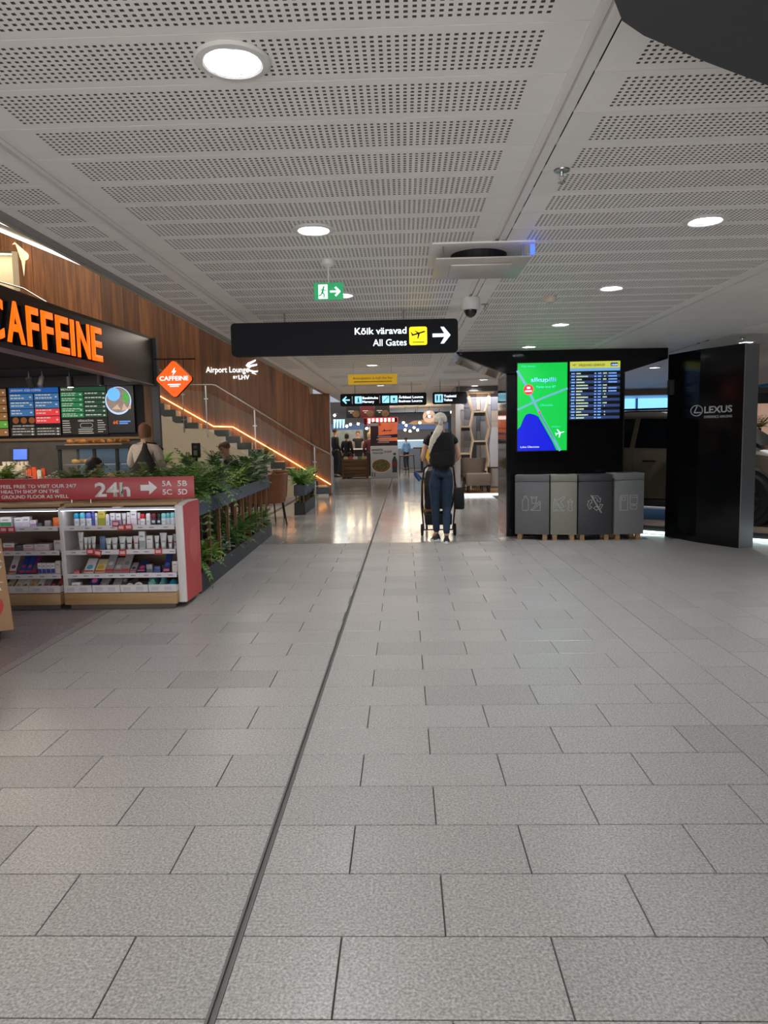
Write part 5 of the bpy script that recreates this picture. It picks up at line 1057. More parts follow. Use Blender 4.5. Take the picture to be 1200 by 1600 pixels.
# backpack worn on the back
bp = thing('backpack', 'black fabric backpack on the back of the blonde woman', 'backpack', (.51, 9.615, 1.03))
vs = []; fs = []; mb = MB(); rings = [(.00, .135, .055), (.03, .165, .085), (.16, .172, .095), (.30, .165, .085), (.40, .15, .065), (.45, .11, .035)]
for z, w, d in rings:
    for k in range(16): a = 2 * math.pi * k / 16; ca, sa = math.cos(a), math.sin(a); vs.append((w * abs(ca) ** .5 * (1 if ca >= 0 else -1), -.03 + d * abs(sa) ** .6 * (1 if sa >= 0 else -1), z))
for j in range(5):
    for k in range(16): fs.append((j * 16 + k, j * 16 + (k + 1) % 16, (j + 1) * 16 + (k + 1) % 16, (j + 1) * 16 + k))
fs.append(tuple(range(16))[::-1]); fs.append(tuple(range(80, 96))); mb.add(vs, fs).build('bag_body', black_cloth, bp, smooth=True)
MB().box(-.11, .11, -.135, -.115, .04, .20).build('front_pocket', black_cloth, bp, bevel=.008)
for sx in (-1, 1): MB().tube([(sx * .10, .0, .44), (sx * .125, .10, .46), (sx * .125, .18, .40), (sx * .14, .19, .22), (sx * .15, .09, .05)], .014, 8, flat=.5).build('shoulder_strap', black_cloth, bp, smooth=True)
MB().tube([(-.03, -.01, .44), (0, -.02, .475), (.03, -.01, .44)], .008, 6).build('top_loop', black_cloth, bp)
# cape like hood on shoulders
mb = MB(); mb.tube([(-.19, .0, 1.36), (-.15, -.03, 1.42), (-.05, -.07, 1.40), (0, -.085, 1.375), (.05, -.07, 1.40), (.15, -.03, 1.42), (.19, .0, 1.36)], [.03, .042, .04, .038, .04, .042, .03], 10); mb.build('collar_fold', MATS['cloth_161618'], wm, smooth=True)

# stroller
st = thing('stroller', 'black folding stroller with basket pushed by the blonde woman', 'stroller', (.49, 10.42, 0))
blk = mat('stroller_black', '17181b', .6); fab = black_cloth
for sx in (-1, 1):
    MB().tube([(sx * .21, -.02, .09), (sx * .24, -.10, .45), (sx * .23, -.22, .78), (sx * .20, -.38, 1.0), (sx * .15, -.42, 1.03)], .012, 8).build('rear_frame', blk, st, smooth=True)
    MB().tube([(sx * .23, -.18, .68), (sx * .22, .2, .42), (sx * .15, .52, .12)], .012, 8).build('front_frame', blk, st, smooth=True)
    w = MB(); w.lathe([(.001, -.018), (.05, -.02), (.084, -.018), (.088, 0), (.084, .018), (.05, .02), (.001, .018)], 24, M=Matrix.Translation((sx * .235, -.03, .088)) @ Euler((0, R(90), 0)).to_matrix().to_4x4()); wo = w.build('rear_wheel', mat('rubber', '1c1c1e', .8), st, smooth=True)
    MB().cone((sx * .235 - .022, -.03, .088), (sx * .235 + .022, -.03, .088), .04, .04, 16).build('wheel_hub', mat('hub_grey', '6a6c70', .5), wo)
    w = MB(); w.lathe([(.001, -.014), (.06, -.014), (.066, 0), (.06, .014), (.001, .014)], 20, M=Matrix.Translation((sx * .15, .54, .066)) @ Euler((0, R(90), 0)).to_matrix().to_4x4()); w.build('front_wheel', mat('rubber', '', .8), st, smooth=True)
MB().tube([(-.15, -.42, 1.03), (.15, -.42, 1.03)], .014, 10).build('handlebar', blk, st)
MB().cone((-.235, -.03, .088), (.235, -.03, .088), .009, .009, 8).build('axle', blk, st)
mb = MB(); vs = []; fs = []
for j in range(7):
    a = R(-10 + 25 * j)
    for k in range(9): x = -.2 + .05 * k; bul = 1 - .3 * (x / .2) ** 2; vs.append((x, -.02 - .27 * math.cos(a) * bul * .8, .58 + .30 * math.sin(a) * (bul * .3 + .7)))
for j in range(6):
    for k in range(8): fs.append((j * 9 + k, j * 9 + k + 1, (j + 1) * 9 + k + 1, (j + 1) * 9 + k))
mb.add(vs, fs); mb.build('canopy', fab, st, smooth=True)
MB().prism([(-.20, .50), (-.16, .93), (.10, .86), (.05, .5), (.30, .44), (.32, .36), (-.16, .40)], -.19, .19, 'YZ').build('seat', fab, st, bevel=.02)
MB().prism([(-.16, .17), (-.20, .33), (.28, .33), (.22, .17)], -.19, .19, 'YZ').build('basket', fab, st, bevel=.015)
for (x, z, c, lab, nm, rr) in ((-.235, .88, '1c3a6a', 'dark blue bottle in the holder at the left of the stroller handle', 'bottle', .035), (-.185, .92, 'c8c4c0', 'pale cloth hanging by the left stroller handle', 'cloth', .03)):
    if nm == 'bottle': o = MB().lathe([(.001, 0), (rr, 0), (rr, .11), (rr * .6, .13), (rr * .5, .15), (.001, .15)], 14, M=Euler((0, R(-35), 0)).to_matrix().to_4x4()).build('bottle', mat('bottle_blue', c, .3), None, smooth=True)
    else: o = MB().tube([(0, 0, 0), (.01, -.02, .05), (.03, -.01, .10), (.06, 0, .14)], [.02, .03, .022, .012], 8, flat=.5).build('cloth', mat('pale_cloth', c, .9), None, smooth=True)
    o.location = (.49 + x - .02, 10.20, z - .06); tag(o, lab, nm)
o = MB().box(-.07, .07, -.06, .12, 0, .30).build('shoulder_bag', black_cloth, None, bevel=.02); o.location = (.49 + .29, 10.22, .40); tag(o, 'black bag hanging at the right side of the stroller', 'bag')
MB().tube([(-.03, .03, .29), (-.06, .03, .42), (-.08, .0, .50)], .006, 6).build('bag_strap', blk, o)
o = MB().tube([(-.09, 0, .02), (-.03, .01, .05), (.05, 0, .07), (.12, .01, .10)], [.03, .045, .05, .03], 10).build('blanket', mat('brown_blanket', '8a6a40', .9, var=.3), None, smooth=True); o.location = (.36, 10.36, .335); tag(o, 'brown crumpled blanket in the basket of the stroller', 'blanket')

# woman in the pale coat at the pastry case, seen from behind
fw_, FP, FH, fs_ = person('woman with brown hair in a pale coat seen from behind at the pastry case', (-3.50, 9.75, 0), R(-15), 1.68, dict(ell=(-.27, .02, 1.12), wrl=(-.17, .2, 1.08), elr=(.26, -.02, 1.12), wrr=(.16, .18, 1.0)), 'c9bfb6', 'b8b0b0', '7a5338', 'c99d84', 1.0, 'bob', 1.12, '3a3634', topname='coat', coat=.18)
tb = thing('tote_bag', 'black slouchy tote bag on the back of the woman in the pale coat', 'bag', (-3.47, 9.55, .90), R(-15))
vs = []; fs = []; rings = [(.0, .20, .06), (.03, .25, .09), (.14, .22, .085), (.28, .13, .05), (.42, .05, .025), (.50, .03, .015)]
for z, w, d in rings:
    for k in range(14): a = 2 * math.pi * k / 14; vs.append((w * math.cos(a) + .04 * z * 2, d * math.sin(a), z + .02 * math.sin(3 * a)))
for j in range(5):
    for k in range(14): fs.append((j * 14 + k, j * 14 + (k + 1) % 14, (j + 1) * 14 + (k + 1) % 14, (j + 1) * 14 + k))
fs.append(tuple(range(14))[::-1]); fs.append(tuple(range(70, 84))); MB().add(vs, fs).build('bag_body', mat('bag_dark', '24211f', .8, var=.2, scale=20), tb, smooth=True)
MB().tube([(.04, .0, .45), (.02, .06, .52), (.10, .16, .50), (.16, .24, .42)], .012, 6).build('bag_strap', MATS['bag_dark'], tb)

sit = dict(pelvis=(0, 0, .50), waist=(0, .02, .62), chest=(0, .05, .84), neckb=(0, .06, 1.0), neck=(0, .08, 1.08), head=(0, .11, 1.175), crown=(0, .105, 1.235), shl=(-.17, .05, .97), ell=(-.23, .10, .72), wrl=(-.14, .32, .74), shr=(.17, .05, .97), elr=(.23, .10, .72), wrr=(.14, .32, .74),
           hipl=(-.09, .02, .48), knl=(-.12, .44, .50), anl=(-.12, .46, .09), tol=(-.12, .60, .035), hipr=(.09, .02, .48), knr=(.12, .44, .50), anr=(.12, .46, .09), tor=(.12, .60, .035))
# man with glasses seated behind the planter
ms = dict(sit); ms['look'] = (.0, 1, -.35)
mo, MP, MH, mS = person('man with short grey brown hair and glasses in dark suit sitting behind the planter', (-2.95, 12.2, .03), R(150), 1.82, ms, '1c1c22', '20222a', '5a4436', 'c08a72', 1.0, 'short', 1.08, topname='suit_jacket')
gm = MB()
for sg in (-1, 1): gm.tube([(sg * .030 + .021 * math.cos(R(a)), .092, -.006 + .015 * math.sin(R(a))) for a in range(0, 361, 40)], .0025, 5, MH); gm.tube([(sg * .05, .09, -.002), (sg * .078, .01, .0)], .0025, 5, MH)
gm.tube([(-.01, .094, -.004), (.01, .094, -.004)], .0025, 5, MH); gm.build('glasses', blackm, mo, kind='stuff')
MB().prism([(-.045, 1.02 * mS), (0, .90 * mS), (.045, 1.02 * mS)], .17, .20, 'XZ').build('white_shirt', flat_w, mo)
# seated person with dark hair, face turned towards the right
sp_ = dict(sit); sp_['look'] = (.1, 1, -.1)
person('seated person with dark brown hair and dark red top behind the red board', (-3.72, 8.35, .0), R(-75), 1.66, sp_, '5a2024', '2a2a30', '221716', 'c39384', 1.0, 'bob', 1.0, topname='dark_red_top')

# seating
tan = mat('tan_leather', '7a4a2c', .45, var=.12, scale=12)
def tub_chair(lab, x, y, rz, m=tan, h=.86, zs=.46, legm=blackm):
    t = thing('tub_chair', lab, 'chair', (x, y, 0), rz)
    vs = []; fs = []; n = 15
    for zi, z in enumerate((zs - .08, zs + .06, h - .12, h)):
        for o in (0, 1):
            for k in range(n):
                a = R(-25 + 230 * k / (n - 1)); r = (.29 + .015 * zi) - o * .045; top = z if zi < 3 else (z - (.16 if abs(k - n // 2) > 5 else .0)); vs.append((r * math.cos(a) * 1.0, -r * math.sin(a) * .95, top))
    def I(zi, o, k): return (zi * 2 + o) * n + k
    for zi in range(3):
        for k in range(n - 1): fs.append((I(zi, 0, k), I(zi + 1, 0, k), I(zi + 1, 0, k + 1), I(zi, 0, k + 1))); fs.append((I(zi, 1, k), I(zi, 1, k + 1), I(zi + 1, 1, k + 1), I(zi + 1, 1, k)))
        fs.append((I(zi, 0, 0), I(zi, 1, 0), I(zi + 1, 1, 0), I(zi + 1, 0, 0))); fs.append((I(zi, 0, n - 1), I(zi + 1, 0, n - 1), I(zi + 1, 1, n - 1), I(zi, 1, n - 1)))
    for k in range(n - 1): fs.append((I(3, 0, k), I(3, 1, k), I(3, 1, k + 1), I(3, 0, k + 1))); fs.append((I(0, 0, k), I(0, 0, k + 1), I(0, 1, k + 1), I(0, 1, k)))
    MB().add(vs, fs).build('backrest', m, t, smooth=True); MB().prism(rrect(-.25, .25, -.22, .25, .08), zs - .07, zs + .03, 'XY').build('seat', m, t, bevel=.02)
    for a, b in ((-1, -1), (1, -1), (-1, 1), (1, 1)): MB().cone((a * .19, b * .18, zs - .07), (a * .23, b * .22, 0), .014, .011, 8).build('leg', legm, t)
    return t
tub_chair('tan leather tub chair just past the far end of the planter screen', -2.28, 12.0, R(35)); tub_chair('tan leather tub chair left of the small planter, farther back', -2.42, 13.1, R(100)); tub_chair('tan leather tub chair under the seated man with glasses', -2.92, 12.2, R(140), zs=.44)
tub_chair('tan leather tub chair behind the planter screen', -3.35, 9.0, R(-60)); tub_chair('dark seat under the person in the dark red top', -3.72, 8.35, R(-75), zs=.44)
def cafe_table(lab, x, y, r=.33):
    t = thing('cafe_table', lab, 'table', (x, y, 0)); MB().lathe([(.001, .71), (r, .71), (r, .735), (.001, .735)], 28).build('table_top', wood_oak, t); MB().cone((0, 0, .02), (0, 0, .71), .03, .03, 12).build('pedestal', blackm, t); MB().lathe([(.001, 0), (.24, 0), (.23, .015), (.04, .03), (.001, .03)], 24).build('base', blackm, t, smooth=True)
cafe_table('round oak cafe table with black pedestal beside the far tub chairs', -2.60, 12.6, .25); cafe_table('round oak cafe table in front of the man with glasses', -3.35, 11.72 - .25, .25) if False else None
cafe_table('round oak cafe table in front of the brown bench', -3.15, 7.9)
pn = thing('seating_divider', 'brown panel bench back behind the planter posts', 'bench', (-2.42, 6.95, 0), PA)
MB().box(-.04, 0, 0, 3.0, .3, .86).build('backrest', mat('brown_panel', '4e3a36', .6, var=.1), pn); MB().box(-.36, -.04, 0, 3.0, .3, .44).build('seat', mat('brown_panel', '', .6), pn); MB().box(-.34, -.06, .05, 2.95, 0, .3).build('plinth', blackm, pn)

# ------------------------------------------------------------------ black facade, screens, bins
FA = thing('information_wall', 'black glossy wall with angled openings carrying the two screens', 'partition', (0, 10.2, 0))
zs_ = [0, .932, 1.205, 2.263]; xs_ = [1.452, 1.90, 2.48, 3.062]
fr_poly = [(.745, 2.585), (.80, 2.53), (1.452, 2.278), (3.062, 2.263), (3.66, 2.44), (3.66, 2.585)]
MB().prism(fr_poly, 0, .86, 'XZ').build('top_panel', blackg, FA)
for j in range(3):
    for i in range(3): MB().box(xs_[i] + .001, xs_[i + 1] - .001, 0, .03, zs_[j] + .001, zs_[j + 1] - .001).build('wall_panel', blackg, FA)
MB().box(1.456, 3.058, .03, .86, 0, 2.262).build('core', blackm, FA)
for z0, z1 in ((.0, .46), (.46, .93), (.93, 1.40), (1.40, 1.86), (1.86, 2.275)): MB().box(1.440, 1.4515, .004, .86, z0 + .002, z1 - .002).build('mirror_tile', darkmir, FA)
MB().prism([(.80, 2.53), (1.446, 2.280), (1.446, 2.266), (.80, 2.516)], .004, .86, 'XZ').build('slanted_mirror', darkmir, FA)
MB().box(3.063, 3.078, 0, .86, 0, 2.262).build('edge_profile', mat('profile_dark', '24262a', .3, .4), FA)
o = MB().box(3.575, 3.67, -.0, .1, 1.93, 2.13).build('speaker', blackm, None, bevel=.01); o.location = (0, 9.88, 0); tag(o, 'small black wall speaker at the edge of the opening beside the car brand panel', 'speaker')
# map screen
t = thing('map_screen', 'tall screen showing a green and blue street map', 'screen', (1.935, 10.2, 0))
MB().box(-.352, .352, -.045, 0, 1.195, 2.425).build('screen_case', blackm, t, bevel=.004)
x0, x1, z0, z1 = -.343, .340, 1.208, 2.413; Mq = Matrix.Translation((0, -.0455, 0)); sw, sh_ = x1 - x0, z1 - z0
def MP_(u, v): return (x0 + u * sw, z1 - v * sh_)
mgreen = mat('map_green', '043c18', .3, emit=.50, ecol='04e050'); mblue = mat('map_blue', '02082c', .3, emit=.52, ecol='0014ee'); mroad = mat('map_road', '203038', .3, emit=.55, ecol='72bcd4'); mtext = mat('map_text', '2c8480', .3, emit=.55, ecol='50e4e0')
MB().prism([MP_(0, 0), MP_(1, 0), MP_(1, 1), MP_(0, 1)], -.001, 0, 'XZ', Mq).build('map_land', mgreen, t)
MB().prism([MP_(*p) for p in ((0, .755), (.06, .72), (.12, .63), (.17, .585), (.24, .572), (.34, .585), (.42, .61), (.50, .69), (.60, .79), (.70, .89), (.79, 1), (0, 1))], -.002, -.001, 'XZ', Mq).build('map_lake', mblue, t)
mb = MB(); stroke(mb, [MP_(0.0, .09), MP_(.16, .24), MP_(.44, .56), MP_(.86, .999)], .034, Mq, .003)
mb.build('map_road', mroad, t); mb = MB(); stroke(mb, [MP_(.01, .525), MP_(.5, .40), MP_(.995, .295)], .028, Mq, .0031); mb.build('map_road', mroad, t)
mb = MB(); stroke(mb, [MP_(.45, .575), MP_(.74, .87)], .008, Mq, .0036); mb.build('route_line', mat('map_dots', '3a5a78', .4, emit=.3), t)
MB().cone((MP_(.22, .30)[0], -.0487, MP_(.22, .30)[1]), (MP_(.22, .30)[0], -.052, MP_(.22, .30)[1]), .068, .068, 24).build('shop_marker', mat('map_red', 'e01828', .3, emit=.8), t)
mb = MB(); c_ = MP_(.22, .30); stroke(mb, [(c_[0] - .04, c_[1] - .02), (c_[0] + .04, c_[1] - .02)], .02, Matrix.Translation((0, -.052, 0)), .001); stroke(mb, [(c_[0] - .012, c_[1] + .025), (c_[0] + .015, c_[1] + .025)], .03, Matrix.Translation((0, -.052, 0)), .001); mb.build('marker_print', flat_w, t, kind='stuff')
mb = MB(); mb.prism(circ(*MP_(.44, .56), .014, 10), -.004, -.003, 'XZ', Mq); mb.build('stop_marker', MATS['map_red'], t)
for s_, (u, v), h_, w_, b_, mt in (('City Center', (.08, .045), .026, .20, 0, mtext), ('sikupilli', (.27, .215), .062, .345, .02, mat('map_logo', '66a8e0', .3, emit=.5)), ('Tartu mnt 87', (.37, .285), .032, .27, .01, mtext), ('Ülemiste', (.46, .49), .028, .17, 0, mtext), ('Airport', (.69, .735), .024, .125, 0, mtext), ('Lake Ülemiste', (.06, .965), .026, .26, 0, mat('map_white', 'c8d4ff', .3, emit=.8))):
    p = MP_(u, v); text(s_, mt, t, (p[0], -.0490, p[1]), h=h_, w=w_, bold=b_, depth=.001)
mb = MB(); c_ = MP_(.86, .80); Mw = Matrix.Translation((c_[0], -.047, c_[1])) @ Euler((0, R(-15), 0)).to_matrix().to_4x4(); mb.prism([(-.062, -.006), (.05, -.006), (.066, 0), (.05, .006), (-.062, .006)], -.002, 0, 'XZ', Mw); mb.prism([(.012, .0), (-.02, .058), (-.032, .058), (-.012, 0), (-.032, -.058), (-.02, -.058)], -.0025, 0, 'XZ', Mw); mb.prism([(-.045, .0), (-.062, .022), (-.068, .022), (-.058, 0), (-.068, -.022), (-.062, -.022)], -.0025, 0, 'XZ', Mw); mb.build('plane_symbol', mat('map_plane', 'c8f4f4', .3, emit=.8), t, kind='stuff')
# departures screen
t = thing('departures_screen', 'departures board screen with yellow header and rows of flights', 'screen', (2.653, 10.2, 0))
MB().box(-.35, .352, -.045, 0, 1.622, 2.427).build('screen_case', blackm, t, bevel=.004)
x0, x1, z0, z1 = -.343, .343, 1.63, 2.419; sw, sh_ = x1 - x0, z1 - z0
MB().prism([MP_(0, 0), MP_(1, 0), MP_(1, .115), MP_(0, .115)], -.001, 0, 'XZ', Mq).build('header', mat('dep_yellow', '6a6c28', .3, emit=.48, ecol='d8dc58'), t)
MB().prism([MP_(0, .115), MP_(1, .115), MP_(1, .165), MP_(0, .165)], -.001, 0, 'XZ', Mq).build('column_header', mat('dep_sky', '305070', .3, emit=.5, ecol='78b4f0'), t)
text('VÄLJUVAD LENNUD', mat('dep_dark', '4c5430', .5), t, (MP_(.17, .08)[0], -.047, MP_(.17, .08)[1]), h=.030, w=.36, bold=.012, depth=.001)
mb = MB(); plane_icon(mb, *MP_(.09, .062), .05, Mq, .002); mb.build('plane_symbol', MATS['dep_dark'], t)
MB().prism(rrect(*[MP_(.81, .09)[0], MP_(.955, .03)[0]], MP_(.81, .088)[1], MP_(.955, .028)[1], .006), -.002, 0, 'XZ', Mq).build('clock_box', mat('dep_clockbox', '183060', .3, emit=.3), t)
text('14:54', mat('dep_clock', 'a8d0ff', .3, emit=1), t, (MP_(.83, .078)[0], -.048, MP_(.83, .078)[1]), h=.024, w=.08, bold=.02, depth=.001)
drow = mat('dep_row', '283c6c', .4, emit=.55); dtx = mat('dep_text', 'b8cca8', .3, emit=.7); dtb = mat('dep_text_blue', '78a8f0', .3, emit=.7)
r = random.Random(4)
for k in range(16):
    v0 = .175 + .0512 * k; v1 = v0 + .0512
    MB().prism([MP_(0, v0 + .002), MP_(1, v0 + .002), MP_(1, v1 - .002), MP_(0, v1 - .002)], -.001, 0, 'XZ', Mq).build('flight_row', drow if k % 2 else mat('dep_row_dark', '080c18', .4), t)
m1, m2 = MB(), MB()
for k in range(16):
    v = .175 + .0512 * k + .03; Mr2 = Matrix.Translation((0, -.0465, 0))
    def bars(mb, u0, u1):
        u = u0
        while u < u1 - .01: w = .012 + .012 * r.random(); mb.prism([MP_(u, v - .009), MP_(min(u + w, u1), v - .009), MP_(min(u + w, u1), v + .012), MP_(u, v + .012)], -.001, 0, 'XZ', Mr2); u += w + .005
    bars(m2, .03, .10); bars(m1, .13, .13 + r.choice((.1, .12, .16, .24))); bars(m2, .49, .53); bars(m2, .56, .63)
    if k in (0, 2, 4, 5, 6, 8, 10): bars(m1, .66, .74)
    else: bars(m1, .69, .71) if k % 3 else None
    if k < 4 or k in (5, 6): bars(m2, .77, .94)
m1.build('flight_text', dtx, t, kind='stuff'); m2.build('flight_times', dtb, t, kind='stuff')

# recycling bins
def bin_(lab, ax, ay, bx, by, c, icon, dep=.40, zt=.885):
    d = Vector((bx - ax, by - ay)); w = d.length; rz = math.atan2(d.y, d.x); t = thing('recycling_bin', lab, 'bin', ((ax + bx) / 2, (ay + by) / 2, 0), rz, 'recycling bins'); m = mat('bin_' + c, c, .5, var=.03); hw = w / 2 - .004
    MB().box(-hw, hw, .004, dep, .075, zt - .092).build('body', m, t, bevel=.003); MB().box(-hw, hw, 0, dep, zt - .088, zt).build('lid', m, t, bevel=.004)
    MB().box(-hw * .55, hw * .55, .12, dep - .1, zt - .001, zt + .002).build('slot', blackm, t)
    for x in (-hw + .06, hw - .06):
        for y in (.03, dep - .09): MB().box(x - .03, x + .03, y, y + .06, 0, .076).build('leg', wood_oak, t)
    mb = MB(); Mi = Matrix.Translation((0, .003, .50)); W_ = .0055
    for pts, cl in icon: stroke(mb, pts, W_, Mi, .0015, cl)
    mb.build('pictogram', mat('icon_grey', 'b8bab8', .5), t, kind='stuff'); return t
bottle = [([(-.13, -.09), (-.13, .03), (-.11, .06), (-.10, .08), (-.10, .10), (-.075, .10), (-.075, .08), (-.055, .055), (-.05, .03), (-.05, -.09), (-.065, -.10), (-.075, -.09), (-.09, -.10), (-.105, -.09), (-.12, -.10)], True), ([(-.02, .09), (.07, .09), (.06, .07), (-.01, .07)], True), ([(-.005, .065), (.005, .0), (.05, .0), (.06, .065)], False), ([(-.02, -.095), (.10, .03), (.11, .02), (.11, -.09)], False), ([(-.02, -.095), (.11, -.095)], False), ([(.0, -.095), (.11, .0)], False)]
food = [([(-.13, .07), (-.09, .04), (.0, .095), (.02, .085), (-.04, .02), (.0, -.04), (-.03, -.06), (-.07, -.01), (-.13, .05)], True), ([(.05, .03), (.06, .02), (.11, .02), (.12, .03)], False), ([(.05, .03), (.07, -.02), (.055, -.08), (.075, -.1), (.10, -.1), (.12, -.08), (.10, -.02), (.12, .03), (.085, .045)], True), ([(.085, .045), (.09, .065)], False), ([(-.135, -.10), (-.135, .02), (-.08, -.02), (-.05, -.07), (.01, -.10)], True), ([(-.12, -.06), (-.09, -.06)], False), ([(-.12, -.03), (-.10, -.03)], False), ([(-.12, -.085), (-.07, -.085)], False)]
def rot(p, a): return (p[0] * math.cos(R(a)) - p[1] * math.sin(R(a)), p[0] * math.sin(R(a)) + p[1] * math.cos(R(a)))
arrow = [(-.035, .10), (.035, .10), (.06, .06), (.075, .07), (.065, .015), (.02, .035), (.035, .045), (.015, .075), (-.01, .075), (-.02, .06)]
recy = [([rot(p, a) for p in arrow], True) for a in (0, 120, 240)] + [([(-.06, .11), (.08, -.13)], False), ([(-.05, .11), (.09, -.125)], False)]
metal = [([(-.13, -.10), (-.13, .06), (-.11, .10), (-.02, .10), (-.02, -.10)], True), ([(-.11, .10), (-.11, -.10)], False), ([(-.095, .03), (-.055, .03), (-.055, .08), (-.095, .08)], True), ([(.01, -.02), (.01, .10), (.11, .10), (.11, -.02)], True), ([(.01, .07), (.11, .07)], False), ([(.02, -.04), (.10, -.04), (.11, -.06), (.10, -.09), (.03, -.09), (.01, -.07)], True), ([(.06, -.04), (.06, -.02)], False)]
bin_('mid grey recycling bin with bottle and cup pictogram, leftmost of four', 1.515, 9.90, 1.965, 9.775, '66676a', bottle, .24)
bin_('light grey recycling bin with food waste pictogram, second from left', 1.975, 9.775, 2.325, 9.72, '87867c', food, .30)
bin_('dark anthracite recycling bin with recycling arrows pictogram', 2.335, 9.72, 2.785, 9.70, '38393f', recy, .34)
bin_('grey recycling bin with packaging pictogram, rightmost of four', 2.815, 9.715, 3.225, 9.745, '77797a', metal, .34, .895)

# car brand panel
ang = math.atan2(-.919, .394)
t = thing('brand_panel', 'tall glossy black car brand panel with silver end and LEXUS logo', 'advertising panel', (3.58, 10.0, 0), ang)
L_ = 1.243
seg = [(0, .0), (.62, -.062), (L_, 0)]
for (xa, ya), (xb, yb) in zip(seg, seg[1:]): MB().prism([(xa, ya + .02), (xb, yb + .02), (xb, .12 if xb < 1 else .235), (xa, .12)], 0.0, 2.47, 'XY').build('panel', blackg, t)
MB().prism([(L_ + .001, .018), (L_ + .012, .02), (L_ + .012, .24), (L_ + .001, .24)], 0, 2.47, 'XY').build('silver_end', silver, t)
lg = mat('logo_silver', 'c8cacc', .35, .2)
yb = -.036; Mg2 = Matrix.Translation((0, 0, 0)); sl_ = -math.atan2(-.062, .62)
def lp(s): return .02 - .062 + (s - .62) * .0995 - .001
Mseg = Matrix.Translation((.62, -.043, 0)) @ Euler((0, 0, math.atan2(.062, .623))).to_matrix().to_4x4()
o = text('LEXUS', lg, t, (0, 0, 0), h=.085, w=.40, bold=.025, depth=.004); o.data.transform(Matrix.Translation((.70 - .62, 0, 1.665))); o.data.transform(Mseg)
o = text('EXPERIENCE AMAZING', lg, t, (0, 0, 0), h=.032, w=.40, bold=.01, depth=.003); o.data.transform(Matrix.Translation((.08, 0, 1.60))); o.data.transform(Mseg)
mb = MB(); Mv = Mseg @ Matrix.Translation((-.035, 0, 1.70)); stroke(mb, circ(0, 0, .088, 28, ry=.066), .011, Mv, .004, True); stroke(mb, [(.012, .064), (-.036, -.026), (.058, -.026)], .014, Mv, .004); mb.build('oval_emblem', lg, t)

# ------------------------------------------------------------------ parked car on its platform
CA = R(-40)
pf = thing('car_platform', 'low black display platform with lit edge under the parked car', 'platform', (4.56, 11.3, 0), CA)
PP = [(-.42, -1.46), (3.2, -1.46), (3.2, 1.6), (-2.75, 1.6), (-2.75, -1.02), (-1.12, -1.02)]
MB().prism(PP, .05, .115).build('deck', blackm, pf); MB().prism(PP, .1155, .135).build('deck_top', mat('deck_wood', '8a7866', .5, var=.1), pf)
MB().prism([(x * .98, y * .96) for x, y in PP], 0, .05).build('foot', blackm, pf); MB().box(-.40, 3.2, -1.49, -1.462, .008, .04).build('edge_light', mat('edge_glow', 'dff8f8', .4, emit=2.2), pf)
CR = thing('parked_car', 'bronze beige sport utility car on the platform behind the black panels', 'car', (4.56, 11.3, .139), CA)
paint = mat('car_paint', '6f6456', .28, .45, var=.02, coat=.8); gls = mat('car_glass', '0c1014', .04, var=.05); rub = mat('tyre', '141415', .8)
# sections along the length: x, half width low, half width belt, z sill, z belt, half width roof, z roof
SECT = [(-2.95, .66, .70, .42, .86, .60, .90), (-2.85, .80, .84, .30, .98, .60, 1.12), (-2.55, .90, .91, .28, 1.02, .62, 1.42), (-2.1, .93, .94, .26, 1.03, .64, 1.55), (-1.4, .94, .94, .24, 1.02, .66, 1.60), (-.6, .94, .94, .24, 1.0, .67, 1.61), (.0, .94, .94, .24, .99, .67, 1.58), (.35, .94, .94, .24, .99, .66, 1.47), (.75, .94, .94, .25, .985, .65, 1.22), (1.02, .94, .93, .26, .975, .68, 1.03), (1.35, .93, .90, .28, .93, .62, .98), (1.65, .88, .82, .32, .84, .52, .90), (1.85, .74, .68, .38, .72, .40, .76)]
vs = []; fs = []; NP = 14
def sec(x, wl, wb, zl, zb, wr_, zr):
    h = [(-wl * .8, zl - .02), (-wl, zl + .08), (-wl * 1.01, (zl + zb) / 2), (-wb, zb), (-wb * .97, zb + (zr - zb) * .08), (-wr_, zr - (zr - zb) * .12), (-wr_ * .75, zr)]
    return [(x, y, z) for y, z in h] + [(x, -y, z) for y, z in h[::-1]]
for s_ in SECT: vs += sec(*s_)
for j in range(len(SECT) - 1):
    for k in range(NP): fs.append((j * NP + k, (j + 1) * NP + k, (j + 1) * NP + (k + 1) % NP, j * NP + (k + 1) % NP))
fs.append(tuple(range(NP))[::-1][::-1]); fs.append(tuple(range((len(SECT) - 1) * NP, len(SECT) * NP))[::-1])
mb = MB().add(vs, fs); body = mb.build('body', paint, CR, smooth=True)
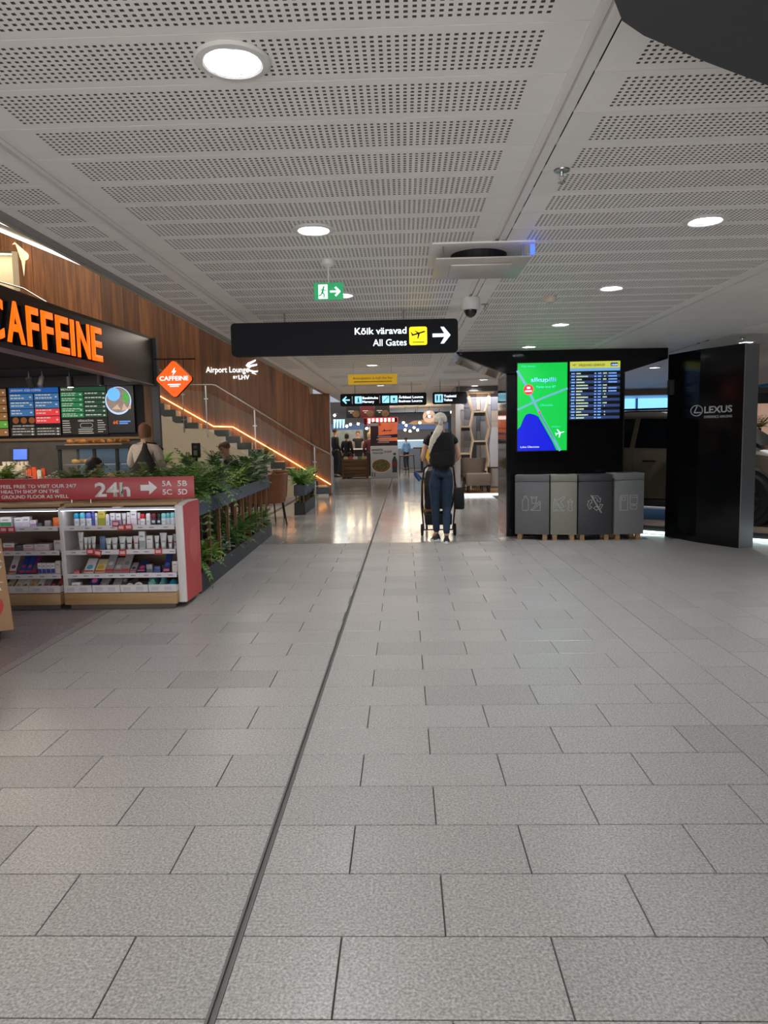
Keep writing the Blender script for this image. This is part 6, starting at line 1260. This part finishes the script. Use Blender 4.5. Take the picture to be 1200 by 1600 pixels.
# side glass, windscreen
def gp(x): # interpolate section values
    for a, b in zip(SECT, SECT[1:]):
        if a[0] <= x <= b[0]: f = (x - a[0]) / (b[0] - a[0]); return [a[i] + (b[i] - a[i]) * f for i in range(7)]
def glasspt(x, f, sg, off=.008):
    s_ = gp(x); y0, z0 = s_[2] * .97, s_[4] + (s_[6] - s_[4]) * .08; y1, z1 = s_[5], s_[6] - (s_[6] - s_[4]) * .12; return (x, sg * (y0 + (y1 - y0) * f + off), z0 + (z1 - z0) * f)
for sg in (-1, 1):
    for nm, xa, xb in (('rear_quarter_window', -2.45, -1.75), ('rear_door_window', -1.70, -.72), ('front_door_window', -.64, .28), ('front_quarter_window', .32, .88)):
        mb = MB(); n = 8; vv = []
        for k in range(n + 1):
            x = xa + (xb - xa) * k / n; lo = .04; hi = .94
            if nm[0] == 'r' and nm[5] == 'q': hi = .25 + .69 * min(1, k / n * 1.4)
            if nm[0] == 'f': hi = .94 if x < .1 else .94
            vv += [glasspt(x, lo, sg), glasspt(x, hi, sg)]
        mb.add(vv, [(2 * k, 2 * k + 2, 2 * k + 3, 2 * k + 1) for k in range(n)]); mb.build(nm, gls, CR)
    # door gaps and handles, arches, wheels
    for x in (-1.72, -.66, .42):
        s_ = gp(x); MB().tube([(x, sg * (s_[1] * .985 + .0), s_[3] + .12), (x + .01, sg * (s_[1] * 1.01), (s_[3] + s_[4]) / 2), (x, sg * (s_[2] + .0), s_[4])], .004, 5).build('door_gap', blackm, CR)
    for x in (-1.55, -.50): h_ = MB().box(x, x + .20, sg * .955 - .012, sg * .955 + .018, .86, .885).build('door_handle', mat('handle_dark', '2c2824', .2, .5), CR, bevel=.006)
    for x in (-2.15, .90):
        ar = MB(); pts = [(x + .43 * math.cos(R(a)), sg * .925, .36 + .43 * math.sin(R(a))) for a in range(-10, 191, 12)]; ar.tube(pts, .035, 6); ar.build('wheel_arch', mat('arch_black', '17171a', .6), CR, smooth=True)
        MB().cone((x, sg * .60, .36), (x, sg * .952, .36), .42, .42, 32).build('wheel_well', blackm, CR)
        Mw = Matrix.Translation((x, sg * .86, .37)) @ Euler((R(90), 0, 0)).to_matrix().to_4x4()
        w = MB().lathe([(.22, -.11), (.33, -.125), (.365, -.10), (.372, 0), (.365, .10), (.33, .125), (.22, .11)], 36, M=Mw, caps=False); wh = w.build('wheel', rub, CR, smooth=True)
        rm = MB(); 
        for k in range(10):
            a = R(36 * k); rm.prism([(.04 * math.cos(a + 1.2), .04 * math.sin(a + 1.2)), (.225 * math.cos(a + .09), .225 * math.sin(a + .09)), (.225 * math.cos(a - .09), .225 * math.sin(a - .09)), (.04 * math.cos(a - 1.2), .04 * math.sin(a - 1.2))], -.118 if sg > 0 else .095, -.095 if sg > 0 else .118, 'XY', Mw)
        rm.lathe([(.215, -.115), (.235, -.12), (.235, .12), (.215, .115)], 30, M=Mw, caps=False); rm.build('rim', mat('rim_grey', '5c5e62', .3, .8), wh, kind='stuff')
    MB().prism([(-1.75, .20), (.48, .20), (.48, .30), (-1.75, .30)], sg * .90 - .05, sg * .90 + .05, 'XZ').build('sill', MATS['arch_black'], CR, bevel=.01)
    mi = MB().ball((.02, sg * 1.04, 1.06), (.06, .09, .065), 12, 8).build('mirror', paint, CR, smooth=True); MB().cone((.02, sg * .93, 1.0), (.02, sg * 1.0, 1.03), .025, .03, 8).build('mirror_foot', blackm, mi)
    MB().tube([(-2.2, sg * .60, 1.60), (-1.4, sg * .62, 1.655), (.0, sg * .62, 1.64)], .016, 8).build('roof_rail', blackm, CR, smooth=True)
    MB().prism([(1.40, .72), (1.78, .66), (1.72, .72), (1.42, .80)], sg * .84 - .05, sg * .84 + .035, 'XZ').build('headlight', mat('headlight', '2c3a68', .1, .3, emit=.15), CR, bevel=.006)
    MB().box(-2.90, -2.70, sg * .80 - .06, sg * .80 + .04, .86, .93).build('tail_light', mat('tail_red', '8a1c20', .2, emit=.3), CR)
ws_ = MB(); s0, s1 = gp(.99), gp(.40); ws_.add([(1.0, -.60, 1.055), (1.0, .60, 1.055), (.38, .56, 1.485), (.38, -.56, 1.485)], [(0, 1, 2, 3)]); ws_.v = [(x + .02, y, z + .03) for x, y, z in ws_.v]; ws_.build('windscreen', mat('windscreen', '27302e', .12, spec=.3), CR)
MB().box(1.80, 1.90, -.45, .45, .30, .62).build('grille', blackm, CR, bevel=.02)

# showroom end: beam, glazed wall with railing
b_ = struct(MB().box(4.2, 12, 19.8, 20.1, 2.44, 2.58).build('trim_2', mat('beam_brown', '8a8078', .6))); b2_ = struct(MB().box(6.9, 12, 15.9, 16.2, 2.02, 2.24).build('trim_3', blackm))
gw = struct(MB().box(4.2, 12, 25.0, 25.06, .3, 2.585).build('window_1', mat('bright_glazing', '8ac4ff', .2, emit=1.0, ecol='7cbcfc', var=.1, scale=2)))
for k in range(7): MB().box(4.6 + 1.1 * k, 4.66 + 1.1 * k, 24.9, 25.0, .3, 2.585).build('mullion', mat('mullion_blue', '5c8cb4', .4), gw)
rl = thing('gallery_railing', 'thin metal railing in front of the bright blue glazing', 'railing', (6.0, 22.5, 0))
MB().tube([(-2, 0, 2.0), (5.5, 0, 2.12)], .025, 8).build('top_rail', steel, rl)
for k in range(8): MB().cone((-2 + k, 0, 0), (-2 + k, 0, 2.0 + .016 * k), .02, .02, 8).build('rail_post', steel, rl)
MB().box(-2.0, -1.9, -.3, -.2, 1.6, 2.2).build('yellow_sign', mat('sign_olive', 'a8ac3c', .5, emit=.3), rl)
pk = struct(MB().box(8.2, 12, 20.5, 20.6, 0, 2.585).build('wall_showroom', mat('mauve_wall', '83646a', .6, var=.1)))
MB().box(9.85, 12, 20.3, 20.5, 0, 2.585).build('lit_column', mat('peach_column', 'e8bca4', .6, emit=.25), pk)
for k in range(8): MB().box(8.2, 9.8, 20.47, 20.5, .3 + .28 * k, .31 + .28 * k).build('board_joint', blackm, pk)
plant(5, (9.62, 19.9, 1.5), 1.1, 'leafy plant on a stand in front of the mauve showroom wall', 'showroom plant')
o = thing('plant_stand', 'tall dark plant stand by the mauve showroom wall', 'stand', (9.62, 19.9, 0)); MB().lathe([(.001, 0), (.16, 0), (.12, .05), (.10, 1.32), (.15, 1.38), (.001, 1.39)], 18).build('column', blackm, o)

# ------------------------------------------------------------------ food court beyond the stairs
fcw = struct(MB().box(-6, 4.5, 35.6, 35.7, 0, 2.58).build('wall_food_court', mat('food_wall', '8f857e', .8, var=.05)))
MB().box(-6, 4.5, 35.5, 35.6, 1.78, 2.1).build('blue_band', mat('blue_band', '6f84b0', .6, emit=.15), fcw)
MB().box(2.2, 4.4, 35.4, 35.5, 0, 2.4).build('teal_panel', mat('teal_wall', '4c6068', .7), fcw)
kc = thing('food_counter', 'white topped food court counter behind the wooden crate', 'counter', (-1.6, 27.6, 0))
MB().box(-1.0, 1.3, -.3, .4, 0, .98).build('body', mat('counter_black', '1c1a1b', .6), kc); MB().box(-1.05, 1.35, -.35, .45, .98, 1.02).build('worktop', white_l, kc)
ks = thing('kitchen_kiosk', 'dark food kiosk frame with lit red and white sign and small menu screens', 'kiosk', (-1.5, 29.0, 0))
for x in (-.05, 1.15): MB().box(x, x + .12, -.06, .06, 0, 2.2).build('post', blackm, ks)
MB().box(-.05, 1.3, -.06, .06, 1.95, 2.22).build('sign_box', mat('kiosk_red', 'a03038', .5, emit=.4), ks)
kt = MB()
for k in range(7): kt.box(.12 + .16 * k, .20 + .16 * k, -.075, -.06, 2.0, 2.18)
kt.build('sign_letters', mat('kiosk_white', 'f4e6e0', .5, emit=1.6), ks, kind='stuff')
MB().box(.15, .5, -.08, -.06, 1.45, 1.85).build('menu_screen', mat('kiosk_screen', 'b8905c', .5, emit=.6, var=.4, scale=6), ks)
MB().box(-1.4, -.1, -.03, .03, 0.9, 1.75).build('glass_screen', mat('pale_glass', '8c9490', .3, var=.25, scale=3), ks)
cy = thing('lit_lettering', 'slanted pale blue glowing strokes at the left edge of the food court', 'sign', (-2.36, 26.8, 0))
for k in range(4): MB().prism([(-.20 + .11 * k, 1.80), (-.15 + .11 * k, 1.80), (-.11 + .11 * k, 2.12), (-.20 + .11 * k, 2.12)], -.02, 0, 'XZ').build('stroke', cyan, cy)
# hanging menu boards
hm2 = thing('hanging_menu_boards', 'row of three hanging dark and red food menu boards under the nursery sign', 'menu board', (-1.22, 25.4, 0))
for k, (a, b, c) in enumerate(((-.75, -.26, '1c1718'), (-.255, .235, '6e1c22'), (.24, .76, '1c1a18'))):
    bd = MB().box(a, b, -.02, .02, 2.12, 2.53).build('board', mat('hang_' + c, c, .5, var=.1), hm2)
    MB().prism(circ(b - .15, 2.26, .13, 16, ry=.12), -.024, -.02, 'XZ').build('food_picture', mat('food_tan', '7a5c3c', .6, var=.5, scale=14), bd)
    mbx = MB(); stroke(mbx, [(a + .08, 2.36), (a + .26, 2.36)], .025, Matrix.Translation((0, -.021, 0)), .001); stroke(mbx, [(a + .14, 2.30), (a + .20, 2.30)], .025, Matrix.Translation((0, -.021, 0)), .001); mbx.build('caption', flat_w, bd, kind='stuff')
for x in (-.6, 0, .6): MB().cone((x, 0, 2.53), (x, 0, HC), .008, .008, 6).build('hanger_rod', steel, hm2)
# string lights
bulb_m = mat('bulb_glow', 'fff0d0', .4, emit=22, ecol='ffe6b4'); rb = random.Random(8)
wire = thing('festoon_wire', 'dark festoon wires of the food court string lights', 'wire', (0, 0, 0))
bp_ = [(-2.70, 26.6, 2.16, 'first'), (-2.55, 27.2, 2.28, 'second'), (-2.05, 26.5, 1.86, 'third'), (-1.95, 27.0, 1.93, 'fourth'), (-1.62, 26.3, 1.93, 'fifth'), (-1.35, 27.0, 1.77, 'sixth'), (-1.05, 26.4, 1.93, 'seventh'), (-.80, 27.1, 1.84, 'eighth'), (-.55, 26.6, 1.93, 'ninth'), (-.40, 27.4, 1.86, 'tenth'),
       (.02, 26.5, 1.95, 'eleventh'), (.12, 27.2, 1.86, 'twelfth'), (.08, 28.0, 1.70, 'thirteenth'), (.26, 26.8, 1.64, 'fourteenth'), (.42, 27.6, 1.78, 'fifteenth'), (.62, 26.7, 1.94, 'sixteenth'), (.55, 27.4, 1.68, 'seventeenth'), (.93, 26.5, 2.30, 'eighteenth'), (1.00, 27.6, 2.20, 'nineteenth'), (1.50, 27.1, 2.0, 'twentieth'), (1.78, 26.6, 2.30, 'twenty-first'), (2.20, 27.2, 2.04, 'last')]
for x, y, z, o_ in bp_:
    t = thing('festoon_bulb', f'small glowing festoon bulb in the food court, {o_} from the left', 'bulb', (x, y, z), 0, 'festoon bulbs of the food court')
    MB().ball((0, 0, 0), .045, 10, 7).build('glass_bulb', bulb_m, t, smooth=True); MB().cone((0, 0, .04), (0, 0, .085), .016, .014, 8).build('socket', blackm, t)
for a, b in zip(bp_, bp_[1:]):
    m_ = ((a[0] + b[0]) / 2, (a[1] + b[1]) / 2, max(a[2], b[2]) + .02)
    MB().tube([(a[0], a[1], a[2] + .08), m_, (b[0], b[1], b[2] + .08)], .006, 4).build('wire', blackm, wire)
for x, y, z, o_ in bp_[::4]: MB().cone((x, y, z + .085), (x, y, HC - .002), .005, .005, 5).build('drop_wire', blackm, wire)
# poster stand
t = thing('poster_stand', 'tall two part advertising stand with sunset plane picture and pizza offer', 'poster stand', (-.68, 25.3, 0))
MB().box(-.47, .49, 0, .30, 0, 1.13).build('lower_box', mat('poster_white', 'cfd0d2', .45, var=.02), t, bevel=.01); MB().box(-.46, .48, .05, .25, 1.14, 1.97).build('upper_box', mat('poster_dark', '3a2028', .5, var=.3, scale=2), t)
Mp = Matrix.Translation((0, -.001, 0)); Mu = Matrix.Translation((0, .049, 0))
MB().prism([(-.18, 1.30), (.48, 1.30), (.48, 1.95), (-.18, 1.95)], -.001, 0, 'XZ', Mu).build('sunset_picture', mat('sunset', 'c8603c', .5, emit=.35, var=.35, scale=2.5), t)
MB().prism([(-.20, 1.42), (.48, 1.42), (.48, 1.54), (-.20, 1.50)], -.002, -.001, 'XZ', Mu).build('horizon_band', mat('poster_navy', '1c1c34', .5), t)
mb = MB(); mb.prism([(-.06, 1.64), (.26, 1.655), (.30, 1.69), (.22, 1.675), (.06, 1.67), (.04, 1.71), (.02, 1.71), (.0, 1.665), (-.06, 1.65)], -.003, -.002, 'XZ', Mu); mb.build('plane_silhouette', blackm, t)
mb = MB()
for k, (a, b) in enumerate(((-.20, .25), (-.24, .20), (-.20, .18))): stroke(mb, [(a, 1.46 - .10 * k), (b, 1.46 - .10 * k)], .045, Matrix.Translation((0, .047, 0)), .001)
stroke(mb, [(-.43, 1.88), (-.12, 1.88)], .10, Mu, .001); mb.build('poster_text_lines', mat('poster_grey', 'a8a0a4', .5), t, kind='stuff')
text('HAWAII PITSA', blackm, t, (-.43, -.001, .965), h=.07, w=.40, bold=.02); text('+Coca-Cola', blackm, t, (-.40, -.001, .86), h=.075, w=.36, bold=.01, skew=.2); text('14.00€', mat('price_red', 'a82a38', .5), t, (-.0, -.001, .90), h=.07, w=.27, bold=.02)
MB().prism(circ(-.10, .44, .35, 30, ry=.25), -.006, 0, 'XZ').build('plate', flat_w, t); MB().prism(circ(-.10, .45, .325, 30, ry=.225), -.010, -.006, 'XZ').build('pizza', mat('pizza', '9a6a3c', .6, var=.6, scale=16), t); MB().prism(circ(-.10, .46, .26, 26, ry=.17), -.013, -.010, 'XZ').build('topping', mat('topping', '6c6a3c', .6, var=.9, scale=22), t)
mb = MB(); mb.prism([(.29, .20), (.45, .20), (.46, .45), (.455, .62), (.40, .76), (.34, .76), (.285, .62), (.28, .45)], -.008, 0, 'XZ'); mb.prism(circ(.37, .85, .05, 12, ry=.04), -.008, 0, 'XZ'); mb.build('cola_bottle', mat('cola', '1c2428', .4), t, kind='stuff'); MB().prism([(.278, .42), (.462, .42), (.462, .58), (.278, .58)], -.010, -.008, 'XZ').build('bottle_label', mat('cola_red', '8a2c34', .5), t)
mb = MB().box(-.43, -.40, -.002, 0, .06, .22); mb.build('colour_stripe', mat('stripe_green', '58685c', .5), t); MB().box(-.35, -.32, -.002, 0, .06, .20).build('colour_stripe', mat('stripe_red', '7c3c38', .5), t)
# wooden crate with goods
t = thing('wooden_crate', 'brown slatted wooden crate full of snack packs left of the pizza stand', 'crate', (-1.72, 25.35, 0))
for k in range(5):
    MB().box(-.42, .46, -.01, .01, .05 + .13 * k, .165 + .13 * k).build('slat', wood_crate, t); MB().box(-.43, -.41, 0, .5, .05 + .13 * k, .165 + .13 * k).build('slat', wood_crate, t)
for x in (-.44, .42): MB().box(x, x + .06, -.03, -.01, 0, .72).build('corner_post', wood_crate, t)
MB().box(-.40, .44, .02, .5, .05, .60).build('inner_box', blackm, t)
rc = random.Random(12)
for k, c in enumerate(('b8b080', 'b04438', 'c8c4bc', '5a7a4a', 'a89868', '3a5a8a', 'b83c48', 'd0b8a8', '6a8a5a', 'c05848')):
    row_ = k // 5; o = MB().prism([(-.07, 0), (.07, 0), (.08, .14), (.05, .17), (-.05, .17), (-.08, .14)], -.03, .03, 'XZ').build('snack_pack', mat('pack_' + c, c, .5, var=.2, scale=20), None); o.location = (-2.03 + .165 * (k % 5), 25.45 + .2 * row_, .603 + .09 * row_ * 0); o.rotation_euler = (R(-12), R(rc.uniform(-8, 8)), 0)
    o.location.z += .0; tag(o, f'{("olive", "red", "white", "green", "tan", "blue", "crimson", "beige", "light green", "brick red")[k]} snack pack standing in the wooden crate, {("front", "rear")[row_]} row', 'snack', 'snack packs in the wooden crate')
# people of the food court
person('tall man in black standing at the left edge of the food court', (-2.50, 26.55, 0), R(-60), 1.78, None, '121214', '16161a', '1c1614', 'b88a70', 1.0, 'short', 1.05, sub=1)
person('person in black coat with dark hair beside the wooden crate', (-2.02, 25.95, 0), R(-30), 1.60, None, '131316', '141418', '2a1e18', 'c09680', 1.0, 'bob', 1.05, sub=1, coat=.25)
person('food court worker in dark shirt behind the counter', (-1.78, 28.6, 0), R(180), 1.70, None, '1c1a1e', '1a1a1c', '5a3c2c', 'c08e74', .4, 'short', 1.0, sub=1)
person('person in dark red jumper standing at the food counter', (-1.25, 26.9, 0), R(20), 1.62, None, '4a1e20', '202024', 'a88a68', 'c89c84', 1.0, 'bob', 1.1, sub=1)
person('person in light blue shirt and dark trousers near the far tables', (.12, 31.5, 0), R(30), 1.42, None, '7aa6d0', '1c2030', '1a1614', 'c09078', 1.0, 'short', .95, sub=1)
# round hanging sign, tables and stools
t = thing('round_sign', 'round pale pink hanging sign left of the blonde woman', 'sign', (1.02, 28.2, 0)); MB().cone((0, -.03, 2.20), (0, .03, 2.20), .245, .245, 32).build('disc', mat('sign_pink', 'b8a098', .6, emit=.05), t)
text('Anni', blackm, t, (0, -.031, 2.14), h=.13, w=.30, align='CENTER', bold=.01, skew=.2); MB().cone((0, 0, 2.44), (0, 0, HC), .008, .008, 6).build('hanger_rod', blackm, t)
t = thing('wooden_canopy', 'pale wooden canopy board behind the round sign', 'canopy', (.75, 31.0, 0)); MB().prism([(-.55, 1.98), (-.3, 2.1), (.9, 2.2), (.9, 1.95), (-.3, 1.95)], -.4, .4, 'XZ').build('board', wood_oak, t)
for x in (-.2, .8): MB().cone((x, 0, 2.1), (x, 0, HC), .01, .01, 6).build('hanger_rod', blackm, t)
def stool(lab, x, y, c):
    t = thing('bar_stool', lab, 'stool', (x, y, 0), 0, 'bar stools of the food court'); MB().box(-.17, .17, -.17, .17, .72, .76).build('seat', mat('stool_' + c, c, .6), t, bevel=.01)
    for a in (-1, 1):
        for b in (-1, 1): MB().cone((a * .14, b * .14, .72), (a * .17, b * .17, 0), .014, .014, 6).build('leg', blackm, t)
stool('dark bar stool just right of the pizza stand', .02, 26.4, '4a3428'); stool('dark bar stool right of the pizza stand, farther back', .25, 27.5, '4a3428')
t = thing('food_table', 'yellow fronted food court table with dark top', 'table', (.75, 29.5, 0)); MB().box(-.3, .45, -.3, .3, .0, .05).build('foot', blackm, t); MB().box(-.02, .42, -.32, -.28, .45, .95).build('yellow_front', mat('table_yellow', 'c89a18', .5), t); MB().box(-.35, .5, -.33, .33, .95, 1.0).build('table_top', mat('table_dark', '3a2a20', .5), t); MB().box(-.05, .05, -.05, .05, .05, .95).build('column', blackm, t)
t = thing('display_cabinet', 'pale blue lit display cabinet at the far end of the food court', 'display case', (.6, 33.5, 0)); MB().box(-.9, .9, -.3, .3, 0, .9).build('base', mat('cab_grey', '6c747c', .5), t); MB().box(-.9, .9, -.3, .3, .9, 1.25).build('glass_box', mat('cab_glass', '8aa8c0', .2, emit=.25), t); MB().box(-.92, .92, -.32, .32, 1.25, 1.29).build('lit_top', mat('cab_light', 'd0ecff', .4, emit=1.5), t)

# ------------------------------------------------------------------ furniture shop on the right
SHY = 17.9
sh = struct(MB().box(1.28, 3.4, 18.9, 19.0, 0, 2.585).build('wall_shop', mat('shop_wall', '9c9c9e', .7, var=.04)))
MB().box(1.25, 1.36, 17.3, 18.9, 0, 2.585).build('shop_column', mat('column_grey', 'b4aca8', .6), sh)
rs = random.Random(21); cols_ = ['8f93a0', 'a9adb6', '5c6274', 'b8b4ae', '7c8294', 'a8a09a']
xx = 1.38
while xx < 3.0:
    w = rs.choice((.10, .14, .18)); z = .1
    while z < 2.5:
        h = rs.choice((.16, .3, .42, .55)); c = rs.choice(cols_); MB().box(xx + .004, xx + w - .004, 18.88 - rs.choice((0, .012, .02)), 18.90, z + .004, min(z + h, 2.57) - .004).build('wall_tile', mat('tile_' + c, c, .5), sh); z += h
    xx += w
fl2 = struct(MB().box(1.30, 3.4, 17.25, 18.9, -.005, .07).build('trim_4', wood_oak)); MB().box(1.30, 3.4, 17.225, 17.25, .005, .055).build('plinth_light', mat('plinth_glow', 'f0faff', .4, emit=.9), fl2)
hs = thing('hexagon_shelf', 'tall honeycomb shelving with lit wooden edges in the furniture shop', 'shelf', (0, 18.55, 0))
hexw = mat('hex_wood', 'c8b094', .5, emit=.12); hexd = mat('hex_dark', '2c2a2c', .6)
zig = [(1.67, 2.50), (1.72, 2.21), (1.78, 2.03), (1.70, 1.62), (1.77, 1.33), (1.70, .92), (1.74, .62), (1.70, .075)]
zig2 = [(2.20, 2.50), (2.09, 2.04), (2.18, 1.62), (2.10, 1.25), (2.17, .80), (2.10, .40), (2.16, .075)]
zig3 = [(1.45, 2.50), (1.39, 2.05), (1.46, 1.72), (1.40, 1.2), (1.46, .8), (1.40, .075)]
for zz in (zig, zig2, zig3):
    for (xa, za), (xb, zb) in zip(zz, zz[1:]): MB().prism([(xa - .018, za), (xb - .018, zb), (xb + .018, zb), (xa + .018, za)], -.17, .17, 'XZ').build('side_board', hexw, hs)
for x0_, x1_, z0_ in ((1.79, 2.08, 2.03), (1.41, 1.70, 1.66), (1.78, 2.10, 1.29), (1.41, 1.70, .98), (1.78, 2.12, .56)): MB().box(x0_, x1_, -.17, .17, z0_ - .02, z0_ + .02).build('shelf_board', hexw, hs); MB().box(x0_ + .01, x1_ - .01, -.15, .17, z0_ - .10, z0_ - .021).build('shelf_box', hexd, hs)
MB().box(1.36, 2.3, -.17, .17, 2.50, 2.54).build('top_board', hexw, hs)
t = thing('white_panel', 'plain white angular panel standing on a dark console by the facade', 'panel', (2.22, 17.75, .665)); MB().prism([(-.10, 0), (.09, 0), (.09, .97), (-.06, .97), (-.12, .5)], -.02, .02, 'XZ').build('board', white_l, t)
t = thing('console_table', 'narrow dark console table with thin legs beside the hexagon shelf', 'table', (2.22, 17.75, .07)); MB().box(-.16, .2, -.15, .15, .565, .595).build('table_top', mat('dark_oak', '3c2c22', .5), t)
for a in (-.13, .14):
    for b in (-.12, .12): MB().cone((a, b, .565), (a, b, 0), .022, .016, 8).build('leg', mat('dark_oak', '', .5), t)
fabc = mat('beige_fabric', '8a7868', .8, var=.08, scale=60)
ac = tub_chair('beige upholstered armchair behind the ottoman in the furniture shop', 1.70, 17.95, 0, fabc, .82, .42); ac.location.z = .07
t = thing('ottoman', 'beige upholstered ottoman with dark wooden legs in the furniture shop', 'ottoman', (1.80, 17.50, .07)); MB().prism(rrect(-.30, .30, -.22, .22, .07), .17, .46, 'XY').build('cushion', fabc, t, bevel=.035)
for a in (-.23, .23):
    for b in (-.15, .15): MB().cone((a, b, .18), (a * 1.05, b * 1.05, 0), .025, .016, 8).build('leg', mat('dark_oak', '', .5), t)
t = thing('ceiling_speaker_ring', 'small white ring lamp hanging in the shop beside the toilets sign', 'lamp', (1.48, 17.6, 2.26)); MB().lathe([(.06, -.02), (.085, -.02), (.085, .02), (.06, .02), (.06, -.02)], 24, M=Euler((R(90), 0, 0)).to_matrix().to_4x4(), caps=False).build('ring', white_paint, t); MB().cone((0, 0, .084), (0, 0, .33), .006, .006, 6).build('stem', steel, t)
struct(MB().box(1.27, 3.4, 17.2, 17.35, 2.47, 2.60).build('trim_5', mat('beam_grey', '6c6660', .6)))
